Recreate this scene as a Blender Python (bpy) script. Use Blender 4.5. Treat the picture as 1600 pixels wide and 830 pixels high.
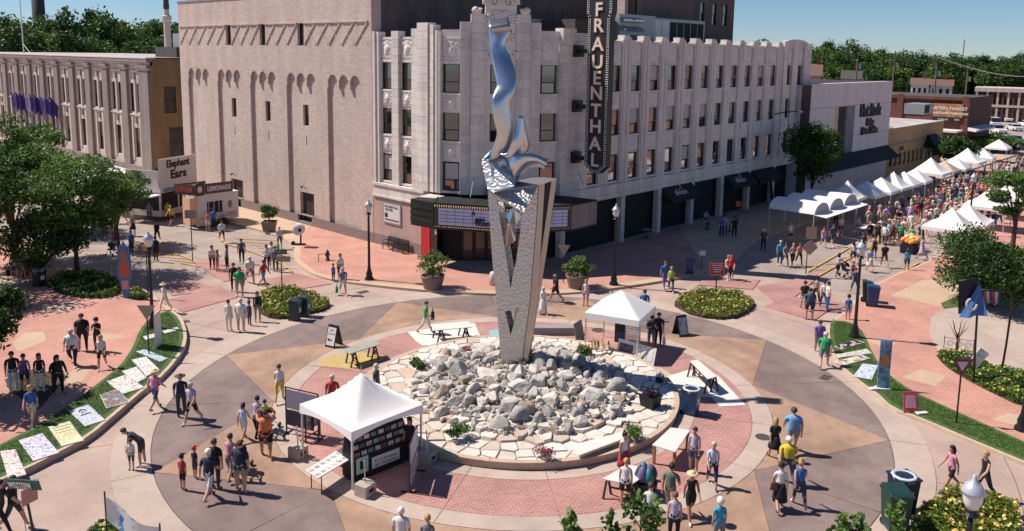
import bpy, bmesh, math, random
import numpy as np
from math import sin, cos, pi, radians, hypot, atan2, sqrt
from mathutils import Vector, Matrix, noise

for o in list(bpy.data.objects): bpy.data.objects.remove(o)
scene = bpy.context.scene
COL = scene.collection
rnd = random.Random(7)

# ------------------------------------------------------------------ camera
FPX, CY = 1284.14, 276.17                 # focal length and principal row, for a 1600 x 830 frame
YAW, PITCH, ROLL, EYE = radians(43.193), radians(8.4625), radians(-0.8146), 15.0
_F = Vector((cos(YAW)*cos(PITCH), sin(YAW)*cos(PITCH), -sin(PITCH)))
_r = Vector((sin(YAW), -cos(YAW), 0)); _d = _F.cross(_r)
RGT = cos(ROLL)*_r + sin(ROLL)*_d
DWN = -sin(ROLL)*_r + cos(ROLL)*_d
cam = bpy.data.cameras.new('camera'); cam_o = bpy.data.objects.new('camera', cam); COL.objects.link(cam_o)
cam.sensor_fit = 'HORIZONTAL'; cam.sensor_width = 36; cam.lens = FPX/1600*36
cam.shift_y = -(415-CY)/1600
cam.clip_start = 0.5; cam.clip_end = 4000
m3 = Matrix((RGT, -DWN, -_F)).transposed()
cam_o.matrix_world = Matrix.Translation((0, 0, EYE)) @ m3.to_4x4()
scene.camera = cam_o

# ------------------------------------------------------------------ sky, sun, exposure
SUN_AZ, SUN_EL = radians(119), radians(52.5)       # direction towards the sun, from +X
world = bpy.data.worlds.new('World'); scene.world = world; world.use_nodes = True
wn = world.node_tree.nodes; wl = world.node_tree.links
bg = wn['Background']; sky = wn.new('ShaderNodeTexSky'); sky.sky_type = 'NISHITA'; sky.sun_disc = False
sky.sun_elevation = SUN_EL; sky.sun_rotation = pi/2 - SUN_AZ
sky.altitude = 0; sky.air_density = 0.85; sky.dust_density = 0.0; sky.ozone_density = 10.0
wl.new(sky.outputs[0], bg.inputs[0]); bg.inputs[1].default_value = 0.075
sl = bpy.data.lights.new('sun', 'SUN'); sl.energy = 5.0; sl.angle = radians(0.53); sl.color = (1.0, 0.93, 0.84)
sun = bpy.data.objects.new('sun', sl); COL.objects.link(sun)
sd = Vector((cos(SUN_AZ)*cos(SUN_EL), sin(SUN_AZ)*cos(SUN_EL), sin(SUN_EL)))
sun.rotation_euler = sd.to_track_quat('Z', 'Y').to_euler(); sun.location = (0, 60, 80)
vs = scene.view_settings; vs.view_transform = 'Standard'; vs.look = 'None'; vs.exposure = 0.35; vs.gamma = 1
vs.use_curve_mapping = False
scene.render.engine = 'CYCLES'
scene.cycles.max_bounces = 6; scene.cycles.diffuse_bounces = 3; scene.cycles.glossy_bounces = 3
scene.cycles.transmission_bounces = 4; scene.cycles.transparent_max_bounces = 6
scene.cycles.use_denoising = True

# ------------------------------------------------------------------ helpers
def ray(px, py):
    return RGT*((px-800)/FPX) + DWN*((py-CY)/FPX) + _F
def G(px, py, z=0.0):                     # where the sight line of a photo point meets the level z
    d = ray(px, py); t = (z-EYE)/d.z
    return Vector((d.x*t, d.y*t, z))
def GX(px, py, X):
    d = ray(px, py); t = X/d.x; return Vector((X, d.y*t, EYE+d.z*t))
def GY(px, py, Y):
    d = ray(px, py); t = Y/d.y; return Vector((d.x*t, Y, EYE+d.z*t))
VH = Vector((cos(YAW), sin(YAW), 0)); VR = Vector((sin(YAW), -cos(YAW), 0))   # horizontal view heading and its right
def AT(px, py, base, dd=0.0):             # point of the upright plane through base that faces the camera heading
    d = ray(px, py); k = base.dot(VH)+dd; t = k/(d.x*VH.x+d.y*VH.y)
    return Vector((d.x*t, d.y*t, EYE+d.z*t))
def c3(h):
    if isinstance(h, str):
        h = h.lstrip('#'); h = [int(h[i:i+2], 16) for i in (0, 2, 4)]
    r = [x/255 for x in h]
    return tuple(x/12.92 if x <= .04045 else ((x+.055)/1.055)**2.4 for x in r)
MATS = {}
def mat(name, col, rough=.8, var=.0, vscale=2.0, bump=0., bscale=20., metal=0., col2=None, emit=0., spec=.5, alpha=None, obj=False, trans=0., stain=0.):
    if name in MATS: return MATS[name]
    m = bpy.data.materials.new(name); m.use_nodes = True; nt = m.node_tree; N = nt.nodes; L = nt.links
    b = N['Principled BSDF']; c = c3(col)
    b.inputs['Base Color'].default_value = (*c, 1); b.inputs['Roughness'].default_value = rough
    b.inputs['Metallic'].default_value = metal; b.inputs['Specular IOR Level'].default_value = spec
    if trans: b.inputs['Transmission Weight'].default_value = trans
    if emit: b.inputs['Emission Color'].default_value = (*c, 1); b.inputs['Emission Strength'].default_value = emit
    if var or col2 or bump or stain:
        g = N.new('ShaderNodeNewGeometry') if not obj else N.new('ShaderNodeTexCoord')
        P = g.outputs['Position'] if not obj else g.outputs['Object']
        if var or col2:
            n = N.new('ShaderNodeTexNoise'); n.inputs['Scale'].default_value = vscale; n.inputs['Detail'].default_value = 5; n.inputs['Roughness'].default_value = .62
            L.new(P, n.inputs['Vector'])
            r = N.new('ShaderNodeValToRGB'); L.new(n.outputs['Fac'], r.inputs[0])
            a = tuple(max(0, x*(1-var)) for x in c); d = c3(col2) if col2 else tuple(min(1, x*(1+var)) for x in c)
            r.color_ramp.elements[0].color = (*a, 1); r.color_ramp.elements[1].color = (*d, 1)
            r.color_ramp.elements[0].position = .3; r.color_ramp.elements[1].position = .7
            out = r.outputs[0]
            if stain:
                n2 = N.new('ShaderNodeTexNoise'); n2.inputs['Scale'].default_value = .35; n2.inputs['Detail'].default_value = 6; n2.inputs['Distortion'].default_value = .6
                if any(q in name for q in ('terracotta', 'limestone', 'panel', 'stucco', 'pilaster', 'stone', 'wall')):   # rain streaks run down walls
                    mp = N.new('ShaderNodeMapping'); mp.inputs['Scale'].default_value = (3.2, 3.2, .35); L.new(P, mp.inputs[0]); L.new(mp.outputs[0], n2.inputs['Vector'])
                else: L.new(P, n2.inputs['Vector'])
                r2 = N.new('ShaderNodeValToRGB'); L.new(n2.outputs['Fac'], r2.inputs[0])
                r2.color_ramp.elements[0].position = .35; r2.color_ramp.elements[1].position = .62
                k = 1-stain; r2.color_ramp.elements[0].color = (k, k, k, 1); r2.color_ramp.elements[1].color = (1, 1, 1, 1)
                mx = N.new('ShaderNodeMix'); mx.data_type = 'RGBA'; mx.blend_type = 'MULTIPLY'; mx.inputs[0].default_value = 1
                L.new(out, mx.inputs[6]); L.new(r2.outputs[0], mx.inputs[7]); out = mx.outputs[2]
                n3 = N.new('ShaderNodeTexNoise'); n3.inputs['Scale'].default_value = 7.0; n3.inputs['Detail'].default_value = 3; L.new(P, n3.inputs['Vector'])   # gum, drips and scuffs
                r3 = N.new('ShaderNodeValToRGB'); L.new(n3.outputs['Fac'], r3.inputs[0]); r3.color_ramp.elements[0].position = .60; r3.color_ramp.elements[1].position = .70
                r3.color_ramp.elements[0].color = (1, 1, 1, 1); k = 1-stain*.9; r3.color_ramp.elements[1].color = (k, k, k, 1)
                mx2 = N.new('ShaderNodeMix'); mx2.data_type = 'RGBA'; mx2.blend_type = 'MULTIPLY'; mx2.inputs[0].default_value = 1
                L.new(out, mx2.inputs[6]); L.new(r3.outputs[0], mx2.inputs[7]); out = mx2.outputs[2]
            L.new(out, b.inputs['Base Color'])
        if bump:
            n = N.new('ShaderNodeTexNoise'); n.inputs['Scale'].default_value = bscale; n.inputs['Detail'].default_value = 4
            L.new(P, n.inputs['Vector'])
            bp = N.new('ShaderNodeBump'); bp.inputs['Strength'].default_value = bump; bp.inputs['Distance'].default_value = .05
            L.new(n.outputs['Fac'], bp.inputs['Height']); L.new(bp.outputs[0], b.inputs['Normal'])
    MATS[name] = m
    return m
def brickmat(name, c1, c2, mortar, bw, bh, axis='XZ', rough=.85, msize=.012, stain=.12, rot=0., bump=.3):
    m = bpy.data.materials.new(name); m.use_nodes = True; nt = m.node_tree; N = nt.nodes; L = nt.links; b = N['Principled BSDF']
    b.inputs['Roughness'].default_value = rough
    g = N.new('ShaderNodeNewGeometry'); sp = N.new('ShaderNodeSeparateXYZ'); L.new(g.outputs['Position'], sp.inputs[0])
    cb = N.new('ShaderNodeCombineXYZ')
    if axis == 'D':                         # upright faces of any heading: run along x - y
        mm = N.new('ShaderNodeMath'); mm.operation = 'SUBTRACT'; L.new(sp.outputs[0], mm.inputs[0]); L.new(sp.outputs[1], mm.inputs[1]); L.new(mm.outputs[0], cb.inputs[0]); L.new(sp.outputs[2], cb.inputs[1])
    else:
        L.new(sp.outputs['XYZ'.index(axis[0])], cb.inputs[0]); L.new(sp.outputs['XYZ'.index(axis[1])], cb.inputs[1])
    v = cb.outputs[0]
    if rot:
        mp = N.new('ShaderNodeMapping'); mp.inputs['Rotation'].default_value = (0, 0, rot); L.new(v, mp.inputs[0]); v = mp.outputs[0]
    t = N.new('ShaderNodeTexBrick'); L.new(v, t.inputs['Vector']); t.inputs['Scale'].default_value = 1
    t.inputs['Color1'].default_value = (*c3(c1), 1); t.inputs['Color2'].default_value = (*c3(c2), 1); t.inputs['Mortar'].default_value = (*c3(mortar), 1)
    t.inputs['Brick Width'].default_value = bw; t.inputs['Row Height'].default_value = bh; t.inputs['Mortar Size'].default_value = msize
    n = N.new('ShaderNodeTexNoise'); n.inputs['Scale'].default_value = .5; n.inputs['Detail'].default_value = 7
    mq_ = N.new('ShaderNodeMapping'); mq_.inputs['Scale'].default_value = (1, 1, 1) if axis == 'XY' else (1.6, 1.6, .3); L.new(g.outputs['Position'], mq_.inputs[0]); L.new(mq_.outputs[0], n.inputs['Vector'])
    r = N.new('ShaderNodeValToRGB'); L.new(n.outputs['Fac'], r.inputs[0]); r.color_ramp.elements[0].position = .35; r.color_ramp.elements[1].position = .65
    r.color_ramp.elements[0].color = (1-stain,)*3+(1,); r.color_ramp.elements[1].color = (1+stain*.3,)*3+(1,)
    mx = N.new('ShaderNodeMix'); mx.data_type = 'RGBA'; mx.blend_type = 'MULTIPLY'; mx.inputs[0].default_value = 1
    L.new(t.outputs['Color'], mx.inputs[6]); L.new(r.outputs[0], mx.inputs[7]); L.new(mx.outputs[2], b.inputs['Base Color'])
    bp = N.new('ShaderNodeBump'); bp.inputs['Strength'].default_value = bump; bp.inputs['Distance'].default_value = .01; bp.invert = True
    L.new(t.outputs['Fac'], bp.inputs['Height']); L.new(bp.outputs[0], b.inputs['Normal'])
    MATS[name] = m
    return m

class MB:                                  # a mesh being collected
    def __init__(s): s.v = []; s.f = []; s.m = []
    def add(s, vs, fs, mi=0):
        k = len(s.v); s.v += [tuple(v) for v in vs]; s.f += [tuple(i+k for i in f) for f in fs]; s.m += [mi]*len(fs); return s
    def box(s, x0, x1, y0, y1, z0, z1, mi=0):
        return s.add([(x0,y0,z0),(x1,y0,z0),(x1,y1,z0),(x0,y1,z0),(x0,y0,z1),(x1,y0,z1),(x1,y1,z1),(x0,y1,z1)],
                     [(0,3,2,1),(4,5,6,7),(0,1,5,4),(1,2,6,5),(2,3,7,6),(3,0,4,7)], mi)
    def hexa(s, pts, mi=0):                # 8 points: bottom ring then top ring
        return s.add(pts, [(0,3,2,1),(4,5,6,7),(0,1,5,4),(1,2,6,5),(2,3,7,6),(3,0,4,7)], mi)
    def prism(s, poly, z0, z1, mi=0, top=None):
        n = len(poly); a = sum(poly[i][0]*poly[(i+1)%n][1]-poly[(i+1)%n][0]*poly[i][1] for i in range(n))
        if a < 0: poly = poly[::-1]
        t = poly if top is None else (top if a >= 0 else top[::-1])
        return s.add([(p[0],p[1],z0) for p in poly]+[(p[0],p[1],z1) for p in t],
                     [tuple(range(n))[::-1], tuple(range(n,2*n))]+[(i,(i+1)%n,n+(i+1)%n,n+i) for i in range(n)], mi)
    def tube(s, pts, r, n=6, mi=0, cap=True):
        pts = [Vector(p) for p in pts]; R = r if isinstance(r, (list, tuple)) else [r]*len(pts)
        k = len(s.v); up = None
        for i, p in enumerate(pts):
            d = (pts[min(i+1,len(pts)-1)]-pts[max(i-1,0)]).normalized()
            if up is None or abs(up.dot(d)) > .98: up = Vector((0,0,1)) if abs(d.z) < .9 else Vector((1,0,0))
            a = d.cross(up).normalized(); b = a.cross(d).normalized(); up = b
            for j in range(n):
                t = 2*pi*j/n; s.v.append(tuple(p+(a*cos(t)+b*sin(t))*R[i]))
        for i in range(len(pts)-1):
            for j in range(n):
                s.f.append((k+i*n+j, k+i*n+(j+1)%n, k+(i+1)*n+(j+1)%n, k+(i+1)*n+j)); s.m.append(mi)
        if cap:
            s.f.append(tuple(k+j for j in range(n))[::-1]); s.f.append(tuple(k+(len(pts)-1)*n+j for j in range(n))); s.m += [mi, mi]
        return s
    def lathe(s, prof, c=(0,0,0), n=12, mi=0):
        k = len(s.v)
        for r, z in prof:
            for j in range(n): t = 2*pi*j/n; s.v.append((c[0]+r*cos(t), c[1]+r*sin(t), c[2]+z))
        for i in range(len(prof)-1):
            for j in range(n): s.f.append((k+i*n+j, k+i*n+(j+1)%n, k+(i+1)*n+(j+1)%n, k+(i+1)*n+j)); s.m.append(mi)
        s.f.append(tuple(k+j for j in range(n))[::-1]); s.f.append(tuple(k+(len(prof)-1)*n+j for j in range(n))); s.m += [mi, mi]
        return s
    def beam(s, a, b, w, h, mi=0):         # rectangular bar between two points
        a, b = Vector(a), Vector(b); d = (b-a).normalized(); up = Vector((0,0,1)) if abs(d.z) < .95 else Vector((1,0,0))
        x = d.cross(up).normalized()*w/2; y = x.cross(d).normalized()*h/2
        return s.hexa([a-x-y, a+x-y, a+x+y, a-x+y, b-x-y, b+x-y, b+x+y, b-x+y], mi)
    def mesh(s, name, mats, smooth=False, bevel=0):
        me = bpy.data.meshes.new(name); me.from_pydata(s.v, [], s.f)
        for m in (mats if isinstance(mats, (list, tuple)) else [mats]): me.materials.append(m)
        if any(s.m): me.polygons.foreach_set('material_index', s.m)
        if smooth: me.polygons.foreach_set('use_smooth', [True]*len(s.f))
        return me
    def build(s, name, mats, parent=None, smooth=False, bevel=0, **tags):
        o = bpy.data.objects.new(name, s.mesh(name, mats, smooth)); COL.objects.link(o)
        if parent: o.parent = parent
        if bevel:
            bv = o.modifiers.new('bevel', 'BEVEL'); bv.width = bevel; bv.segments = 2; bv.limit_method = 'ANGLE'
        for k, v in tags.items():
            if v is not None: o[k] = v
        return o
def thing(name, label, category, loc=(0,0,0), rz=0., group=None, scale=1.):
    o = bpy.data.objects.new(name, None); COL.objects.link(o); o.location = loc; o.rotation_euler = (0,0,rz); o.scale = (scale,)*3
    o['label'] = label; o['category'] = category; o.empty_display_size = .2
    if group: o['group'] = group
    return o
def tag(o, label, category, group=None, kind=None):
    o['label'] = label; o['category'] = category
    if group: o['group'] = group
    if kind: o['kind'] = kind
    return o
def struct(o): o['kind'] = 'structure'; return o
def dup(root, loc=None, rz=None, label=None, group=None, scale=None):
    r = root.copy(); COL.objects.link(r)
    if loc is not None: r.location = loc
    if rz is not None: r.rotation_euler = (0,0,rz)
    if scale is not None: r.scale = (scale,)*3
    if label: r['label'] = label
    if group: r['group'] = group
    for ch in root.children:
        c = ch.copy(); COL.objects.link(c); c.parent = r
        for g2 in ch.children:
            d = g2.copy(); COL.objects.link(d); d.parent = c
    return r
def inst(name, me, parent=None, loc=(0,0,0), rot=(0,0,0), sc=(1,1,1)):
    o = bpy.data.objects.new(name, me); COL.objects.link(o); o.location = loc; o.rotation_euler = rot; o.scale = sc
    if parent: o.parent = parent
    return o
FONT = None
def text(name, s, size, mat_, parent, M, depth=.02, align='CENTER', sx=1.0, bold=0.):
    cu = bpy.data.curves.new(name, 'FONT'); cu.body = s; cu.size = size; cu.extrude = depth; cu.align_x = align; cu.align_y = 'CENTER'; cu.offset = bold
    cu.resolution_u = 3
    o = bpy.data.objects.new(name, cu); COL.objects.link(o)
    dg = bpy.context.evaluated_depsgraph_get(); me = bpy.data.meshes.new_from_object(o.evaluated_get(dg)); bpy.data.objects.remove(o)
    me.name = name; me.materials.clear(); me.materials.append(mat_)
    t = bpy.data.objects.new(name, me); COL.objects.link(t); t.parent = parent; t.matrix_local = M @ Matrix.Diagonal((sx,1,1,1))
    return t
def frame(o, x, y):                        # matrix with axes x (reading direction), y (up), z = x cross y, at o
    x = Vector(x).normalized(); y = Vector(y).normalized(); z = x.cross(y)
    m = Matrix((x, y, z)).transposed().to_4x4(); m.translation = Vector(o); return m
# ------------------------------------------------------------------ ground, roads, pavements
CX, CYY = 25.9, 23.56                      # middle of the roundabout
def PX(l, z=0.): return [tuple(G(a, b, z)[:2]) for a, b in l]
def polar(r, a): return (CX+r*cos(radians(a)), CYY+r*sin(radians(a)))
M_road = mat('road_concrete', '#b0988b', .9, .10, .8, .15, 30, stain=.16)
M_street = mat('street_concrete', '#a39289', .9, .12, .6, .15, 30, stain=.2)
M_tan = mat('tan_concrete', '#a88872', .9, .13, 1.4, .2, 40, stain=.24)
M_grey = mat('mauve_concrete', '#87736d', .9, .14, 1.4, .2, 40, stain=.25)
M_band = mat('pale_concrete', '#b5a194', .9, .08, 1.6, .15, 40, stain=.14)
M_kerb = mat('kerb_concrete', '#bda591', .9, .10, 2.5, .2, 40)
M_ring = brickmat('red_ring_brick', '#ae7c73', '#a06c63', '#bd9d92', .24, .12, 'XY', rot=.6, stain=.2, msize=.011)
M_plaza = brickmat('plaza_red_brick', '#be8676', '#b07867', '#c7a394', .24, .12, 'XY', rot=.785, stain=.17, msize=.01)
M_cross = brickmat('crosswalk_brick', '#ae8078', '#a4756d', '#ae8d84', .2, .1, 'XY', stain=.2, msize=.006)
M_sand = mat('sand_paving', '#bda289', .9, .07, 2, .1, 40, stain=.1)
M_joint = mat('dark_joint', '#5f5350', .95)
def tyre_wear(m):                          # rubber polished into the two wheel tracks of the circulating lane
    nt = m.node_tree; N = nt.nodes; L = nt.links; b = N['Principled BSDF']; src = b.inputs['Base Color'].links[0].from_socket
    g_ = N.new('ShaderNodeNewGeometry'); d = N.new('ShaderNodeVectorMath'); d.operation = 'DISTANCE'; d.inputs[1].default_value = (CX, CYY, 0); L.new(g_.outputs['Position'], d.inputs[0])
    n = N.new('ShaderNodeTexNoise'); n.inputs['Scale'].default_value = .5; n.inputs['Detail'].default_value = 6; L.new(g_.outputs['Position'], n.inputs['Vector'])
    a = N.new('ShaderNodeMath'); a.operation = 'MULTIPLY_ADD'; L.new(n.outputs['Fac'], a.inputs[0]); a.inputs[1].default_value = 1.1; L.new(d.outputs['Value'], a.inputs[2])
    mr = N.new('ShaderNodeMapRange'); mr.inputs[1].default_value = 10.5; mr.inputs[2].default_value = 16.0; L.new(a.outputs[0], mr.inputs[0])
    r = N.new('ShaderNodeValToRGB'); L.new(mr.outputs[0], r.inputs[0]); e = r.color_ramp.elements; e[0].color = e[1].color = (1, 1, 1, 1)
    for p, v in ((.22, 1), (.34, .86), (.46, .98), (.58, .86), (.72, 1)): q = e.new(p); q.color = (v, v, v*1.01, 1)
    mx = N.new('ShaderNodeMix'); mx.data_type = 'RGBA'; mx.blend_type = 'MULTIPLY'; mx.inputs[0].default_value = 1; L.new(src, mx.inputs[6]); L.new(r.outputs[0], mx.inputs[7]); L.new(mx.outputs[2], b.inputs['Base Color'])
tyre_wear(M_tan); tyre_wear(M_grey)
M_grass = mat('lawn', '#3c5626', .95, .35, 5, .5, 60, col2='#587236')
M_soil = mat('bed_soil', '#4a3a2c', .95, .3, 6, .4, 30)
M_yellow = mat('yellow_road_paint', '#c79a52', .8, .12, 4)
M_land = mat('town_ground', '#8b8178', .95, .2, .05)

g = MB(); g.add([(-600,-600,-.12),(1800,-600,-.12),(1800,1800,-.12),(-600,1800,-.12)], [(0,1,2,3)])
struct(g.build('ground', M_land))
g = MB(); g.prism([(-30,-30),(300,-30),(300,300),(-30,300)], -.3, -.06)
struct(g.build('street_surface', M_street))
# concrete apron of the junction round the circle
g = MB(); g.prism([polar(27, a) for a in range(0, 360, 6)], -.25, -.03)
junction = struct(g.build('road_apron', M_road))

# the circle: bands and eight-pointed star, every slab its own piece with an open joint
rbt = struct(MB().prism([polar(16.59, a) for a in range(0, 360, 3)], -.2, -.024).build('roundabout_road', M_joint))
def arcslab(r0, r1, a0, a1, z, n=6, gap=.012):
    g0 = math.degrees(gap/r0); g1 = math.degrees(gap/r1); r0 += gap; r1 -= gap
    inner = [polar(r0, a0+g0+(a1-a0-2*g0)*i/n) for i in range(n+1)]
    outer = [polar(r1, a0+g1+(a1-a0-2*g1)*i/n) for i in range(n+1)]
    return outer+inner[::-1]
for k in range(16):
    a = 5+22.5*k
    MB().prism(arcslab(9.95, 10.8, a, a+22.5, 0), -.1, 0).build('band_slab', M_band, rbt)
    MB().prism(arcslab(15.22, 16.6, a, a+22.5, 0), -.1, -.004).build('gutter_slab', M_band, rbt)
    MB().prism(arcslab(6.95, 7.62, a, a+22.5, 0), -.1, 0).build('apron_slab', M_band, rbt)
for k in range(8):
    a = 50+45*k
    MB().prism(arcslab(7.62, 9.95, a, a+45, 0, 10, .006), -.1, -.004).build('brick_ring_segment', M_ring, rbt)
    # tan point: base on the inner band, tip on the outer one (two slabs)
    tip = polar(15.2, a+22.5)
    for h in (0, 1):
        b0 = a+22.5*h; arc = [polar(10.815, b0+22.5*i/5) for i in range(6)]
        MB().prism(arc+[tip], -.1, 0).build('tan_slab', M_tan, rbt)
    # grey point
    tin = polar(10.83, a); q = 15.2
    for h in (0, 1):
        b0 = a-22.5+22.5*h
        arc = [polar(q, b0+.08+22.34*i/6) for i in range(7)]
        MB().prism(arc+[tin], -.1, -.002).build('grey_slab', M_grey, rbt)
# dark saw-cut joints that cross the slabs, open grooves laid as thin strips of dark filler
def strip(pa, pb, w, z, m, parent, name):
    a, b = Vector((*pa, 0)), Vector((*pb, 0)); d = (b-a).normalized(); n = Vector((-d.y, d.x, 0))*w/2
    return MB().prism([tuple((a-n)[:2]), tuple((b-n)[:2]), tuple((b+n)[:2]), tuple((a+n)[:2])], z-.02, z).build(name, m, parent)
for k in range(8):
    strip(polar(7.65, 50+45*k+22.5), polar(9.93, 50+45*k+22.5), .012, .003, M_joint, rbt, 'joint')
    strip(polar(16.6, 62+45*k), polar(24, 62+45*k), .02, -.026, M_joint, junction, 'joint')
for r in (19.2, 22.5):
    for k in range(24):
        pts = arcslab(r, r+.03, 15*k, 15*k+15, 0, 5, .001)
        MB().prism(pts, -.05, -.027).build('joint', M_joint, junction)

# ---- raised pavements with kerbs
def inset(poly, d):
    n = len(poly); A = sum(poly[i][0]*poly[(i+1)%n][1]-poly[(i+1)%n][0]*poly[i][1] for i in range(n)); s = 1 if A > 0 else -1
    out = []
    for i in range(n):
        p0, p1, p2 = Vector(poly[i-1]), Vector(poly[i]), Vector(poly[(i+1)%n])
        e1 = (p1-p0).normalized(); e2 = (p2-p1).normalized()
        n1 = Vector((-e1.y, e1.x))*s; n2 = Vector((-e2.y, e2.x))*s
        b = (n1+n2); L = b.length
        b = b/L if L > 1e-4 else n1
        out.append(tuple(p1+b*d/max(.4, b.dot(n1))))
    return out
def smoothline(pts, it=2):
    for _ in range(it):
        o = [pts[0]]
        for i in range(len(pts)-1):
            p, q = pts[i], pts[i+1]
            o += [(p[0]*.75+q[0]*.25, p[1]*.75+q[1]*.25), (p[0]*.25+q[0]*.75, p[1]*.25+q[1]*.75)]
        pts = o+[pts[-1]]
    return pts
def kerbline(pts, parent, w=.17, z1=.125, joint=2.4):      # kerb stones along an open line, set to its left
    acc = [[pts[0]]]; L = 0
    for a, b in zip(pts, pts[1:]):
        L += hypot(b[0]-a[0], b[1]-a[1]); acc[-1].append(b)
        if L > joint: acc.append([b]); L = 0
    for seg in acc:
        if len(seg) < 2: continue
        nn = []
        for i, p in enumerate(seg):
            a = seg[max(i-1, 0)]; b = seg[min(i+1, len(seg)-1)]; d = Vector((b[0]-a[0], b[1]-a[1])).normalized()
            nn.append((p[0]-d.y*w, p[1]+d.x*w))
        MB().prism(list(seg)+nn[::-1], -.15, z1).build('kerb_stone', M_kerb, parent)

Z_PAVE = .12
# corner pavement in front of the theatre: kerb traced along the ground, then behind it to the house fronts
kc = smoothline(PX([(372,353),(410,362),(444,374),(460,388),(457,406),(480,428),(518,440),(590,449),(660,456),(730,461),(820,463),(907,460),(1000,447),(1060,437),(1106,425),(1145,411),(1171,385),(1184,374)]))
xl = kc[0][0]; yr = kc[-1][1]
kfull = [(xl, 170)]+kc+[(190, yr)]
corner = struct(MB().prism(kfull+[(190, 60), (60, 60), (60, 170)], -.2, Z_PAVE).build('corner_pavement', M_sand))
kerbline(kfull, corner, w=-.0001 or .17)
red = PX([(468,362),(470,392),(468,405),(492,424),(525,434),(590,441),(660,447),(740,453),(820,454),(905,451),(1000,438),(1060,428),(1100,418)], .124)
MB().prism(red+[(62, 37.9), (38.8, 37.9), (38.8, 60)], .05, .1245).build('red_brick_paving', M_plaza, corner)

# left pavement and its lawn verge
vin = smoothline(PX([(-90,752),(0,704),(58,674),(116,636),(171,593),(190,577),(209,548),(217,524),(236,500),(262,492)]), 1)
vout = smoothline(PX([(266,492),(280,503),(288,528),(283,552),(254,590),(222,614),(180,650),(131,692),(90,712),(42,738),(-100,800)]), 1)
lk = PX([(264,489),(240,470),(222,456)])
lx = lk[-1][0]
left_poly = vin+lk[0:]+[(lx-1.2, lk[-1][1]+3), (lx-1.5, 170), (-30, 170), (-30, vin[0][1])]
leftp = struct(MB().prism(left_poly, -.2, Z_PAVE).build('west_pavement', M_plaza))
verge_l = struct(MB().prism(vin+vout, -.1, .235).build('lawn_verge', M_grass))
kerbline(vout, verge_l, z1=.23)
kerbline(vin[::-1], verge_l, w=.3, z1=.21)
kerbline([(lx-1.5, 170), (lx-1.2, lk[-1][1]+3)]+lk[::-1], leftp)
# right pavement and verge
rin = smoothline(PX([(1302,504),(1326,506),(1344,516),(1352,530),(1360,549),(1372,571),(1389,590),(1424,615),(1500,650),(1600,695),(1700,740)]), 1)
rout = smoothline(PX([(1700,765),(1600,725),(1500,683),(1445,659),(1393,640),(1373,619),(1342,598),(1315,574),(1302,553),(1296,528),(1297,510)]), 1)
rk = PX([(1301,503),(1320,488),(1338,470),(1360,450),(1400,431),(1440,415)])
right_poly = rk[::-1]+rin+[(rin[-1][0], -30), (190, -30), (190, rk[-1][1]), ]
rightp = struct(MB().prism(right_poly, -.2, Z_PAVE).build('east_pavement', M_plaza))
verge_r = struct(MB().prism(rin+rout, -.1, .135).build('lawn_verge', M_grass))
kerbline(rout, verge_r)
kerbline(rin[::-1], verge_r, w=.3, z1=.128)
kerbline(rk+[(190, rk[-1][1])][0:], rightp, w=-.17)
def patch(px, z0, z1, m, name, parent):
    return MB().prism(PX(px, z1), z0, z1).build(name, m, parent)
# sand coloured diamonds let into the red brick, and the pale forecourt with beds at the right
zt = Z_PAVE+.004
for l in ([(64,477),(117,470),(123,482),(68,489)], [(20,535),(40,519),(68,518),(73,532),(50,541),(28,550)], [(136,527),(160,520),(195,526),(160,533)], [(100,590),(118,575),(142,578),(128,596),(108,604)], [(0,432),(30,430),(60,424),(55,440),(0,452)]):
    patch(l, .05, zt, M_sand, 'sand_paving', leftp)
for l in ([(1392,462),(1440,438),(1497,436),(1500,470),(1470,479)], [(1410,590),(1438,577),(1478,588),(1462,604),(1448,600)], [(1550,655),(1575,645),(1600,650),(1600,668)], [(1348,530),(1390,531),(1400,538),(1376,540)]):
    patch(l, .05, zt, M_sand, 'sand_paving', rightp)
patch([(1452,520),(1455,496),(1472,484),(1500,481),(1560,470),(1700,470),(1700,600),(1600,590),(1560,575),(1500,560),(1466,548)], .05, zt+.002, M_band, 'forecourt_paving', rightp)
patch([(1470,474),(1496,462),(1520,464),(1505,478),(1475,482)], .05, zt+.02, M_grass, 'lawn_patch', rightp)
# crosswalks and splitter surfaces
for zi, l in enumerate(([(257,470),(344,447),(372,464),(286,488)], [(408,437),(466,427),(520,443),(442,456)], [(268,462),(348,452),(300,438),(262,444)], [(300,408),(336,404),(404,428),(350,440)],
          [(1196,479),(1229,462),(1335,476),(1290,488),(1272,501)], [(1090,445),(1100,434),(1188,437),(1176,452)], [(1180,447),(1228,440),(1292,421),(1244,462),(1214,474)])):
    patch(l, -.1, .004+.003*zi, M_cross, 'crosswalk_paving', junction)
# painted gore and centre lines in both streets
def paint(l, w=.12, z=.03):
    p = PX(l, z)
    for a, b in zip(p, p[1:]): strip(a, b, w, z-.004, M_yellow, junction, 'yellow_line')
paint([(160,358),(200,372),(270,394),(312,410)]); paint([(175,352),(240,340)]); paint([(352,380),(400,395),(440,412),(456,424)]); paint([(345,372),(352,380)])
for i in range(5): paint([(366+i*12, 372+i*4.5), (430+i*7, 375+i*7)], .1)
paint([(1262,424),(1330,385),(1395,352),(1440,334)]); paint([(1280,430),(1345,393),(1400,363),(1440,345)])
for i in range(7): paint([(1272+i*17, 421-i*9), (1300+i*16, 420-i*9)], .1)
paint([(1370,447),(1400,429),(1436,410)], .14)
for i in range(6): paint([(200+i*16, 385+i*5), (262+i*10, 386+i*6)], .1)
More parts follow.
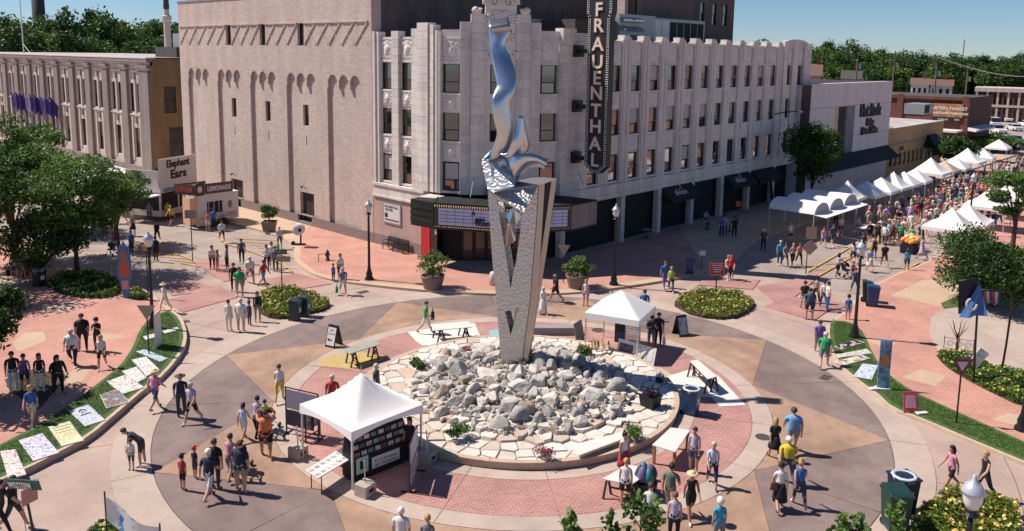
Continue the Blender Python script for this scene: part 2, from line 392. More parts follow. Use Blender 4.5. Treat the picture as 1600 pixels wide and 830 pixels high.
# iron covers and drains
for a, b, r in ((935, 516, .38), (1192, 683, .3), (1110, 470, .35)):
    c = G(a, b, .0); MB().lathe([(r, -.02), (r, .006), (r*.9, .008), (r*.85, .004)], (c.x, c.y, 0), 18).build('manhole_cover', mat('cast_iron', '#4b4442', .6, .2, 9), rbt)
for a, b in ((285, 503), (567, 456), (1290, 590)):
    c = G(a, b, .0); MB().box(c.x-.35, c.x+.35, c.y-.2, c.y+.2, -.03, .008).build('drain_grate', MATS['cast_iron'], junction)
# street joints
for y in (15.5, 19.4, 23.3, 27.2):
    strip((54, y), (150, y), .03, -.056, M_joint, junction, 'joint')
for x in (24.5, 28, 31.5):
    strip((x, 52), (x, 150), .03, -.056, M_joint, junction, 'joint')
# ------------------------------------------------------------------ buildings
class Fac:                                  # a house front: u runs left to right as one faces it, w outward
    def __init__(s, p0, p1):
        s.p = Vector((*p0, 0)); d = Vector((*p1, 0))-s.p; s.L = d.length; s.d = d/s.L; s.n = Vector((s.d.y, -s.d.x, 0))
    def T(s, u, w, z): return s.p+s.d*u+s.n*w+Vector((0, 0, z))
    def M(s, u, w, z): return frame(s.T(u, w, z), s.d, (0, 0, 1))
    def box(s, mb, u0, u1, w0, w1, z0, z1, mi=0):
        return mb.hexa([s.T(u0,w1,z0), s.T(u1,w1,z0), s.T(u1,w0,z0), s.T(u0,w0,z0), s.T(u0,w1,z1), s.T(u1,w1,z1), s.T(u1,w0,z1), s.T(u0,w0,z1)], mi)
    def b(s, name, m, parent, u0, u1, w0, w1, z0, z1, bevel=0):
        return s.box(MB(), u0, u1, w0, w1, z0, z1).build(name, m, parent, bevel=bevel)
    def holed(s, mb, u0, u1, z0, z1, holes, depth=.3, w=0., mi=0):
        us = sorted({u0, u1, *[x for h in holes for x in h[:2]]}); zs = sorted({z0, z1, *[x for h in holes for x in h[2:4]]})
        for a, b in zip(us, us[1:]):
            for c, d in zip(zs, zs[1:]):
                um, zm = (a+b)/2, (c+d)/2
                if any(h[0] < um < h[1] and h[2] < zm < h[3] for h in holes): continue
                mb.add([s.T(a,w,c), s.T(b,w,c), s.T(b,w,d), s.T(a,w,d)], [(0,1,2,3)], mi)
        for h in holes:
            a, b, c, d = h[:4]; k = w-depth
            mb.add([s.T(a,w,c), s.T(a,k,c), s.T(a,k,d), s.T(a,w,d)], [(0,1,2,3)], mi); mb.add([s.T(b,k,c), s.T(b,w,c), s.T(b,w,d), s.T(b,k,d)], [(0,1,2,3)], mi)
            mb.add([s.T(a,w,c), s.T(b,w,c), s.T(b,k,c), s.T(a,k,c)], [(0,1,2,3)], mi); mb.add([s.T(a,k,d), s.T(b,k,d), s.T(b,w,d), s.T(a,w,d)], [(0,1,2,3)], mi)
        return mb
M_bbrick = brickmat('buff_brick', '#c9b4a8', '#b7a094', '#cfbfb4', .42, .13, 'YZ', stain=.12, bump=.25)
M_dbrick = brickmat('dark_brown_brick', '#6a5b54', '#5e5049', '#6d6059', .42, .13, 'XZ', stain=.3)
M_stone = mat('terracotta_ashlar', '#dfd5cb', .8, .08, 3.2, .15, 18, stain=.22)
M_stone2 = mat('terracotta_trim', '#dcd3ca', .8, .07, 3, .12, 18, stain=.22)
M_rel = mat('terracotta_relief', '#dcd3ca', .8, .16, 9, .25, 30)
M_mort = mat('ashlar_joint', '#968b87', .9)
M_plinth = mat('grey_plinth', '#857672', .85, .1, 3)
M_glass = mat('window_glass', '#0b0f12', .04, spec=.5); M_glass.node_tree.nodes['Principled BSDF'].inputs['IOR'].default_value = 2.5
M_fr = mat('dark_window_frame', '#1b2022', .5)
M_blind = mat('window_blind', '#b7b3ae', .8)
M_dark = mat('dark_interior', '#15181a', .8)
M_brown = mat('brown_door', '#3d302a', .6, .1, 4)
M_limest = mat('limestone', '#cdbcb1', .85, .08, 2.5, .1, 20, stain=.16)
M_pil = mat('weathered_pilaster', '#8f827c', .85, .1, 2, .1, 20, stain=.2)
M_tanw = mat('tan_side_wall', '#a3845f', .9, .1, 1.2, stain=.2)
M_roof = mat('pale_roof', '#b5aaa4', .9, .15, .7, stain=.2)
M_dkroof = mat('dark_roof', '#4a4745', .9, .15, .7)
M_white = mat('white_paint', '#d2cdc9', .6, .04, 3)
M_metal = mat('grey_metal', '#9b9c9c', .45, .06, 3, metal=.3)
M_black = mat('black_metal', '#16181a', .45)
M_red = mat('red_panel', '#b5252a', .5, .08, 2)

def window_mesh(w, h, rail=.5, name='window'):   # double-hung sash, local x across, y up, z out, origin at the sill middle
    k = .07; g = MB()
    g.box(-w/2, -w/2+k, 0, h, -.06, .02); g.box(w/2-k, w/2, 0, h, -.06, .02)
    g.box(-w/2+k, w/2-k, 0, k, -.06, .02); g.box(-w/2+k, w/2-k, h-k, h, -.06, .02); g.box(-w/2+k, w/2-k, h*rail-.035, h*rail+.035, -.06, .03)
    f = g.mesh(name, M_fr)
    lo = MB().box(-w/2+k, w/2-k, k, h*rail-.035, -.035, -.03).mesh('pane', M_glass)
    up = MB().box(-w/2+k, w/2-k, h*rail+.035, h-k, -.015, -.01).mesh('pane', M_glass)
    bl = MB().box(-w/2+k+.01, w/2-k-.01, h*.42, h-k-.01, -.008, -.004).mesh('blind', M_blind)
    return f, lo, up, bl
def put_window(ms, F, u, w, z, parent, blind=False, tilt=.0):
    f = inst('window', ms[0], parent); f.matrix_local = F.M(u, w, z)
    for q in ms[1:3]:
        p = inst('pane', q, f); p.rotation_euler = (rnd.uniform(-.02, .02), rnd.uniform(-.03, .03), 0)
    if blind: inst('blind', ms[3], f)
    return f
def relief_mesh(name, w, h, seed, dep=.2, nx=15, ny=15):    # carved cartouche
    g = MB(); V = []
    for j in range(ny):
        for i in range(nx):
            x = (i/(nx-1)-.5)*2; y = (j/(ny-1)-.5)*2
            e = max(0, 1-(x/.42)**2-(y/.6)**2)**.5
            r = hypot(abs(x)-.58, abs(y)-.42); s = .5+.5*cos(r*16+seed+atan2(abs(y)-.42, abs(x)-.58)*1.5)
            edge = min(1, (1-max(abs(x), abs(y)))*8)
            V.append((x*w/2, y*h/2, dep*edge*max(e, .55*s)))
    g.add(V, [(j*nx+i, j*nx+i+1, (j+1)*nx+i+1, (j+1)*nx+i) for j in range(ny-1) for i in range(nx-1)])
    return g.mesh(name, M_rel, smooth=True)

# ---------- the buff brick auditorium
AX, AY0, AY1, AZ = 38.85, 51.35, 83.7, 19.7
aud = thing('auditorium_block', 'tall windowless buff brick theatre block with arcaded recesses beside the food trucks', 'building', (AX, AY0, 0))
aud.location = (0, 0, 0)
FB_ = Fac((AX, AY1), (AX, AY0)); LA = AY1-AY0; U = lambda Y: AY1-Y
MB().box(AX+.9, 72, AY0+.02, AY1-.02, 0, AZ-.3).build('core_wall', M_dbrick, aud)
panels = []
for k in range(5):
    y1 = 82.05-6.17*k; panels.append((U(y1), U(y1-4.55)))
up = [(U(73.9-6.16*k), U(72.95-6.16*k), 15.5, 17.35) for k in range(3)]
w = FB_.holed(MB(), 0, LA, 13.25, AZ, up, .3)
w.add([FB_.T(0,0,AZ), FB_.T(LA,0,AZ), FB_.T(LA,-.92,AZ), FB_.T(0,-.92,AZ)], [(0,1,2,3)])
w.build('upper_wall', M_bbrick, aud)
edges = [0]+[x for p in panels for x in p]+[LA]
for i in range(0, len(edges), 2):
    FB_.b('pilaster', M_bbrick, aud, edges[i], edges[i+1], -.9, 0, .9, 13.25)
mid = [(U(73.7-6.16*k), U(72.85-6.16*k), 8.7, 10.5) for k in range(3)]
doors = [(U(74.35), U(72.1), .12, 2.65), (U(62.15), U(60.0), .35, 2.87)]
for k, (a, b) in enumerate(panels):
    hs = [h for h in mid+doors if a < h[0] < b]
    FB_.holed(MB(), a, b, .12, 13.25, hs, .3, -.24).build('recessed_panel', M_bbrick, aud)
    # corbel table: three round arches
    g = MB(); n = 36; top = 13.26; us = [a+(b-a)*i/n for i in range(n+1)]
    def low(u):
        t = (u-a)/(b-a)*3; f = (t % 1)-.5
        if abs(f) > .41: return 12.05 if 0.05 < t < 2.95 else 12.05
        return 12.55+.62*sqrt(max(0, 1-(f/.41)**2))
    for i in range(n):
        um = (us[i]+us[i+1])/2; z = low(um)
        FB_.box(g, us[i], us[i+1], -.24, -.003, z, top)
    g.build('arcade', M_bbrick, aud)
FB_.holed(MB(), 0, LA, 0, .9, [(d[0], d[1], d[2], .9) for d in doors], .45, .03).build('plinth', M_plinth, aud)
wm1 = window_mesh(.9, 1.8)
for h in up+mid:
    wi = put_window(wm1, FB_, (h[0]+h[1])/2, -.24 if h in up else -.48, h[2], aud)
    FB_.b('sill', M_stone2, wi, h[0]-.12, h[1]+.12, (-.24 if h in mid else 0)-.02, (-.24 if h in mid else 0)+.16, h[2]-.16, h[2]-.005)
    wi.children[-1].matrix_parent_inverse = wi.matrix_local.inverted()
for d in doors:
    do = FB_.b('door', M_brown, aud, d[0], d[1], -.6, -.54, d[2], d[3])
    FB_.b('door_leaf_seam', M_black, do, (d[0]+d[1])/2-.02, (d[0]+d[1])/2+.02, -.535, -.525, d[2], d[3]-.05)
    MB().tube([FB_.T(d[0]+1, -.24, d[3]+.35), FB_.T(d[0]+1.0, .15, d[3]+.6)], .03).tube([FB_.T(d[0]+1.0, .1, d[3]+.62), FB_.T(d[0]+1.0, .3, d[3]+.5)], [.04, .11]).build('door_lamp', M_black, aud)
for k in range(3): FB_.b('weep_slot', M_dark, aud, U(73.25-6.16*k)-.05, U(73.25-6.16*k)+.05, -.25, -.232, 7.0, 7.8)
# lattice frieze of raised brick bars between the top windows
segs = [(U(83.5), up[0][0], 5), (up[0][1], up[1][0], 3), (up[1][1], up[2][0], 3), (up[2][1], U(51.75), 5)]
for a, b, n in segs:
    FB_.b('frieze_ledge', M_bbrick, aud, a+.03, b-.03, .001, .1, 17.3, 17.42)
    for i in range(n):
        u0 = a+(b-a)*i/n; u1 = a+(b-a)*(i+1)/n
        for flip in (0, 1):
            p, q = (u0+.1, u1-.1) if not flip else (u1-.1, u0+.1)
            dz = 1.62; g = MB(); wd = .07
            g.hexa([FB_.T(p-wd, .075-.03*flip, 15.62), FB_.T(p+wd, .075-.03*flip, 15.62), FB_.T(p+wd, -.01, 15.62), FB_.T(p-wd, -.01, 15.62),
                    FB_.T(q-wd, .075-.03*flip, 17.28), FB_.T(q+wd, .075-.03*flip, 17.28), FB_.T(q+wd, -.01, 17.28), FB_.T(q-wd, -.01, 17.28)])
            g.build('lattice_bar', M_bbrick, aud)
FB_.b('coping', M_pil, aud, -.05, LA+.05, -.4, .06, AZ+.002, AZ+.18)
Fd = Fac((AX, AY0), (74, AY0))
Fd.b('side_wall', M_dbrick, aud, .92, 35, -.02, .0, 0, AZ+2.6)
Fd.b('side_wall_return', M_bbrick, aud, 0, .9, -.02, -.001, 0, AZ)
Fd.b('roof_ledge', M_limest, aud, 14, 35, .0, .25, 17.9, 18.25)
MB().box(58, 66, 47, 51.3, 15.8, 18.2).build('stair_house', M_dbrick, aud)
Fs = Fac((AX, AY1), (AX+30, AY1))

# ---------- terracotta corner block with offices
off = thing('corner_office_block', 'pale terracotta theatre corner and office block with pilasters and rows of sash windows', 'building')
PTS = [(38.85, 51.3), (38.85, 43.8), (39.5, 42.2), (43.75, 38.45), (45.4, 37.9), (87.0, 37.9)]
FL, FA, FBc, FC, FR = [Fac(a, b) for a, b in zip(PTS, PTS[1:])]
ROWS = [(5.25, 7.35), (8.85, 10.85), (12.25, 14.27)]
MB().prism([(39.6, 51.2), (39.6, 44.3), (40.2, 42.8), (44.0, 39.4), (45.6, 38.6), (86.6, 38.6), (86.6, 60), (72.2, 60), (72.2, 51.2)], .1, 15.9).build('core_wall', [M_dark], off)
MB().prism([(39.5, 51.25), (39.5, 44.2), (40.1, 42.7), (43.95, 39.3), (45.5, 38.5), (86.7, 38.5), (86.7, 60), (72.1, 60), (72.1, 51.25)], 15.9, 15.95).build('roof', M_dkroof, off)
wmA = window_mesh(1.42, 2.05, .38); wmB = window_mesh(1.2, 2.05, .38)
REL1 = relief_mesh('relief', 1.2, 1.5, 0); REL2 = relief_mesh('relief', 1.15, 1.05, 2.); REL3 = relief_mesh('relief', 1.1, 1.5, 4.)
BLOCKN = [0]; M_st3 = [M_stone, mat('terracotta_ashlar_warm', '#e1d6cb', .8, .09, 3, .15, 18, stain=.25), mat('terracotta_ashlar_cool', '#d5ccc4', .8, .09, 3, .15, 18, stain=.25)]
def ashlar(F, u0, u1, w0, w1, z0, z1, course=.62, bl=.85, single=True):   # a pier laid up from blocks with open joints
    n = max(1, round((z1-z0)/course)); h = (z1-z0)/n; m = max(1, round((u1-u0)/bl)); L = (u1-u0)/m
    F.b('pier_core', M_mort, off, u0+.02, u1-.02, w0, w1-.03, z0, z1-.02)
    sh = [[], [], []]; g = [MB(), MB(), MB()]
    for j in range(n):
        cuts = [u0+i*L for i in range(m+1)] if j % 2 == 0 or m == 1 else [u0]+[u0+(i+.5)*L for i in range(m)]+[u1]
        for a, b in zip(cuts, cuts[1:]):
            k = rnd.choice((0, 0, 1, 2)); q = MB() if single and BLOCKN[0] < 290 else g[k]
            F.box(q, a+.008, b-.008, w0+.02, w1+rnd.uniform(-.006, .006), z0+j*h+.008, z0+(j+1)*h-.008)
            if single and BLOCKN[0] < 290: BLOCKN[0] += 1; q.build('stone_block', M_st3[k], off)
    for k in range(3):
        if g[k].v: g[k].build('stone_blocks', M_st3[k], off, kind='stuff')
def bay(F, u0, u1, parent, wms, blinds=(0,0,0), w=-.28, top=16.1, crest=True):   # window column with carved spandrels
    hs = [(u0+.02, u1-.02, a, b) for a, b in ROWS]
    F.holed(MB(), u0, u1, 5.05, top, hs, .25, w).build('bay_wall', M_stone2, parent)
    F.add = None
    F.b('bay_cap', M_stone2, parent, u0, u1, -.7, w+.004, top, top+.06)
    c = (u0+u1)/2
    for i, (a, b) in enumerate(ROWS):
        put_window(wms, F, c, w-.12, a, parent, blinds[i] > 0)
        F.b('sill', M_stone2, parent, u0, u1, w, w+.1, a-.14, a-.003)
    for z in (8.1, 11.55): o = inst('carved_spandrel', REL2, parent); o.matrix_local = F.M(c, w+.002, z)
    o = inst('carved_panel', REL1, parent); o.matrix_local = F.M(c, w+.002, 15.2)
    F.b('string_course', M_stone2, parent, u0, u1, w, w+.08, 14.32, 14.5); F.b('string_course', M_stone2, parent, u0, u1, w, w+.08, 15.98, 16.08)
# left two-bay front
v = lambda Y: 51.3-Y
FL.b('pilaster', M_stone2, off, 0, v(50.55), -.7, 0, 5.05, 16.55)
FL.b('pilaster_shaft', M_stone2, off, .12, .42, 0, .1, 5.05, 16.6)
bay(FL, v(50.55), v(49.0), off, wmA, (1,0,0)); ashlar(FL, v(49.0), v(48.2), -.7, 0, 5.05, 16.6, single=False)
bay(FL, v(48.2), v(46.65), off, wmA, (1,0,0))
ashlar(FL, v(46.65), v(45.9), -.7, .04, 5.05, 16.75); ashlar(FL, v(45.9), v(44.75), -.7, .12, 5.05, 17.15); ashlar(FL, v(44.75), v(44.25), -.7, .02, 5.05, 17.0)
FL.b('rib', M_stone2, off, v(44.2), v(44.0), -.7, -.06, 5.05, 16.6)
FL.b('belt_course', M_stone2, off, 0, v(45.2), -.7, .16, 4.85, 5.045); FL.b('frieze', M_stone2, off, 0, v(45.35), -.7, .06, 4.1, 4.845); FL.b('moulding', M_stone2, off, 0, v(45.3), -.7, .13, 3.95, 4.095)
M_pinkst = mat('smooth_pink_stone', '#b69a90', .75, .07, 1.5, .05, 20, stain=.14)
FL.b('ground_floor_wall', M_pinkst, off, 0, v(45.6), -.7, 0, .95, 3.945); FL.b('plinth', M_plinth, off, 0, v(45.6), -.7, .03, 0, .945)
# chamfered corner
FA.b('rib', M_stone2, off, 0, .2, -.7, -.02, 5.05, 16.5)
bay(FA, .2, FA.L-.06, off, wmB, (1,0,0), top=16.6)
LBc = FBc.L
ashlar(FBc, 0, .75, -.7, .0, 5.05, 17.2); ashlar(FBc, .75, 1.75, -.7, .12, 5.05, 17.75)
ashlar(FBc, LBc-1.75, LBc-.75, -.7, .12, 5.05, 17.75); ashlar(FBc, LBc-.75, LBc, -.7, .0, 5.05, 17.2)
c0, c1 = 1.75, LBc-1.75; cm = (c0+c1)/2
hs = [(cm-.72, cm+.72, a, b) for a, b in ROWS]
FBc.holed(MB(), c0, c1, 5.05, 14.5, hs, .25, .02).build('centre_wall', M_stone2, off)
FBc.holed(MB(), c0, c1, 14.5, 18.3, [], .25, .0).build('centre_panel', M_rel, off)
FBc.b('centre_panel_back', M_stone2, off, c0, c1, -.7, -.02, 14.5, 18.3)
for a, b in ROWS: put_window(window_mesh(1.4, 2.05, .38), FBc, cm, -.12, a, off)
for z in (8.1, 11.55): o = inst('carved_spandrel', REL2, off); o.matrix_local = FBc.M(cm, .022, z)
def spiral(cu, cz, r, s=1, turns=1.75, a0=0., n=26):
    return [FBc.T(cu+s*r*(1-i/n*.85)*cos(a0+turns*2*pi*i/n), .06, cz+r*(1-i/n*.85)*sin(a0+turns*2*pi*i/n)) for i in range(n+1)]
for s in (-1, 1):                          # scrolled crest
    for (du, cz, r, a0) in ((.55, 18.6, .5, 0), (.85, 17.3, .38, 1), (.9, 16.1, .36, 2), (.85, 14.95, .34, 3), (.3, 17.75, .3, 2.5)):
        MB().tube(spiral(cm+s*du, cz, r, s, a0=a0), .085, 6).build('scroll', M_rel, off, smooth=True)
    MB().tube([FBc.T(cm+s*(1.35+.1*i), .02, 17.9+.05*sin(i)) for i in range(5)], .22, 7).build('volute_arm', M_rel, off, smooth=True)
    MB().tube([FBc.T(cm+s*1.78, -.2, 17.98), FBc.T(cm+s*1.78, .16, 17.98)], .26, 10).build('volute', M_rel, off, smooth=True)
    MB().tube([FBc.T(cm+s*(1.2*cos(t)), 0, 18.4+1.3*sin(t)) for t in [i*pi/2/8 for i in range(9)]], .13, 6).build('crest_arch', M_rel, off, smooth=True)
FBc.b('crest_plate', M_rel, off, cm-1.1, cm+1.1, -.4, -.01, 18.3, 19.5)
o = inst('carved_panel', relief_mesh('relief', 2.0, 3.4, 1., .16, 23, 33), off); o.matrix_local = FBc.M(cm, .005, 16.3)
bay(FC, .1, FC.L-.1, off, wmB, (0,0,0), top=16.6)
# long office front
ashlar(FR, 0, 1.5, -.7, .08, 5.05, 16.9, single=False); ashlar(FR, 1.5, 3.25, -.7, 0, 5.05, 16.6, single=False)
centres = [49.35+2.65*k for k in range(12)]
for k, xc in enumerate(centres):
    uc = xc-45.4
    bay(FR, uc-.72, uc+.72, off, wmA, (1 if k in (5, 9) else 0, 1 if k in (1,2,3,4,5,6) else 0, 1 if k in (3, 8, 10) else 0), w=-.14)
    u0 = uc+.7; u1 = uc+1.95
    ashlar(FR, u0, u1, -.7, 0, 5.05, 16.25, bl=1.3, single=False)
    FR.b('pilaster_shaft', M_stone2, off, u0+.22, u0+.5, -.3, .045, 5.05, 16.45); FR.b('pilaster_shaft', M_stone2, off, u0+.75, u1-.2, -.3, .045, 5.05, 16.45)
    FR.b('pilaster_cap', M_stone2, off, u0+.1, u0+.8, -.6, .04, 16.25, 16.6)
ue = 78.5+1.95-45.4
for xc in (82.0, 84.6):
    uc = xc-45.4; bay(FR, uc-.65, uc+.65, off, wmB, top=16.3, w=-.14)
ashlar(FR, ue, 81.35-45.4, -.7, .12, 5.05, 16.7, bl=.9, single=False); ashlar(FR, 82.65-45.4, 83.95-45.4, -.7, .05, 5.05, 16.9, bl=1.3, single=False); ashlar(FR, 85.25-45.4, 87-45.4, -.7, .12, 5.05, 16.5, bl=.9, single=False)
g = MB(); n = 12; u0, u1 = 80.6-45.4, 86.4-45.4
for i in range(n):
    a = u0+(u1-u0)*i/n; b = u0+(u1-u0)*(i+1)/n; t = (i+.5)/n*2-1; FR.box(g, a, b, -.5, -.02, 16.0, 16.45+.5*sqrt(max(0, 1-t*t)))
g.build('curved_parapet', M_stone2, off)
Fac((87, 37.9), (87, 60)).b('end_wall', M_dbrick, off, 0, 22, -.3, 0, 0, 16.4)
FR.b('belt_course', M_stone2, off, 0, FR.L, -.7, .14, 4.86, 5.045); FR.b('frieze', M_stone, off, 0, FR.L, -.7, .05, 4.3, 4.855)
for k in range(60): FR.b('frieze_joint', M_mort, off, .35+k*.69, .37+k*.69, .05, .054, 4.3, 4.855)
FR.b('moulding', M_stone2, off, 0, FR.L, -.7, .12, 4.05, 4.295); FR.b('lintel', M_stone2, off, 0, FR.L, -.7, 0, 3.9, 4.045)
# shop fronts set back below
colx = [45.7, 53.2, 58.5, 63.8, 69.1, 74.4, 79.7, 86.4]
for a in colx: FR.b('column', M_stone2, off, a-45.4, a-45.4+.5, -.5, 0, 0, 3.895)
M_shop = mat('shop_glass', '#090c0e', .06, spec=.7)
for a, b in zip(colx, colx[1:]):
    sp = FR.b('shopfront', M_black, off, a-45.4+.5, b-45.4, -1.5, -1.42, .1, 3.895)
    n = max(2, round((b-a)/1.6))
    for i in range(n):
        u0 = a-45.4+.55+(b-a-.6)*i/n; u1 = a-45.4+.5+(b-a-.6)*(i+1)/n
        FR.b('pane', M_shop, sp, u0, u1-.08, -1.415, -1.4, .55, 3.0)
FR.b('soffit', M_dark, off, 0, FR.L, -1.5, -.71, 3.88, 3.9)
M_awn = mat('black_awning', '#14171a', .8)
for i, a in enumerate((58.5, 69.1, 74.4)):  # black shop awnings with the bar's name
    u0, u1 = a+.55-45.4, a+5.25-45.4
    g = MB(); g.hexa([FR.T(u0,1.1,2.75), FR.T(u1,1.1,2.75), FR.T(u1,-.6,2.75), FR.T(u0,-.6,2.75), FR.T(u0,1.05,3.0), FR.T(u1,1.05,3.0), FR.T(u1,-.05,4.0), FR.T(u0,-.05,4.0)])
    aw = g.build('awning', M_awn, off)
    if i < 2:
        sl_ = Vector((0, 0, 1))*1.0-FR.n*1.1
        text('lettering', 'SMASH', .62, M_white, aw, frame(FR.T((u0+u1)/2-.3, .66, 3.39), FR.d, sl_), .01)
        MB().tube([FR.T((u0+u1)/2-.5+.28*cos(t), .32-.1*sin(t), 3.75+.22*sin(t)) for t in [pi+i2*pi/8 for i2 in range(9)]], .03, 5).tube([FR.T((u0+u1)/2+.1, .42, 3.62), FR.T((u0+u1)/2+.12, .1, 3.98)], .035, 5).build('emblem', M_white, aw)
# roof plant
hv = thing('rooftop_air_unit', 'large pale metal air handling unit on the office roof behind the parapet', 'air unit', (0,0,0))
c = GY(1062, 45, 43); x0, x1 = GY(1020, 45, 43).x, GY(1101, 45, 43).x
MB().box(x0, x1, 43, 46, 16.2, 18.5).build('casing', M_metal, hv)
for i in range(2): MB().box(x0+.15+i*1.3, x0+1.35+i*1.3, 42.96, 43, 16.4, 18.3).build('door_panel', M_white, hv)
for i in range(5): MB().box(x0+2.9+i*(x1-x0-3)/5, x0+2.9+(i+.85)*(x1-x0-3)/5, 42.96, 43, 16.4, 18.2).build('grille', M_dark, hv)
MB().box(x0, x1, 43.2, 45.8, 15.9, 16.2).build('base', M_black, hv)
hv2 = thing('rooftop_duct', 'bent grey metal duct with rain hoods beside the rooftop air unit', 'duct', (0,0,0))
xa, xb = GY(962, 45, 42.5).x, GY(1004, 45, 42.5).x
MB().box(xa+.8, x0-.05, 42.7, 45, 16.6, 18.6).build('casing', M_metal, hv2)
for i in range(3):
    for j in range(2):
        z = 18.2-.75*i; u = xa+1.0+j*1.6; MB().hexa([(u,42.1,z-.25),(u+1.3,42.1,z-.25),(u+1.3,42.7,z-.3),(u,42.7,z-.3),(u,42.15,z-.2),(u+1.3,42.15,z-.2),(u+1.3,42.7,z+.15),(u,42.7,z+.15)]).build('rain_hood', M_metal, hv2)
MB().lathe([(.5,16.0),(.5,17.3),(.75,17.5),(.75,18.3),(.3,18.5)], (xa, 43.6, 0), 12).build('fan_stack', M_metal, hv2)
ph = thing('brick_penthouse', 'brown brick penthouse with narrow windows rising behind the office roof', 'building')
xp0, xp1 = GY(1088, 40, 46).x, GY(1146, 40, 46).x
Fp = Fac((58, 46), (xp1, 46)); wq = [GY(a, 40, 46).x-58 for a in (1093, 1112, 1129)]
Fp.holed(MB(), 8, Fp.L, 15.9, 21.9, [(a, a+.9, 18.4, 20.7) for a in wq], .25).build('wall', M_dbrick, ph)
MB().box(66, xp1-.05, 46.28, 58, 15.9, 21.85).build('core', M_dbrick, ph)
for a in wq: put_window(window_mesh(.88, 2.28), Fp, a+.45, -.15, 18.42, ph)
MB().box(GY(976,20,47).x, GY(1019,20,47).x, 47, 52, 15.9, 21.6).build('chimney_block', M_bbrick, ph)
xl_ = GY(1005,20,46.9).x
for dx in (0, .5): MB().beam((xl_+dx, 46.8, 15.95), (xl_+dx, 46.8, 22), .06, .06).build('ladder_rail', M_brown, ph)
for k in range(12): MB().beam((xl_, 46.8, 16.3+k*.45), (xl_+.5, 46.8, 16.3+k*.45), .04, .04).build('ladder_rung', M_brown, ph)

# ---------- wall poster board, red panel, marquee and blade sign
pb = thing('wall_poster_board', 'white framed theatre notice board on the stone wall above the bench', 'notice board')
uu0, uu1 = v(50.0), v(47.9)
FL.b('frame', M_metal, pb, uu0, uu1, .002, .08, 2.0, 3.6); FL.b('panel', M_white, pb, uu0+.1, uu1-.1, .08, .09, 2.1, 3.5)
M_ink = mat('black_ink', '#17171a', .6)
text('lettering', 'FRAUENTHAL', .26, M_ink, pb, FL.M(uu0+1.0, .092, 3.3), .004, bold=.008); text('lettering', 'CENTER', .26, M_ink, pb, FL.M(uu0+.7, .092, 3.05), .004, bold=.008)
FL.b('picture', M_ink, pb, uu0+.2, uu0+.55, .091, .095, 2.45, 2.8); FL.b('text_line', M_ink, pb, uu0+.2, uu1-.2, .091, .095, 2.24, 2.34)
rp = thing('red_ticket_booth', 'red panelled ticket window bay at the left end of the marquee', 'booth')
FL.b('panel', M_red, rp, v(45.58), v(44.6), -.3, .05, 0, 2.95); FL.b('window', M_shop, rp, v(44.55), v(43.85), -.25, .0, .9, 2.6); FL.b('lower_panel', M_brown, rp, v(44.55), v(43.85), -.25, .02, 0, .88)
FL.b('menu_sheet', M_white, rp, v(44.05), v(43.9), .005, .02, 2.0, 2.6)
lob = thing('theatre_entrance', 'dark theatre entrance with glazed double doors under the marquee', 'entrance')
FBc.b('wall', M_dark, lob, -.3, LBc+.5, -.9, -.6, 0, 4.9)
for i in range(6):
    a = .25+i*.88; fr = FBc.b('door', M_brown, lob, a, a+.82, -.6, -.52, .12, 2.5); FBc.b('glass', mat('copper_door_glass', '#6a4a3c', .15, spec=.6), fr, a+.12, a+.7, -.52, -.51, .3, 2.35); FBc.b('push_bar', M_metal, fr, a+.12, a+.7, -.5, -.47, 1.05, 1.1)
mq = thing('theatre_marquee', 'white lightbox theatre marquee with bulb border and black letters over the entrance', 'marquee')
zb, zt_ = 3.0, 4.75
mqp = [tuple(G(a, b, zb)[:2]) for a, b in ((642,351),(678,358),(790,366),(893,361),(932,352))]
back = [(45.6, 38.4), (43.6, 39.2), (39.9, 42.6), (39.0, 44.6)]
MB().prism(mqp+back, zb, zb+.12).build('underside', M_black, mq)
MB().prism(mqp+back, zt_, zt_+.1).build('roof', M_dark, mq)
M_face = mat('marquee_face', '#c0c2e2', .5, emit=.0); M_bulb = mat('marquee_bulb', '#f0c98a', .4); M_gold = mat('bulb_border', '#4a3a22', .5)
M_green = mat('green_steel', '#3e4642', .3, metal=.6)
fcs = [Fac(a, b) for a, b in zip(mqp, mqp[1:])]
for i in range(7): fcs[0].b('steel_rib', M_green, mq, 0, fcs[0].L, -.1, .02+.05*(i % 2), zb+.15+i*.23, zb+.36+i*.23)
for F_ in fcs[1:3]:
    F_.b('box', M_gold, mq, 0, F_.L, -.25, -.02, zb+.12, zt_)
    F_.b('face_panel', M_face, mq, .32 if F_ is fcs[1] else 0, F_.L-(.32 if F_ is fcs[2] else 0), -.02, .0, zb+.34, zt_-.24)
    for k in range(1, 5): F_.b('letter_rail', M_black, mq, 0.32 if F_ is fcs[1] else 0, F_.L-(.32 if F_ is fcs[2] else 0), .002, .02, zb+.34+k*.235-.01, zb+.34+k*.235+.01)
    for k in range(1, int(F_.L/.62)): F_.b('panel_joint', M_black, mq, .3+k*.62, .315+k*.62, .002, .012, zb+.34, zt_-.24)
    g = MB()
    for k in range(int(F_.L/.17)):
        for z in (zb+.2, zt_-.14, zt_-.06): g.add([F_.T(.08+k*.17+dx, .03+dw, z+dz) for dx, dw, dz in ((-.035,0,-.035),(.035,0,-.035),(.035,0,.035),(-.035,0,.035),(0,.045,0))], [(0,1,4),(1,2,4),(2,3,4),(3,0,4)])
    g.build('bulb_row', M_bulb, mq, kind='stuff')
fcs[3].b('side_panel', M_pil, mq, 0, fcs[3].L, -.1, 0, zb+.12, zt_)
F_ = fcs[1]
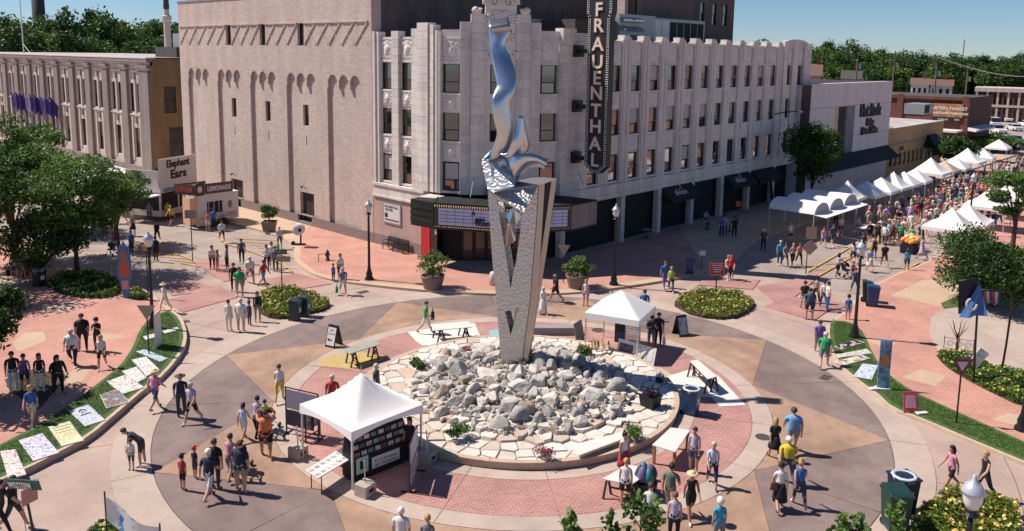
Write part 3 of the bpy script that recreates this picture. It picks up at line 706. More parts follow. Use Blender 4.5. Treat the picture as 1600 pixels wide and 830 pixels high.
for s, ux, z in (('A', 740, 4.3), ('SEPT', 752, 3.83), ('TICKETS', 758, 3.59), ('AR', 788, 4.3), ('EMBER', 782, 3.83)):
    uu = (G(ux, 362, 3.0)-F_.p).dot(F_.d)
    text('lettering', s, .34, M_ink, mq, F_.M(uu, .02, z-.04), .01, bold=.025)
MB().box(40.6, 43.0, 37.7, 40.5, zt_+.1, zt_+.9).build('sign_housing', M_dark, mq)
for px, py, qx, qy in ((741, 273, 735, 308), (903, 268, 912, 290), (655, 265, 668, 300)):   # stays back to the wall
    a = AT(px, py, Vector((42.0, 40.2, 0))); b = AT(qx, qy, Vector((40.2, 38.6, 0)))
    MB().tube([a, b], .035, 5).build('stay_rod', M_metal, mq)
MB().prism([(39.0,44.7),(39.0,43.2),(37.9,43.0),(37.4,44.3)], 4.1, 4.9).build('canopy_end', M_limest, mq)

bs = thing('blade_sign', 'tall black vertical FRAUENTHAL blade sign edged with white bulbs on the theatre corner', 'sign')
BX = 47.0; yi, yo = GX(916, 150, BX).y, GX(950, 150, BX).y; zbot = GX(930, 270, BX).z; ztop = 21.2
Fb = Fac((BX, yi), (BX, yo)); wS = Fb.L
prof = [(0.0, zbot+.5), (.35*wS, zbot-.05), (.65*wS, zbot-.05), (wS, zbot+.5), (wS*1.0, 17.6), (wS*1.08, 18.0), (wS*1.08, 19.6), (.9*wS, 20.2), (.5*wS, ztop), (.1*wS, 20.2), (-.08*wS, 19.6), (-.08*wS, 18.0), (0, 17.6)]
n = len(prof); g = MB()
g.add([Fb.T(u, 0, z) for u, z in prof]+[Fb.T(u, -.55, z) for u, z in prof], [tuple(range(n)), tuple(range(2*n-1, n-1, -1))]+[(i, n+i, n+(i+1)%n, (i+1)%n) for i in range(n)])
g.build('cabinet', M_black, bs)
g = MB(); pr = [(u*(.86)+.07*wS, zbot+.25+(z-zbot)*.985) for u, z in prof]
g.add([Fb.T(u, .012, z) for u, z in pr], [tuple(range(n))]); g.build('face', mat('sign_face_black', '#1d2224', .5, .1, 2), bs)
g = MB()
for i in range(n):
    a, b = Vector(prof[i]), Vector(prof[(i+1) % n]); L = (b-a).length; k = int(L/.16)
    for off_ in (.07, .2):
        for j in range(k):
            p = a+(b-a)*(j+.5)/k; nrm = Vector((-(b-a).y, (b-a).x))/L; p = p+nrm*off_
            g.add([Fb.T(p.x+dx, .015+dw, p.y+dz) for dx, dw, dz in ((-.04,0,-.04),(.04,0,-.04),(.04,0,.04),(-.04,0,.04),(0,.05,0))], [(0,1,4),(1,2,4),(2,3,4),(3,0,4)])
g.build('bulb_border', mat('sign_bulb', '#e6e2da', .3), bs, kind='stuff')
M_let = mat('sign_letter', '#dcc6b6', .4); M_lback = mat('letter_red_edge', '#6b3a33', .5)
for i, ch in enumerate('FRAUENTHAL'):
    py = [16, 41, 70, 98, 123, 147, 174, 199, 226, 252][i]; z = GX(937, py, BX).z
    text('letter', ch, 1.32, M_lback, bs, Fb.M(wS*.5, .03, z-.0), .02, sx=1.12, bold=.07)
    text('letter', ch, 1.32, M_let, bs, Fb.M(wS*.5, .07, z), .03, sx=1.12, bold=.025)
for py in (80, 166, 246):
    z = GX(905, py, BX).z
    MB().box(BX-.5, BX+.35, 37.45, 37.95, z-.42, z+.42).build('bracket_box', M_black, bs); MB().box(BX-.3, BX-.1, yi-.05, 37.5, z-.16, z+.16).build('bracket_arm', M_black, bs)

# ---------- limestone building down the left street
lb = thing('limestone_hall', 'long pale limestone building with dark pilasters and tall windows behind the street trees', 'building')
LX = 41.6; FLb = Fac((LX, 190), (LX, 97.5)); u_ = lambda Y: 190-Y
piers = [98.85]+[104.6+6.02*k*.99 for k in range(14)]
for Y in piers:
    wd = 1.35 if Y < 99 else .85
    FLb.b('pilaster', M_pil, lb, u_(Y)-wd, u_(Y)+wd, 0, .35, .9, 12.5); FLb.b('capital', M_limest, lb, u_(Y)-wd-.06, u_(Y)+wd+.06, 0, .42, 12.5, 12.8); FLb.b('capital_cap', M_pil, lb, u_(Y)-wd-.2, u_(Y)+wd+.2, 0, .55, 12.8, 13.1)
hs = []; sp = []
for a, b in zip(piers, piers[1:]):
    m_ = (a+b)/2; lo_ = a+(1.35 if a < 99 else .85); hi_ = b-.85; m_ = (lo_+hi_)/2
    hs += [(u_(m_)-1.7, u_(m_)-.25, 7.4, 10.9), (u_(m_)+.25, u_(m_)+1.7, 7.4, 10.9), (u_(m_)-.85, u_(m_)+.85, 1.8, 5.5)]; sp.append(m_)
FLb.holed(MB(), 0, FLb.L, 0, 13.2, hs, .3).build('wall', M_limest, lb)
MB().box(LX+.32, 75, 97.8, 190, 0, 13.9).build('core_wall', M_limest, lb)
wl1 = window_mesh(1.45, 3.5); wl2 = window_mesh(1.7, 3.7)
for i, m_ in enumerate(sp):
    put_window(wl1, FLb, u_(m_)-.975, -.2, 7.4, lb); put_window(wl1, FLb, u_(m_)+.975, -.2, 7.4, lb); put_window(wl2, FLb, u_(m_), -.2, 1.8, lb)
    FLb.b('mullion', M_limest, lb, u_(m_)-.2, u_(m_)+.2, .0, .12, 7.2, 11.3)
    for z in (6.4, 11.75): FLb.b('boss', M_pil, lb, u_(m_)-.22, u_(m_)+.22, 0, .18, z-.35, z+.35)
    FLb.b('ledge', M_limest, lb, u_(m_)-2.0, u_(m_)+2.0, 0, .16, 7.0, 7.2)
    for s in (-1, 1): FLb.b('window_surround', M_limest, lb, u_(m_)+s*1.15-.2, u_(m_)+s*1.15+.2, 0, .1, 1.5, 6.9)
FLb.b('plinth', M_pil, lb, 0, FLb.L, -.3, .4, 0, .895)
FLb.b('architrave', M_pil, lb, 0, FLb.L, 0, .14, 12.25, 12.48); FLb.b('cornice', M_pil, lb, 0, FLb.L+.2, -.3, .5, 13.5, 13.9); FLb.b('frieze', M_limest, lb, 0, FLb.L, -.3, .2, 13.1, 13.495); FLb.b('coping', M_white, lb, 0, FLb.L+.22, -.6, .55, 13.9, 14.05)
FSd = Fac((LX, 97.5), (62, 97.5)); sh = [(1.5, 3.0, 7.45, 10.6), (3.6, 5.2, 7.45, 10.6), (1.9, 4.6, 1.9, 5.7)]
FSd.holed(MB(), 0, FSd.L, 0, 13.9, sh, .3).build('side_wall', M_tanw, lb)
for h in sh: put_window(window_mesh(h[1]-h[0], h[3]-h[2]), FSd, (h[0]+h[1])/2, -.2, h[2], lb)
MB().box(LX, 75, 97.5, 190, 14.0, 14.04).build('roof', M_roof, lb)
MB().box(46, 55, 100, 106, 14.04, 15.3).build('roof_curb', M_dkroof, lb)
tk = thing('rooftop_tank_screen', 'pale metal screen with railings on the limestone hall roof', 'rooftop screen')
MB().box(47, 58, 98.6, 103, 14.04, 17.0).build('screen', M_metal, tk)
for k in range(3): MB().box(46.7, 58, 98.2, 98.3, 14.8+k*1.0, 14.9+k*1.0).build('rail', M_white, tk)
for k in range(5): MB().box(46.8+k*2.6, 46.95+k*2.6, 98.15, 98.35, 14.04, 17.2).build('post', M_white, tk)
fl = ['#3b3f8a', '#5a4aa0', '#8b7fc4', '#2f3a78', '#6a55b0', '#c9c4d8']
for i in range(9):                          # flags over the hall's entrance
    Y = 128+i*2.2; t = thing('hanging_flag', '%s purple or blue flag from the corner end of the limestone hall front' % ('first', 'second', 'third', 'fourth', 'fifth', 'sixth', 'seventh', 'eighth', 'ninth')[i], 'flag', group='flags on the limestone hall')
    MB().tube([(LX-.2, Y, 6.6), (LX-1.5, Y, 8.4)], .04, 5).build('pole', M_white, t)
    g = MB(); nn = 7
    for j in range(nn): g.v += [(LX-.35-1.1*j/(nn-1), Y+.18*sin(j*1.7), 6.9+1.4*j/(nn-1)), (LX-.45-.9*j/(nn-1), Y+.3*sin(j*1.7+.5), 4.9+.9*j/(nn-1))]
    for j in range(nn-1): g.f.append((2*j, 2*j+1, 2*j+3, 2*j+2)); g.m.append(0)
    g.build('cloth', mat('flag_cloth_%d' % (i % 6), fl[i % 6], .8, .2, 3), t)
am = thing('roof_mast', 'thin guyed white mast on the limestone hall roof', 'mast')
b_ = GX(37, 82, LX+4); MB().tube([(LX+4, b_.y, 14), (LX+4, b_.y, 24)], .09, 6).build('pole', M_white, am); MB().tube([(LX+4, b_.y, 15.6), (LX+4, b_.y-3.5, 14)], .05, 5).build('guy', M_white, am)

# ---------- shops down the right street
wb = thing('white_panel_building', 'plain off white panelled shop building with dark lettering and tall opening', 'building')
WY = 36.4; xs0 = GY(1268,140,WY).x; xs1 = GY(1394,140,WY).x; FW = Fac((xs0, WY), (xs1, WY)); zt2 = 12.35
M_wp = mat('offwhite_panel', '#d3ccca', .75, .05, 1.2, .04, 20, stain=.1)
op = (GY(1303,200,WY).x-xs0, GY(1334,200,WY).x-xs0)
FW.holed(MB(), 0, FW.L, 0, zt2, [(op[0], op[1], 2.6, 9.7)], 1.0).build('wall', M_wp, wb)
MB().box(xs0, xs1, WY+1.02, 62, 0, zt2-.15).build('core_wall', M_wp, wb); MB().box(xs0, xs1, WY+.02, WY+1.0, zt2-.1, zt2-.02).build('parapet_top', M_wp, wb)
MB().box(xs0+.01, xs0+.2, WY+.01, 62, 0, zt2-.01).build('side_wall', M_dbrick, wb)
MB().box(xs0+.3, xs1-.2, WY+.3, 61.8, zt2-.06, zt2-.03).build('roof', M_brown, wb)
for z in (9.75, 6.2, 3.3): FW.b('panel_joint', M_mort, wb, 0, FW.L, -.02, .004, z-.03, z+.03)
for k in range(1, 5): FW.b('panel_joint', M_mort, wb, k*FW.L/5-.02, k*FW.L/5+.02, -.02, .003, 0, zt2)
FW.b('glass', M_glass, wb, op[0], op[1], -1.0, -.95, 2.6, 9.7)
us = GY(1341,180,WY).x-xs0; ue2 = GY(1376,180,WY).x-xs0; um = (us+ue2)/2
for s, sz, z in (('Hot Rodz', 2.1, 8.95), ('Harley', 1.2, 7.55), ('Motor Clothes', 1.2, 6.55)): text('lettering', s, sz, M_ink, wb, FW.M(um, .1, z), .08, bold=.05, sx=(.8 if sz > 2 else .72))
g = MB(); g.hexa([FW.T(-.1,1.6,2.9), FW.T(FW.L,1.6,2.9), FW.T(FW.L,0,2.9), FW.T(-.1,0,2.9), FW.T(-.1,1.5,3.1), FW.T(FW.L,1.5,3.1), FW.T(FW.L,.01,4.3), FW.T(-.1,.01,4.3)]); g.build('awning', M_awn, wb)
tb = thing('tan_shop', 'low tan stucco shop with a strip of windows and black hipped awning', 'building')
xa = GY(1388,215,WY).x; xb = GY(1474,200,WY).x; FT = Fac((xa, WY), (xb, WY)); zt3 = GY(1430, 196, WY).z
M_ts = mat('tan_stucco', '#b9976b', .9, .08, 1.2, .05, 25, stain=.14)
nW = 12; hs = [(1.0+k*(FT.L-2)/nW, 1.0+(k+.62)*(FT.L-2)/nW, 1.3, 2.9) for k in range(nW) if k not in (8,)]
FT.holed(MB(), 0, FT.L, 0, zt3, hs, .2).build('wall', M_ts, tb); MB().box(xa, xb, WY+.22, 60, 0, zt3-.2).build('core_wall', M_ts, tb); MB().box(xa, xb, WY+.02, 60, zt3-.02, zt3).build('roof', M_roof, tb)
for h in hs: FT.b('window', M_glass, tb, h[0], h[1], -.2, -.15, h[2], h[3])
FT.b('cornice_band', M_pil, tb, 0, FT.L, 0, .06, 4.15, 4.32); FT.b('parapet_cap', M_white, tb, 0, FT.L, -.3, .05, zt3, zt3+.1)
dx_ = 1.0+8*(FT.L-2)/nW; FT.b('door', M_brown, tb, dx_, dx_+1.1, -.1, .03, 0, 2.9); FT.b('door_frame', M_limest, tb, dx_-.3, dx_-.02, 0, .12, 0, 3.1); FT.b('door_frame', M_limest, tb, dx_+1.12, dx_+1.4, 0, .12, 0, 3.1)
g = MB(); a, b = dx_-.6, min(FT.L, dx_+5.2); g.hexa([FT.T(a,1.6,2.95), FT.T(b,1.6,2.95), FT.T(b,0,2.95), FT.T(a,0,2.95), FT.T(a+1.2,.3,4.6), FT.T(b-1.2,.3,4.6), FT.T(b-1.2,.01,4.6), FT.T(a+1.2,.01,4.6)]); g.build('awning', M_awn, tb)
text('lettering', 'Bank', .8, M_brown, tb, FT.M(5.2, .05, 3.5), .03)
xq = GY(1440,178,WY+6).x
ac = thing('rooftop_unit', 'grey boxy ventilation unit on the tan shop roof', 'air unit')
MB().box(xq-2.2, xq+2.4, WY+5, WY+8, zt3+.25, zt3+1.9).build('casing', M_metal, ac); MB().box(xq-1.9, xq+.2, WY+4.96, WY+5, zt3+.5, zt3+1.7).build('grille', M_dark, ac); MB().box(xq-2.2, xq+2.4, WY+5.2, WY+7.8, zt3, zt3+.25).build('base', M_black, ac)
a2 = thing('rooftop_hood', 'white rounded exhaust hood on the tan shop roof next to the white building', 'hood')
MB().tube([(xa+1.5, WY+3, zt3+.75), (xa+4.6, WY+3, zt3+.75)], 1.0, 14).build('drum', M_white, a2, smooth=True); MB().box(xa+1.8, xa+4.3, WY+2.4, WY+3.6, zt3, zt3+.4).build('base', M_dark, a2)
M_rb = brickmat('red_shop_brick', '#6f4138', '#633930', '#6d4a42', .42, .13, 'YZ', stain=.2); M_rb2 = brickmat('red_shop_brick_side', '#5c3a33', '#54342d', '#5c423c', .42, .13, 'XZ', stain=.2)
bb = thing('red_brick_shop', 'long red brick shop block with a billboard on its corner', 'building')
BXX = 150.; Fr_ = Fac((BXX, 70), (BXX, 38.0)); zt4 = 9.0
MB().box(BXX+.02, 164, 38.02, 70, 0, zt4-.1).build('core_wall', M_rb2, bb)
Fr_.b('front_wall', M_rb, bb, 0, Fr_.L, 0, .02, 0, zt4); Fr_.b('cornice', M_rb, bb, 0, Fr_.L, 0, .25, zt4-.5, zt4); Fr_.b('dark_band', M_black, bb, 0, Fr_.L, .02, .1, zt4-1.2, zt4-.95)
for k in range(4): Fr_.b('pier', M_rb, bb, Fr_.L-1-k*10.3, Fr_.L-.0-k*10.3, .02, .3, 0, zt4+.2)
MB().box(BXX, 164, 38, 70, zt4-.05, zt4).build('roof', M_dkroof, bb)
Fr_.b('window', M_glass, bb, 16.5, 18.5, .02, .05, 6.6, 8.0)
uB0 = 70-GX(1460,170,BXX).y; uB1 = 70-GX(1506,170,BXX).y
bd = Fr_.b('billboard', mat('billboard_print', '#8a5a34', .6, .5, 1.5, col2='#c98a4f'), bb, uB0, uB1, .3, .45, 4.9, 7.9)
text('lettering', 'FARMERS MARKET', .72, M_white, bd, Fr_.M((uB0+uB1)/2, .47, 7.1), .01, bold=.02); text('lettering', 'DOWNTOWN MUSKEGON', .5, M_white, bd, Fr_.M((uB0+uB1)/2, .47, 6.3), .01, bold=.02); Fr_.b('lower_strip', M_ink, bd, uB0, uB1, .45, .46, 4.9, 5.7); text('lettering', 'thebank', .5, M_white, bd, Fr_.M(uB0+1.6, .47, 5.3), .01)
text('lettering', '444', .5, M_white, bd, Fr_.M(uB1-.8, .47, 5.3), .01)
g = MB(); g.hexa([(148.2,36.2,3.6),(160,36.2,3.6),(160,38,3.6),(149.9,38,3.6),(148.2,36.2,3.9),(160,36.2,3.9),(160,38,4.2),(149.9,38,4.2)]); g.build('canopy', M_white, bb)
MB().box(146, 149.9, 38.5, 52, 3.4, 3.7).build('front_canopy', M_white, bb)
# ------------------------------------------------------------------ foliage makers
def leafmat(name, c1, c2, trans=.25):
    m = bpy.data.materials.new(name); m.use_nodes = True; nt = m.node_tree; N = nt.nodes; L = nt.links; b = N['Principled BSDF']
    b.inputs['Roughness'].default_value = .55; b.inputs['Specular IOR Level'].default_value = .35
    a = N.new('ShaderNodeAttribute'); a.attribute_name = 'tint'
    r = N.new('ShaderNodeValToRGB'); L.new(a.outputs['Fac'], r.inputs[0]); r.color_ramp.elements[0].color = (*c3(c1), 1); r.color_ramp.elements[1].color = (*c3(c2), 1)
    L.new(r.outputs[0], b.inputs['Base Color'])
    t = N.new('ShaderNodeBsdfTranslucent'); L.new(r.outputs[0], t.inputs[0]); mx = N.new('ShaderNodeMixShader'); mx.inputs[0].default_value = trans
    L.new(b.outputs[0], mx.inputs[1]); L.new(t.outputs[0], mx.inputs[2]); L.new(mx.outputs[0], N['Material Output'].inputs[0])
    MATS[name] = m; return m
def leaf_mesh(name, P, size, m, seed=0, up=.5, aspect=.55, tint=None, droop=0.):
    rg = np.random.default_rng(seed); n = len(P)
    d = rg.normal(size=(n,3)); d[:,2] -= droop; d /= np.linalg.norm(d, axis=1)[:,None]
    nn = rg.normal(size=(n,3)); nn[:,2] = abs(nn[:,2])+up; s = np.cross(d, nn); s /= np.linalg.norm(s, axis=1)[:,None]+1e-9
    L = size*rg.uniform(.6, 1.3, n)[:,None]; W = L*aspect*.5
    V = np.stack([P-d*L*.5, P+s*W, P+d*L*.5, P-s*W], 1).reshape(-1, 3)
    me = bpy.data.meshes.new(name); me.vertices.add(4*n); me.vertices.foreach_set('co', V.ravel())
    me.loops.add(4*n); me.loops.foreach_set('vertex_index', np.arange(4*n, dtype=np.int32)); me.polygons.add(n)
    me.polygons.foreach_set('loop_start', np.arange(0, 4*n, 4, dtype=np.int32)); me.polygons.foreach_set('loop_total', np.full(n, 4, dtype=np.int32))
    at = me.attributes.new('tint', 'FLOAT', 'FACE'); tt = rg.random(n) if tint is None else np.clip(tint+rg.normal(0, .18, n), 0, 1)
    at.data.foreach_set('value', tt.astype(np.float32)); me.materials.append(m); me.update(); return me
def clumps(rg, nb, R, center, n, flat=1., shell=.55, sub=.36):     # leaf positions gathered in lumps inside an ellipsoid
    c = rg.normal(size=(nb,3)); c /= np.linalg.norm(c, axis=1)[:,None]; c *= (rg.uniform(shell, 1., nb)**.6)[:,None]
    c = c*np.array(R)*.74; k = rg.integers(0, nb, n); p = rg.normal(size=(n,3)); p /= np.linalg.norm(p, axis=1)[:,None]; p *= (rg.random(n)**.45)[:,None]
    sz = rg.uniform(.6, 1.25, nb)[k][:,None]; tint = rg.uniform(.15, .85, nb)[k]
    return c[k]+p*np.array(R)*sub*sz*np.array([1,1,flat])+np.array(center), tint, c+np.array(center)
M_bark = mat('bark', '#4d4035', .95, .2, 8, .5, 20)
M_bark2 = mat('grey_bark', '#6d6257', .95, .2, 8, .5, 20)
LEAF_G = leafmat('maple_leaf', '#1f3a14', '#4c6a25'); LEAF_L = leafmat('locust_leaf', '#2a4a1c', '#6d8a40', .35); LEAF_D = leafmat('dark_leaf', '#223a1a', '#4c6b2e'); LEAF_Y = leafmat('daylily_leaf', '#3a5a1c', '#8c9440', .3)
LEAF_S = leafmat('shrub_leaf', '#2c4a1c', '#6a8a3c', .3); FLOW_Y = leafmat('yellow_petal', '#d9b040', '#ece08c', .3); FLOW_P = leafmat('pink_petal', '#a83a63', '#d77a9a', .3)
def tree_parts(seed, R, H, trunk_h, n, size, lm, nb=26, trunk_r=.18, flat=.8, shell=.45, sub=.36, limbs=9, up=.6, bark=None):
    rg = np.random.default_rng(seed)
    P, tint, C = clumps(rg, nb, R, (0, 0, trunk_h+(H-trunk_h)*.52), n, flat, shell, sub)
    crown = leaf_mesh('crown', P, size, lm, seed, up=up, tint=tint)
    g = MB(); top = trunk_h+(H-trunk_h)*.55
    g.tube([(0,0,-.1), (.03*R[0]*.3, 0, trunk_h*.5), (.05, .04, trunk_h), (0, .08, top)], [trunk_r*1.25, trunk_r, trunk_r*.8, trunk_r*.3], 8)
    for i in rg.choice(len(C), min(limbs, len(C)), replace=False):
        z0 = trunk_h*rg.uniform(.75, 1.05)+.25*(top-trunk_h)*rg.random(); c = C[i]; midp = (c[0]*.45, c[1]*.45, z0+(c[2]-z0)*.6)
        g.tube([(0, 0, z0), midp, tuple(c)], [trunk_r*.5, trunk_r*.33, trunk_r*.1], 5)
    return crown, g.mesh('trunk', bark or M_bark, smooth=True)
def plant_tree(name, meshes, label, cat, loc, rz=0., sc=1., group=None, zs=1.):
    t = thing(name, label, cat, loc, rz, group); t.scale = (sc, sc, sc*zs)
    inst('crown', meshes[0], t); inst('trunk', meshes[1], t); return t

# ------------------------------------------------------------------ central planter
M_coping = mat('planter_stone', '#b9a08b', .85, .12, 3, .2, 25)
M_flag = [mat('flagstone_%d' % i, c, .9, .12, 3.5, .35, 14, stain=.1) for i, c in enumerate(('#d3c8bc', '#cabdaf', '#dad1c7', '#c0afa0', '#c9ae96'))]
M_rock = [mat('boulder_%d' % i, c, .9, .28, 3.0, .6, 9, obj=False, stain=.3) for i, c in enumerate(('#b8b2ab', '#c5bdb4', '#aaa59f', '#cfc6bb', '#b09d89'))]
M_bed = mat('gravel_bed', '#9b9187', .95, .3, 9, .6, 25)
pl = thing('planter_wall', 'low round stone planter wall ringing the heap of boulders', 'planter')
for k in range(24):
    MB().prism(arcslab(6.72, 6.93, 15*k, 15*k+15, 0, 4, .006), .0, .24).build('wall_segment', M_coping, pl); MB().prism(arcslab(6.7, 6.96, 15*k+3, 15*k+18, 0, 4, .006), .24, .3).build('coping_stone', M_coping, pl, bevel=.015)
def dome(r): return .27+.62*max(0, 1-(r/5.6)**2)
g = MB(); nr, na = 8, 48
for i in range(nr+1):
    r = 6.72*i/nr
    for j in range(na): g.v.append((*polar(r, j*360/na), dome(r)-.06))
g.f = [(i*na+j, i*na+(j+1)%na, (i+1)*na+(j+1)%na, (i+1)*na+j)[::-1] for i in range(nr) for j in range(na)]; g.m = [0]*len(g.f)
struct(g.build('planter_ground', M_bed))
bedo = bpy.data.objects['planter_ground']
rr = random.Random(11)
def clip(poly, p, n):                      # keep the side of the line through p that lies against n
    out = []
    for a, b in zip(poly, poly[1:]+poly[:1]):
        da = (a[0]-p[0])*n[0]+(a[1]-p[1])*n[1]; db = (b[0]-p[0])*n[0]+(b[1]-p[1])*n[1]
        if da <= 0: out.append(a)
        if da*db < 0: t = da/(da-db); out.append((a[0]+(b[0]-a[0])*t, a[1]+(b[1]-a[1])*t))
    return out
seeds = []
tries = 0
while len(seeds) < 285 and tries < 20000:
    tries += 1; r = sqrt(rr.uniform(3.3**2, 6.95**2)); p = polar(r, rr.uniform(0, 360))
    if all((p[0]-q[0])**2+(p[1]-q[1])**2 > rr.uniform(.42, .62)**2 for q in seeds): seeds.append(p)
for p in seeds:
    c = [polar(6.74, a) for a in range(0, 360, 6)]
    for q in sorted(seeds, key=lambda q: (p[0]-q[0])**2+(p[1]-q[1])**2)[1:22]:
        c = clip(c, ((p[0]+q[0])/2, (p[1]+q[1])/2), (q[0]-p[0], q[1]-p[1]))
        if len(c) < 3: break
    if len(c) < 3: continue
    cx_ = sum(v[0] for v in c)/len(c); cy_ = sum(v[1] for v in c)/len(c)
    if hypot(cx_-CX, cy_-CYY) < 3.8: continue
    h = dome(hypot(cx_-CX, cy_-CYY)); k = .945
    o2 = [(cx_+(v[0]-cx_)*k, cy_+(v[1]-cy_)*k) for v in c]; ins = [(cx_+(v[0]-cx_)*.88, cy_+(v[1]-cy_)*.88) for v in c]
    MB().prism(o2, h-.12, h+rr.uniform(.0, .045), top=ins).build('flagstone', rr.choice(M_flag[:3]*3+M_flag), bedo)
def rock_mesh(seed):
    r_ = random.Random(seed); bm = bmesh.new(); bmesh.ops.create_icosphere(bm, subdivisions=3, radius=1)
    planes = [(Vector((r_.gauss(0,1), r_.gauss(0,1), r_.gauss(0,.8))).normalized(), r_.uniform(.42, .8)) for _ in range(15)]
    for v_ in bm.verts:
        p = v_.co.copy()
        for nrm, d in planes:
            k = p.dot(nrm)
            if k > d: p -= nrm*(k-d)
        p *= 1+.07*noise.noise(p*1.6+Vector((seed*3.1, 0, 0)))+.04*noise.noise(p*5+Vector((0, seed, 0)))
        v_.co = Vector((p.x*1.15, p.y*.9, p.z*.8))
    me = bpy.data.meshes.new('boulder'); bm.to_mesh(me); bm.free()
    return me
RM = []
for s in range(10):
    me = rock_mesh(s); me.materials.append(M_rock[s % 5]); RM.append(me)
SB = G(806, 592)                           # foot of the sculpture
placed = []; tries = 0
while len(placed) < 290 and tries < 14000:
    tries += 1
    big = len(placed) < 70; a = rr.uniform(0, 360); r = 4.9*sqrt(rr.random()); s = rr.uniform(.34, .58) if big else rr.uniform(.16, .34)
    x, y = polar(r, a)
    if (Vector((x, y, 0))-SB).length < .85+s*.4: continue
    if r > 4.2 and s > .45: continue
    if any((x-p[0])**2+(y-p[1])**2 < (.7*(s+p[2]))**2 for p in placed): continue
    placed.append((x, y, s))
for x, y, s in placed:
    o = inst('boulder', rr.choice(RM), None, (x, y, dome(hypot(x-CX, y-CYY))+s*rr.uniform(.0, .26)), (rr.uniform(-.35, .35), rr.uniform(-.35, .35), rr.uniform(0, 6.28)), (s*rr.uniform(.9, 1.2), s*rr.uniform(.85, 1.1), s*rr.uniform(.8, 1.1)))
    big = s > .4
    tag(o, 'large pale grey boulder in the heap around the steel sculpture' if big else 'small pale rock wedged among the boulders below the steel sculpture', 'boulder', 'large boulders in the planter' if big else 'small rocks in the planter')
g = MB()                                   # stone chips in the gaps
for _ in range(900):
    r = 5.0*sqrt(rr.random()); x, y = polar(r, rr.uniform(0, 360)); s = rr.uniform(.06, .15); z = dome(r)
    pts = [(x+s*rr.uniform(.6, 1.2)*cos(t), y+s*rr.uniform(.6, 1.2)*sin(t), z-.03) for t in (0, 1.6, 3.1, 4.7)]; top = [(x+(p[0]-x)*.55, y+(p[1]-y)*.55, z+s*rr.uniform(.5, 1)) for p in pts]
    g.hexa(pts+top)
tag(g.build('gravel', M_rock[1]), 'loose pale stone chips filling the gaps between boulders', 'gravel', kind='stuff')
tb_ = MB().prism([tuple(G(a, b, .45)[:2]) for a, b in ((894,698),(978,676),(985,684),(905,714))], .43, .52).build('stone_bench_slab', M_flag[2])
tag(tb_, 'long smooth white slab laid on the front edge of the planter', 'slab')
def clump_plant(px, py, z, R, h, n, size, lm, label, name='planter_shrub', cat='plant', flower=None, seed=1):
    c = G(px, py, z); rg = np.random.default_rng(seed); t = thing(name, label, cat, c)
    P, tint, _ = clumps(rg, 9, (R, R, h*.6), (0, 0, h*.5), n, 1, .2, .5); inst('foliage', leaf_mesh('foliage', P, size, lm, seed, up=.2, aspect=.35, tint=tint), t)
    g = MB()
    for i in range(6): a = i*1.05; g.tube([(0, 0, -.05), (R*.5*cos(a), R*.5*sin(a), h*.6)], [.02, .008], 4)
    g.build('stem', M_bark, t)
    if flower is not None:
        P2 = P[rg.choice(len(P), n//2)]; P2[:,2] += .06; inst('blossom', leaf_mesh('blossom', P2, size*.9, flower, seed+5, up=1, aspect=.9), t)
    return t
clump_plant(652, 576, .5, .42, .5, 500, .16, LEAF_S, 'low grassy shrub on the left rear of the planter flagstones', seed=2)
clump_plant(714, 682, .45, .48, .5, 600, .15, LEAF_S, 'green leafy shrub at the front of the rocks near the white tent', seed=3)
clump_plant(909, 556, .5, .5, .5, 600, .15, LEAF_S, 'dark green shrub at the back rim near the small white tent', seed=4)
clump_plant(990, 682, .45, .5, .55, 600, .15, LEAF_S, 'feathery shrub at the right front rim of the planter', seed=5)
clump_plant(730, 550, .45, .34, .25, 220, .1, LEAF_S, 'clump of magenta flowers at the back of the planter', 'flower_clump', 'flowers', FLOW_P, 6)
clump_plant(852, 710, .45, .42, .3, 300, .1, LEAF_S, 'clump of pink flowers on the front rim of the planter', 'flower_clump', 'flowers', FLOW_P, 7)
o = tag(inst('sandstone_slab', RM[4], None, G(927, 562, .42), (0, 0, .3), (.5, .35, .12)), 'flat orange sandstone slab behind the rocks by the driftwood', 'stone')
# driftwood bundle
dw = thing('driftwood_pile', 'heap of pale split driftwood beside the small white tent', 'firewood', G(932, 552, .3))
M_wood = mat('driftwood', '#a88a68', .9, .25, 6, .4, 20)
for i in range(24):
    x, y = rr.uniform(-.9, .9), rr.uniform(-.35, .35); a = rr.uniform(.6, 1.5); L = rr.uniform(.4, .8); h = .1+.25*(1-abs(x))
    MB().tube([(x, y, h), (x+L*.4*cos(a), y+L*.3, h+L*.45), (x+L*.6*cos(a), y+L*.4, h+L*.55)], [.07, .05, .015], 5).build('branch', M_wood, dw)

# ------------------------------------------------------------------ steel sculpture
def steel(name, rough, bump, scale, c='#b9b6b3'):
    m = mat(name, c, rough, metal=1.0); nt = m.node_tree; N = nt.nodes; L = nt.links
    gg = N.new('ShaderNodeNewGeometry'); v_ = N.new('ShaderNodeTexVoronoi'); v_.inputs['Scale'].default_value = scale; L.new(gg.outputs['Position'], v_.inputs['Vector'])
    bp = N.new('ShaderNodeBump'); bp.inputs['Strength'].default_value = bump; bp.inputs['Distance'].default_value = .06; L.new(v_.outputs['Distance'], bp.inputs['Height']); L.new(bp.outputs[0], N['Principled BSDF'].inputs['Normal'])
    return m
M_ham = steel('hammered_steel', .4, .6, 7.5, '#cbc6c2'); M_pol = steel('polished_steel', .3, .05, 3.0, '#cfd0d1'); M_sat = steel('satin_steel', .3, .05, 5.0, '#b5ada6')
sc_ = thing('steel_sculpture', 'towering hammered and polished stainless steel abstract sculpture rising from the boulders', 'sculpture', SB)
INV = Matrix.Translation(-SB)
def S(px, py, dd=0.): return AT(px, py, SB, dd)-SB
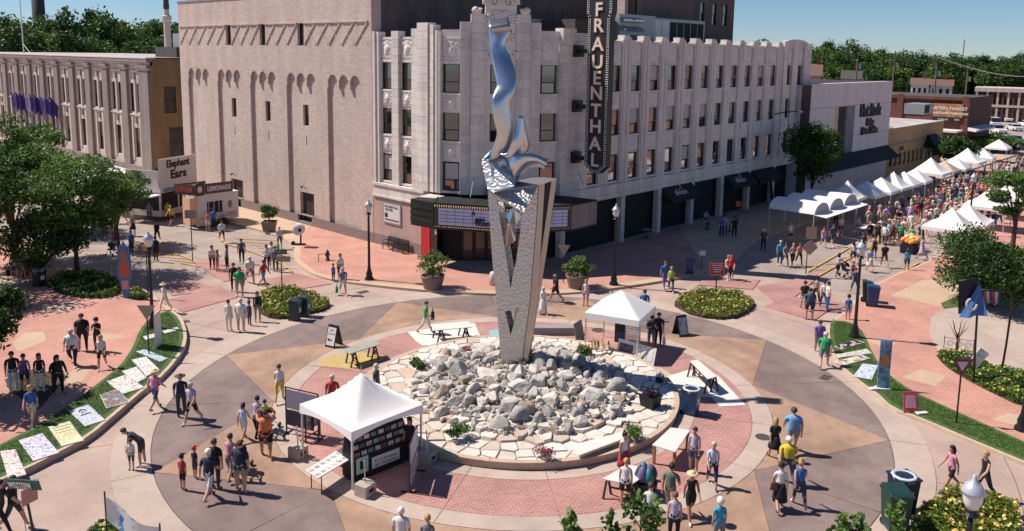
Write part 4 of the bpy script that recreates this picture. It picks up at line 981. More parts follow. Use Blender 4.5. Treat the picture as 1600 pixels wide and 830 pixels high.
def slab(name, poly, ext, m, dd=0., hole=None):
    P = [S(a, b, dd) for a, b in poly]; n = len(P); e = Vector(ext); bm = bmesh.new()
    def ring(pts): return [bm.verts.new(p) for p in pts]
    f0 = ring(P); b0 = ring([p+e for p in P])
    loops = [(f0, b0)]
    if hole:
        H = [S(a, b, dd) for a, b in hole]; loops.append((ring(H), ring([p+e for p in H])))
    for k in (0, 1):
        ed = []
        for lp in loops:
            r_ = lp[k]
            ed += [bm.edges.get((r_[i], r_[(i+1) % len(r_)])) or bm.edges.new((r_[i], r_[(i+1) % len(r_)])) for i in range(len(r_))]
        bmesh.ops.triangle_fill(bm, edges=ed, use_beauty=True)
    for a, b in loops:
        for i in range(len(a)): bm.faces.new((a[i], b[i], b[(i+1) % len(a)], a[(i+1) % len(a)]))
    bmesh.ops.recalc_face_normals(bm, faces=bm.faces); me = bpy.data.meshes.new(name); bm.to_mesh(me); bm.free()
    for q in (m if isinstance(m, list) else [m]): me.materials.append(q)
    return inst(name, me, sc_)
e1 = VH*.42+VR*.27
front = [(762,298),(775,306),(784,360),(792,410),(798,452),(801,432),(806,410),(812,368),(817,331),(841,288),(838,345),(833,405),(828,468),(817,552),(815,600),(784,594),(782,552),(775,463),(769,405)]
slab('front_plate', front, e1, M_ham, 0, [(789,487),(810,481),(798,524)])
slab('edge_fin', [(842,288),(851,285),(844,400),(838,470),(826,555),(821,596),(816,599),(818,552),(829,468),(834,405),(839,345)], VH*.1+VR*.02, M_sat, -.03)
slab('rear_plate', [(818,300),(861,281),(870,279),(853,400),(839,484),(830,542),(824,592),(806,592),(808,480)], VH*.35+VR*.05, steel('slot_shade_steel', .5, .05, 4.0, '#4a4745'), .72)  # shade of the slot between the fins is put into this plate's colour
slab('rear_fin', [(862,281),(870,279),(853,400),(839,484),(830,542),(824,594),(820,594),(825,542),(833,484),(845,400)], VH*.1, M_sat, .66)
slab('inner_web', [(800,455),(808,430),(822,330),(846,290),(838,420),(826,560),(806,560)], VH*.12, M_pol, .45)
slab('top_plate', [(808,283),(828,278),(846,277),(870,279),(851,287),(841,289)], VH*.7+VR*.05-Vector((0,0,.12)), M_pol, -.05)
def shard(name, tri, m, th=.12):           # folded plate from points (px, py, depth)
    P = [S(a, b, d) for a, b, d in tri]; n = len(P); nm = (P[1]-P[0]).cross(P[2]-P[0]).normalized()
    if nm.dot(VH) < 0: nm = -nm
    g = MB(); g.add(P+[p+nm*th for p in P], [tuple(range(n)), tuple(range(2*n-1, n-1, -1))]+[(i, n+i, n+(i+1)%n, (i+1)%n) for i in range(n)])
    return g.build(name, m, sc_)
shard('front_shard', [(769,301,-.15), (842,287,.25), (818,332,-1.15)], M_ham)
shard('shard_fold', [(769,301,-.12), (808,281,.5), (842,287,.12)], M_pol)
shard('left_plate', [(752,252,.5), (763,252,.35), (804,291,-.8), (770,301,-.35), (762,296,-.15)], M_ham)
shard('left_fold', [(762,251,.1), (782,243,.7), (806,272,.3), (804,291,-.15)], M_pol)
shard('left_fold_inner', [(782,243,.7), (800,240,.9), (812,275,.6), (806,290,.0)], M_sat)
shard('crumpled_piece', [(790,335,.1), (803,326,-.1), (814,340,.1), (806,352,.3), (796,350,-.15)], M_pol)
shard('crumpled_piece', [(789,342,.1), (796,350,-.15), (804,372,.2), (792,386,-.05), (787,372,.1)], M_sat)
shard('crumpled_piece', [(796,350,-.15), (806,352,.3), (806,375,.1), (800,380,.2)], M_pol)
def ribbon(name, rows, m, bow=.35, cols=9, th=.1):
    g = MB(); ys = []
    R = []
    for i in range(len(rows)-1):           # smooth the outline
        a = rows[max(i-1,0)]; b = rows[i]; c = rows[i+1]; d = rows[min(i+2,len(rows)-1)]
        for t in (0, .25, .5, .75):
            R.append([.5*((2*b[k])+(-a[k]+c[k])*t+(2*a[k]-5*b[k]+4*c[k]-d[k])*t*t+(-a[k]+3*b[k]-3*c[k]+d[k])*t**3) for k in range(6)])
    R.append(list(rows[-1]))
    for l in R:
        for j in range(cols):
            t = j/(cols-1); px = l[0]+(l[2]-l[0])*t; py = l[1]+(l[3]-l[1])*t; dd = l[4]+(l[5]-l[4])*t-bow*sin(pi*t)
            g.v.append(tuple(S(px, py, dd)))
    g.f = [(i*cols+j, i*cols+j+1, (i+1)*cols+j+1, (i+1)*cols+j) for i in range(len(R)-1) for j in range(cols-1)]; g.m = [0]*len(g.f)
    o = g.build(name, m, sc_, smooth=True); s_ = o.modifiers.new('thick', 'SOLIDIFY'); s_.thickness = th; return o
ribbon('twisting_ribbon', [(764,40,794,38,1.3,1.1), (765,57,797,51,1.15,1.05), (767,75,787,71,.95,1.0), (768,89,797,94,.8,.95), (774,115,805,120,.6,.5), (777,134,804,142,.45,.25), (769,158,795,164,.05,.25), (772,188,801,193,.05,.35), (777,207,803,212,.25,.4), (771,228,799,227,.4,.5), (760,243,792,244,.35,.8), (752,253,775,247,.1,.7)], M_pol, .1)
ribbon('ribbon_cap', [(763,34,795,30,1.5,1.3), (764,44,797,41,.75,.7), (768,50,799,47,.8,1.1)], M_sat, .02)
ribbon('curled_flame', [(812,181,815,182,.3,.4), (807,205,820,207,.1,.6), (800,222,824,230,.0,.7), (792,240,815,240,.2,.6), (780,243,800,247,.3,.5)], M_pol, .25)
ribbon('curved_arm', [(790,246,806,284,.3,.2), (803,242,812,276,.0,.3), (818,240,826,264,-.1,.5), (835,241,841,261,.0,.5), (848,246,849,265,.1,.5), (857,249,850,265,.2,.4)], M_pol, .3)
# ------------------------------------------------------------------ tents
M_tent = mat('white_canvas', '#f6f1ec', .75, .03, 2); M_tube = mat('tent_pole', '#c9c8c6', .4, metal=.5)
for _m in (M_tent,):
    nt = _m.node_tree; N = nt.nodes; t = N.new('ShaderNodeBsdfTranslucent'); t.inputs[0].default_value = (.88, .86, .85, 1); mx = N.new('ShaderNodeMixShader'); mx.inputs[0].default_value = .16
    nt.links.new(N['Principled BSDF'].outputs[0], mx.inputs[1]); nt.links.new(t.outputs[0], mx.inputs[2]); nt.links.new(mx.outputs[0], N['Material Output'].inputs[0])
M_tentb = mat('tan_canvas', '#b9a596', .8, .05, 2)
def canopy_mesh(name, s, eave, apex, p=1.0, val=.28, scal=0., m=None, n=20):
    g = MB(); k = n+1
    for i in range(k):
        for j in range(k):
            x, y = (i/n*2-1)*s, (j/n*2-1)*s; d = max(abs(x), abs(y))/s; sag = .05*s*(1-abs(abs(x)-abs(y))/s)*d*(1-d)*4
            z = eave+(apex-eave)*(1-d)**p
            if d > .999: z = eave-scal*0
            g.v.append((x, y, z))
    g.f = [(i*k+j, (i+1)*k+j, (i+1)*k+j+1, i*k+j+1) for i in range(n) for j in range(n)]; g.m = [0]*len(g.f)
    # hanging valance
    for sx, sy, ax in ((0,-1,0),(0,1,0),(-1,0,1),(1,0,1)):
        b = len(g.v)
        for i in range(k):
            t = i/n*2-1; x, y = (t*s, sy*s*1.003) if ax == 0 else (sx*s*1.003, t*s)
            g.v += [(x, y, eave+.005), (x*1.006, y*1.006, eave-val-scal*(t*t-.5)*1.0)]
        for i in range(n): g.f.append((b+2*i, b+2*i+1, b+2*i+3, b+2*i+2)); g.m.append(0)
    me = g.mesh(name, m or M_tent, smooth=True)
    return me
def make_tent(name, label, loc, rz, s, eave, apex, p=1., group=None, scal=0., val=.28, mesh=None, leg=True, m=None):
    t = thing(name, label, 'tent', loc, rz, group)
    c = inst('canopy', mesh or canopy_mesh('canopy', s, eave, apex, p, val, scal, m), t)
    if leg:
        L = MB().box(-.03, .03, -.03, .03, 0, eave-.02).mesh('pole', M_tube)
        for x in (-1, 1):
            for y in (-1, 1): inst('pole', L, t, (x*(s-.05), y*(s-.05), 0))
    return t
TA = Vector((17.25, 23.65, 0))
ta = make_tent('peaked_tent', 'white high-peaked canopy tent over the art stall beside the boulders', TA, 0, 1.6, 2.15, 3.4, 1.55, scal=.2, val=.26)
MB().tube([(0,0,3.35),(0,0,3.65)], [.03,.008], 5).build('finial', M_tube, ta)
TBc = Vector((33.6, 23.75, 0))
tbn = make_tent('popup_tent', 'small white pop-up canopy behind the boulders with shutter and door propped under it', TBc, radians(17), 1.42, 2.15, 3.15, 1.0, val=.3)
# tents of the street market
mk1 = canopy_mesh('canopy', 1.5, 2.2, 3.4, 1.0); mk2 = canopy_mesh('canopy', 1.5, 2.25, 3.7, 1.4); mk3 = canopy_mesh('canopy', 1.5, 2.2, 3.3, 1.0, m=M_tentb)
names_far = ['shaded white market tent next to the barrel-roofed stalls', 'white market tent with a round window flap on the far side of the street', 'white market tent in front of the white panelled building', 'white market tent facing the joint of white and tan shops', 'white market tent before the tan shop windows', 'white market tent below the tan shop awning', 'large white market tent beside the round tree', 'tan canvas market tent among the white ones', 'white market tent just past the tan canvas one', 'white market tent at the far end by the parked cars', 'last white market tent beyond the street bend', 'farthest small white tent near the parked cars']
far = [(1295,312),(1345,292),(1375,284),(1397,278),(1418,272),(1443,265),(1478,252),(1500,246),(1525,240),(1548,233),(1572,226),(1585,208)]
for i, (a, b) in enumerate(far):
    c = Vector(([77.6,81,84.4,87.6,90.8,94.4,100.5,105.5,109.6,115.5,124,140][i], [29.4,28.9,28.7,28.6,28.6,28.6,28.9,28.8,28.7,29,29.3,31][i], 0))
    sc = 1.0
    t = make_tent('market_tent', names_far[i], c, radians([4,0,2,-2,0,3,0,0,2,0,5,0][i]), 1.5, 2.2, 3.4, mesh=(mk3 if i == 7 else mk2 if i % 3 == 0 else mk1), group='market tents along the far kerb')
    if i in (6, 9): t.scale = (1.25, 1.25, 1.1)
near = [((1488,330), 'big white market tent nearest the street tree on the near kerb'), ((1512,322), 'white tent joined behind the big near-kerb market tent'), ((1545,300), 'white near-kerb tent half hidden by the street tree'), ((1580,288), 'white near-kerb tent farther along behind the leaves')]
for (a, b), l in near:
    c = G(a, b, 3.4); t = make_tent('market_tent', l, (c.x, min(c.y, 20.0), 0), radians(3), 1.5, 2.2, 3.5, mesh=mk2, group='market tents along the near kerb'); t.scale = (1.15, 1.15, 1)
for k in range(3):                         # barrel vaulted stalls
    c = G(1258+k*34, 318-k*9, 2.6); t = thing('barrel_tent', ['front white barrel-roofed stall nearest the crossing', 'middle white barrel-roofed stall', 'rear white barrel-roofed stall next to the peaked tents'][k], 'tent', (67.2+k*3.1, 29.4, 0), 0, 'barrel-roofed stalls')
    g = MB(); n = 10
    for i in range(n+1):
        a = pi*i/n
        for y in (-2.0, 2.0): g.v.append((-1.5*cos(a), y, 2.25+.85*sin(a)))
    for i in range(n): g.f.append((2*i, 2*i+2, 2*i+3, 2*i+1)); g.m.append(0)
    g.build('vault', M_tent, t, smooth=True)
    for y in (-2.0, 2.0):
        g = MB(); g.add([(-1.5*cos(pi*i/n), y, 2.25+.85*sin(pi*i/n)) for i in range(n+1)], [tuple(range(n+1))]); g.build('end_panel', mat('grey_canvas', '#a9a6ab', .8), t)
    MB().hexa([(-1.5,-3.0,2.1),(1.5,-3.0,2.1),(1.5,-2,2.2),(-1.5,-2,2.2),(-1.5,-3.0,2.13),(1.5,-3.0,2.13),(1.5,-2,2.26),(-1.5,-2,2.26)]).build('front_flap', M_tent, t)
    L = MB().box(-.03, .03, -.03, .03, 0, 2.25).mesh('pole', M_tube)
    for x in (-1.45, 1.45):
        for y in (-1.95, 1.95): inst('pole', L, t, (x, y, 0))

# ------------------------------------------------------------------ street furniture
M_globe = mat('lamp_globe', '#d9d6d2', .3, spec=.5); M_gcap = mat('lamp_cap', '#b9bcc2', .35, metal=.3)
def lamp(px, py, label, h=4.35, base=None):
    b = base or G(px, py, .12); t = thing('street_lamp', label, 'street lamp', b, 0, 'acorn street lamps')
    MB().lathe([(.3,0),(.3,.1),(.2,.25),(.22,.4),(.12,.7),(.09,1.0),(.07,h-.3),(.06,h)], n=12).build('post', M_black, t, smooth=True)
    MB().lathe([(.09,h),(.19,h+.05),(.14,h+.12),(.12,h+.2)], n=12).build('collar', M_black, t)
    MB().lathe([(.12,h+.2),(.2,h+.35),(.22,h+.55),(.23,h+.6)], n=14).build('globe', M_globe, t, smooth=True)
    MB().lathe([(.27,h+.6),(.27,h+.66),(.17,h+.82),(.06,h+.9),(.05,h+1.0),(.01,h+1.06)], n=14).build('cap', M_gcap, t, smooth=True)
    return t
lamp(577, 437, 'black lamp post with white acorn globe on the corner by the bench'); lamp(959, 445, 'black lamp post with white acorn globe in the theatre shade'); lamp(1335, 527, 'black lamp post at the tip of the lawn verge casting a long shadow'); lamp(239, 515, 'black lamp post at the tip of the verge under the leafy tree')
lamp(1513, 366, 'black lamp post in front of the big near-kerb market tent'); lamp(1597, 672, 'lamp post at the picture edge on the red paving, only its foot in view')
q_ = G(1523, 748, 5.3); lamp(0, 0, 'lamp post whose white globe rises out of the yellow flower bed', base=Vector((q_.x, q_.y, 0)))
cb = thing('cobra_street_light', 'tall grey street light with curved arm in front of the office building', 'street light', G(1207, 318, .12))
b_ = G(1207, 318, .12); top = AT(1198, 190, b_)-b_; tip = AT(1246, 174, b_)-b_
MB().tube([(0,0,0), (top.x*.5, top.y*.5, top.z*.5), tuple(top)], [.13,.11,.09], 8).build('pole', M_black, cb, smooth=True)
MB().tube([tuple(top), tuple(top+(tip-top)*.25+Vector((0,0,.45))), tuple(top+(tip-top)*.6+Vector((0,0,.35))), tuple(tip)], .06, 6).build('arm', M_black, cb, smooth=True)
MB().lathe([(.05,.1),(.25,.05),(.3,-.08),(.15,-.16)], tuple(tip+VR*.25), 10).build('lamp_head', mat('amber_lens', '#e0c79a', .4), cb, smooth=True)

M_galv = mat('galvanised_back', '#a5907d', .5, .06, 3); M_grn = mat('green_sign', '#1f5a4a', .5); M_yel = mat('yellow_sign', '#c98a2a', .5); M_rsign = mat('red_sign', '#b7332f', .5); M_mar = mat('maroon_sign', '#6b2f30', .5)
def post(px, py, h, name, label, r=.035, z=.12):
    b = G(px, py, z); t = thing(name, label, 'sign', b, YAW-pi/2); MB().tube([(0,0,0),(0,0,h)], r, 6).build('post', M_black, t); return t, h
def plate(t, pts, m, name='plate', y=-.05, th=.02):   # local x right of the viewer, z up, facing the camera side (-y)
    n = len(pts); g = MB(); g.add([(x, y, z) for x, z in pts]+[(x, y+th, z) for x, z in pts], [tuple(range(n)), tuple(range(2*n-1, n-1, -1))]+[(i, n+i, n+(i+1)%n, (i+1)%n) for i in range(n)]); return g.build(name, m, t)
def rect(t, w, z0, z1, m, name='plate', y=-.05, x=0.): return plate(t, [(x-w/2,z0),(x+w/2,z0),(x+w/2,z1),(x-w/2,z1)], m, name, y)
t, h = post(233, 557, 2.55, 'yield_sign', 'bare metal back of a yield sign on the left lawn verge'); plate(t, [(-.45,h+.05),(.45,h+.05),(0,h-.72)], M_galv)
t, h = post(1494, 661, 2.75, 'yield_sign', 'maroon and white yield sign on the right lawn verge'); plate(t, [(-.45,h+.05),(.45,h+.05),(0,h-.72)], M_mar); plate(t, [(-.24,h-.07),(.24,h-.07),(0,h-.48)], mat('yield_white', '#c8b9bd', .5), 'inner_triangle', -.062)
t, h = post(880, 442, 2.5, 'yield_sign', 'pale back of a yield sign beside the planter shrub near the theatre'); plate(t, [(-.4,h+.05),(.4,h+.05),(0,h-.7)], M_galv)
t, h = post(1259, 428, 3.4, 'sign_post', 'post with square and diamond sign backs at the market crossing'); rect(t, .7, h-.9, h-.05, M_galv, x=.2); plate(t, [(.15,h-.95),(.72,h-1.5),(.15,h-2.05),(-.42,h-1.5)], M_galv, 'diamond_plate')
t, h = post(301, 408, 3.6, 'sign_post', 'tall thin post with a tan sign back in front of the lemonade trailer'); rect(t, .8, h-.5, h+.1, M_galv)
t, h = post(441, 462, 2.9, 'street_name_sign', 'green street name blade above the yellow flower bed'); rect(t, .75, h-.28, h, M_grn, 'blade'); rect(t, .9, h-.75, h-.4, M_galv, 'back_plate', -.04, .12); text('lettering', 'THIRD ST', .14, M_white, t, frame((0,-.06,h-.14), (1,0,0), (0,0,1)), .004)
t, h = post(232, 462, 3.2, 'notice_sign', 'small orange notice on a post beside the left lamp'); rect(t, .35, h-.4, h, M_yel)
t, h = post(1118, 464, 1.9, 'information_sign', 'red information sign with white lines in the yellow flower bed', .04); rect(t, 1.0, h-.55, h+.35, M_rsign); rect(t, .9, h-.48, h+.28, M_white, 'line_frame', -.054); rect(t, .86, h-.45, h+.25, M_rsign, 'inner_plate', -.058)
for k, z in enumerate((.15, .0, -.13, -.26)): rect(t, .7-.08*k, h+z-.03, h+z+.03, M_white, 'text_line', -.063)
t, h = post(1152, 352, 2.2, 'notice_sign', 'orange square sign on a post in the theatre shade'); rect(t, .45, h-.5, h, mat('orange_sign', '#b5651f', .5))
# WESTERN AVE sign near the camera
p0, p1 = AT(8, 757, G(52, 830)), AT(65, 742, G(52, 830)); pb_ = G(56, 850)
ws = thing('street_name_sign', 'green WESTERN AVE street name blade at the bottom left corner', 'sign', Vector((pb_.x, pb_.y, 0)))
ctr = AT(37, 757, pb_)-Vector((pb_.x, pb_.y, 0)); dirv = (AT(65, 742, pb_, -.15)-AT(8, 757, pb_, .15)); Lb = dirv.length; dx_ = dirv.normalized()
MB().tube([(0,0,0), (ctr.x, ctr.y, ctr.z+.05)], .04, 6).build('post', M_black, ws)
fm = frame(ctr, dx_, Vector((0,0,1))); pl_ = MB().box(-Lb/2, Lb/2, -.16, .16, -.015, .015).build('blade', M_grn, ws); pl_.matrix_local = fm
text('lettering', 'WESTERN', .26, M_white, ws, fm @ Matrix.Translation((-.14,-.01,.02)), .004, sx=.85, bold=.008); text('lettering', 'AVE', .13, M_white, ws, fm @ Matrix.Translation((Lb*.36,.05,.018)), .003)
MB().box(-.25, .25, -.25, .25, -.01, .01).build('cross_plate', mat('pinkish_sign_back', '#b9897a', .6), ws).matrix_local = frame(ctr+Vector((0,0,-.35))+VR*.15, (VR*.5+VH).normalized(), (0,0,1))

# bins
def bin_(px, py, label, m, h=1.05, w=.6, z=0., rz=.4, lid=None, liner=False, bag=False):
    t = thing('wheeled_bin', label, 'bin', G(px, py, z), rz); k = w/2
    MB().prism([(-k*.8,-k*.8),(k*.8,-k*.8),(k*.8,k*.8),(-k*.8,k*.8)], .05, h, top=[(-k,-k),(k,-k),(k,k),(-k,k)]).build('body', m, t, bevel=.02)
    MB().box(-k*1.08, k*1.08, -k*1.08, k*1.08, h, h+.06).build('rim', lid or m, t)
    if not liner: MB().hexa([(-k,-k,h+.06),(k,-k,h+.06),(k,k,h+.06),(-k,k,h+.06),(-k,-k*.6,h+.12),(k,-k*.6,h+.12),(k,k,h+.16),(-k,k,h+.16)]).build('lid', lid or m, t, bevel=.02)
    else: MB().lathe([(k*1.05,h-.05),(k*1.15,h+.08),(k*.85,h+.1),(k*.7,h-.2)], n=10).build('bag_liner', mat('clear_bag', '#b9c0c8', .3), t, smooth=True)
    for x in (-k*.7, k*.7): MB().tube([(x-.04, k*.85, .1), (x+.04, k*.85, .1)], .1, 10).build('wheel', M_black, t)
    MB().box(-.14, .14, -k*.96, -k*.9, h*.45, h*.7).build('sticker', M_white, t)
    return t
M_blue = mat('blue_plastic', '#1d3f66', .45, .06, 3); M_navy = mat('navy_plastic', '#17283d', .45); M_gbin = mat('green_plastic', '#1b3a34', .45); M_kbin = mat('black_plastic', '#17191b', .5)
bin_(1079, 646, 'blue recycling bin standing open beside the round planter', M_blue, 1.05, .68, lid=M_navy, liner=True, rz=.2); bin_(462, 500, 'dark blue recycling bin at the end of the left yellow flower bed', M_navy, rz=.6); bin_(476, 494, 'pale grey lidded bin behind the dark blue one by the flower bed', M_gbin, rz=.6)
bin_(1363, 478, 'blue recycling bin on the red paving by the market street', M_blue, 1.15, .7, .12); bin_(1354, 471, 'green bin tucked behind the blue one by the market street', M_gbin, 1.15, .6, .12); bin_(62, 447, 'black bin with plastic liner by the shaded bench', M_kbin, 1.0, .62, .12, liner=True)
q1 = G(1397, 826); q1.z = 0
t = bin_(0, 0, 'green recycling bin with white symbol beside the bottom right flower bed', M_gbin, 1.25, .74, rz=YAW-pi/2); t.location = q1
for k in range(3):
    a = pi/2+k*2*pi/3; MB().tube([(.12*cos(a), -.36, .6+.12*sin(a)), (.12*cos(a+1.5), -.36, .6+.12*sin(a+1.5))], [.02,.035], 5).build('recycling_arrow', M_white, t)
t = bin_(0, 0, 'navy recycling bin with raised lid behind the green one', M_navy, 1.25, .74, rz=YAW-pi/2+.2, liner=True); t.location = G(1408, 800)
pot = thing('dark_flower_tub', 'dark square tub with purple plants on the shaded flagstones', 'plant pot', G(1016, 634, .32)); MB().prism([(-.3,-.3),(.3,-.3),(.3,.3),(-.3,.3)], 0, .5, top=[(-.36,-.36),(.36,-.36),(.36,.36),(-.36,.36)]).build('tub', M_kbin, pot)
rg = np.random.default_rng(3); P, tt, _ = clumps(rg, 7, (.4,.4,.3), (0,0,.7), 300, 1, .2, .5); inst('foliage', leaf_mesh('foliage', P, .14, leafmat('purple_leaf', '#2c2233', '#584a5e'), 3), pot)

# sandwich boards
def aframe(px, py, rz, label, face, text_lines=(), w=.62, h=1.1):
    t = thing('sandwich_board', label, 'sandwich board', G(px, py), rz)
    for s in (-1, 1):
        g = MB(); g.hexa([(-w/2, s*.34-.015, 0), (w/2, s*.34-.015, 0), (w/2, s*.34+.015, 0), (-w/2, s*.34+.015, 0), (-w/2, s*.03-.015, h), (w/2, s*.03-.015, h), (w/2, s*.03+.015, h), (-w/2, s*.03+.015, h)]); b = g.build('board', M_black, t)
        M = frame((0, s*.19+s*.018, h*.5), (-s, 0, 0), (0, -s*.31, h)); MB().box(-w*.42, w*.42, -h*.42, h*.42, 0, .006).build('sheet', face, b).matrix_local = M
        for z, s_, sz in text_lines: text('lettering', s_, sz, M_ink, b, M @ Matrix.Translation((0, z, .008)), .002)
        if s < 0 and text_lines: MB().beam((-.15,0,0),(.1,0,0),.05,.01).add([(-.22,0,.0),(-.08,.1,0),(-.08,-.1,0)], [(0,2,1)]).build('arrow', M_ink, b).matrix_local = M @ Matrix.Translation((0,-.18,.012))
    return t
aframe(522, 540, YAW-pi/2-.5, 'black sandwich board with a white arrow notice at the left of the circle', M_white, ((.3, 'ART', .16), (.12, 'SHOW', .14)))
aframe(1063, 523, YAW-pi/2+.45, 'black sandwich board with photo prints right of the small tent', mat('photo_print', '#6d7f93', .5, .6, 7, col2='#c5cdd6'))

# tables and cloths on the ground
M_ply = mat('plywood', '#c9b095', .7, .08, 4); M_ttop = mat('white_table_top', '#d8d0c8', .5, .03, 5); M_leg = mat('table_leg_dark', '#2a2624', .6); M_wleg = mat('wooden_leg', '#9a6538', .7, .1, 6)
def ground_cloth(px, m, label, z=.012): return tag(MB().prism(PX(px, z), z-.008, z).build('ground_cloth', m), label, 'cloth')
M_cloth = mat('white_drop_cloth', '#d9cfc6', .9, .05, 2, .2, 6); M_ycl = mat('yellow_tarp', '#b79c63', .8, .12, 3, .3, 8)
ground_cloth([(637,519),(700,508),(742,505),(751,527),(690,537),(660,540),(650,533)], M_cloth, 'white drop cloth under the trestle table behind the sculpture'); ground_cloth([(490,571),(516,555),(562,549),(607,557),(580,570),(549,577)], M_ycl, 'yellow tarpaulin under the painted trestle table')
ground_cloth([(1039,589),(1075,578),(1122,587),(1165,633),(1125,635),(1111,620),(1064,620)], M_cloth, 'white drop cloth under the narrow table right of the planter'); ground_cloth([(764,517),(779,515),(782,531),(766,532)], mat('teal_sheet', '#7fb4bd', .7, .2, 3), 'pale teal painted sheet on the paving behind the sculpture')
def table(pts, z, label, top, legs='trestle', lm=None, th=.04, name='table'):
    P = [G(a, b, z) for a, b in pts]; c = sum(P, Vector())/len(P); c.z = 0; t = thing(name, label, 'table', c)
    L = [((p.x-c.x), (p.y-c.y)) for p in P]; MB().prism(L, z-th, z).build('table_top', top, t)
    e = lambda i, j, k: Vector((*[L[i][q]*(1-k)+L[j][q]*k for q in (0, 1)], 0))
    if legs == 'trestle':
        for k in (.14, .86):
            a, b = e(0, 1, k), e(3, 2, k); d = (e(0, 1, 1)-e(0, 1, 0)).normalized()*.22
            for p in (a*.92, b*.92):
                for s in (-1, 1): MB().beam(p+d*s, p+d*s*.15+Vector((0,0,z-th)), .06, .06).build('leg', lm or M_leg, t)
            MB().beam(a*.92+Vector((0,0,z-th-.05)), b*.92+Vector((0,0,z-th-.05)), .06, .08).build('crossbar', lm or M_leg, t); MB().beam(a*.92+d*.6+Vector((0,0,.3)), b*.92+d*.6+Vector((0,0,.3)), .04, .06).build('brace', lm or M_leg, t)
    else:
        for i in range(4):
            p = Vector((*L[i], 0))*.88; MB().beam(p, p+Vector((0,0,z-th)), .09, .09).build('leg', lm or M_wleg, t)
    return t, c
table([(537,545),(588,531),(594,538),(546,553)], .75, 'long painted trestle table over the yellow tarpaulin', mat('painted_top', '#b58a92', .6, .25, 4, col2='#8fb59a')); table([(672,507),(732,502),(738,511),(680,516)], .75, 'white trestle table on the drop cloth behind the sculpture', M_ttop)
table([(1078,564),(1090,562),(1121,588),(1106,592)], .75, 'narrow white trestle table right of the planter', M_ttop); t4, c4 = table([(1019,695),(1048,668),(1078,672),(1055,706)], .78, 'large cream table with wooden legs in front of the planter', M_ttop, 'legs'); table([(941,748),(980,726),(1024,733),(986,757)], .74, 'low white folding table with a bundle of umbrellas at its end', M_ttop)
def small_items(t, n, z, R, cols, seed):   # loose small goods on a table: every one a thing
    r2 = random.Random(seed)
    return r2
# granite bench behind
gb = thing('granite_bench', 'long grey granite bench block behind the sculpture', 'bench', G(868, 522)); MB().box(-1.35, 1.35, -.22, .22, 0, .42).build('block', mat('grey_granite', '#8f8b8c', .7, .3, 30), gb, bevel=.02); gb.rotation_euler = (0,0,YAW-pi/2+.05)
# art stall under the peaked tent
st = thing('display_table', 'black draped stall table of prints under the peaked tent with a showcase banner', 'table', (0,0,0)); M_drape = mat('black_drape', '#14161a', .85)
FS = Fac((16.0, 22.45), (18.45, 22.3))
FS.b('drape', M_drape, st, 0, FS.L, -.75, 0, 0, .78)
g = MB(); g.hexa([FS.T(0,-.05,.78), FS.T(FS.L,-.05,.78), FS.T(FS.L,-.75,.78), FS.T(0,-.75,.78), FS.T(0,-.45,1.5), FS.T(FS.L,-.45,1.5), FS.T(FS.L,-.6,1.5), FS.T(0,-.6,1.5)]); g.build('display_rack', M_drape, st)
cols = ['#8f5f48', '#c7c2bd', '#5f6f86', '#b9a08a', '#3f4a5a', '#a34a3a', '#8d8f95']
for r in range(3):
    for k in range(8):
        u = .1+k*.29+rr.uniform(-.02, .02); z = .9+r*.22; w = -.05-.4*(z-.78)/.72; FS.b('print', mat('print_%d' % ((r*3+k) % 7), cols[(r*3+k) % 7], .5, .35, 9, col2='#d5d0ca' if k % 2 else None), st, u, u+.22, w+.012, w+.03, z-.08, z+.1)
bn = FS.b('banner', M_white, st, .75, 1.95, .012, .02, .25, .68)
text('lettering', 'K-12 Summer', .17, M_ink, bn, FS.M(1.35, .022, .5), .003); text('lettering', 'Art Showcase', .17, M_ink, bn, FS.M(1.35, .022, .35), .003)
ps = FS.b('poster', mat('mint_poster', '#a3c2b8', .6), st, .1, .6, .012, .02, .25, .85); FS.b('poster_figure', M_ink, ps, .25, .45, .021, .025, .4, .72)
ft = thing('folding_table', 'white folding table of small art cards sticking out of the peaked tent', 'table', (0,0,0)); FT2 = Fac((15.2, 24.0), (15.75, 22.2))
pts_ = [G(a, b, .74) for a, b in ((477,735),(497,747),(562,708),(545,692))]; cc = sum(pts_, Vector())/4
MB().prism([tuple(p[:2]) for p in pts_], .7, .74).build('table_top', M_ttop, ft)
for p in pts_:
    q = cc+(p-cc)*.8; MB().tube([(q.x, q.y, 0), (q.x, q.y, .7)], .02, 5).build('leg', M_black, ft)
for k in range(16):
    s_, w_ = (k // 2+.5)/8, (k % 2+.5)/2; a = pts_[0]+(pts_[3]-pts_[0])*s_; b = pts_[1]+(pts_[2]-pts_[1])*s_; p = a+(b-a)*w_; col = '#3c5f88' if s_ > .5 else rr.choice(cols)
    MB().box(p.x-.09, p.x+.09, p.y-.07, p.y+.07, .742, .752).build('art_card', mat('card_'+col[1:], col, .5, .3, 12, col2='#d2cfca'), ft)
def weight(px, py, label):
    t = thing('tent_weight', label, 'tent weight', G(px, py), .2); MB().box(-.27,.27,-.27,.27,0,.42).build('block', mat('weight_concrete', '#a89c8e', .9, .1, 5), t, bevel=.02); MB().box(-.12,.12,-.275,-.268,.16,.28).build('handle_slot', M_dark, t); MB().tube([(0,0,.42),(0,.05,1.2)], .025, 5).build('strap', M_white, t)
weight(466, 714, 'concrete tent weight at the left leg of the peaked tent'); weight(571, 772, 'concrete tent weight at the front leg of the peaked tent'); weight(668, 721, 'grey tent weight at the shaded right leg of the peaked tent')
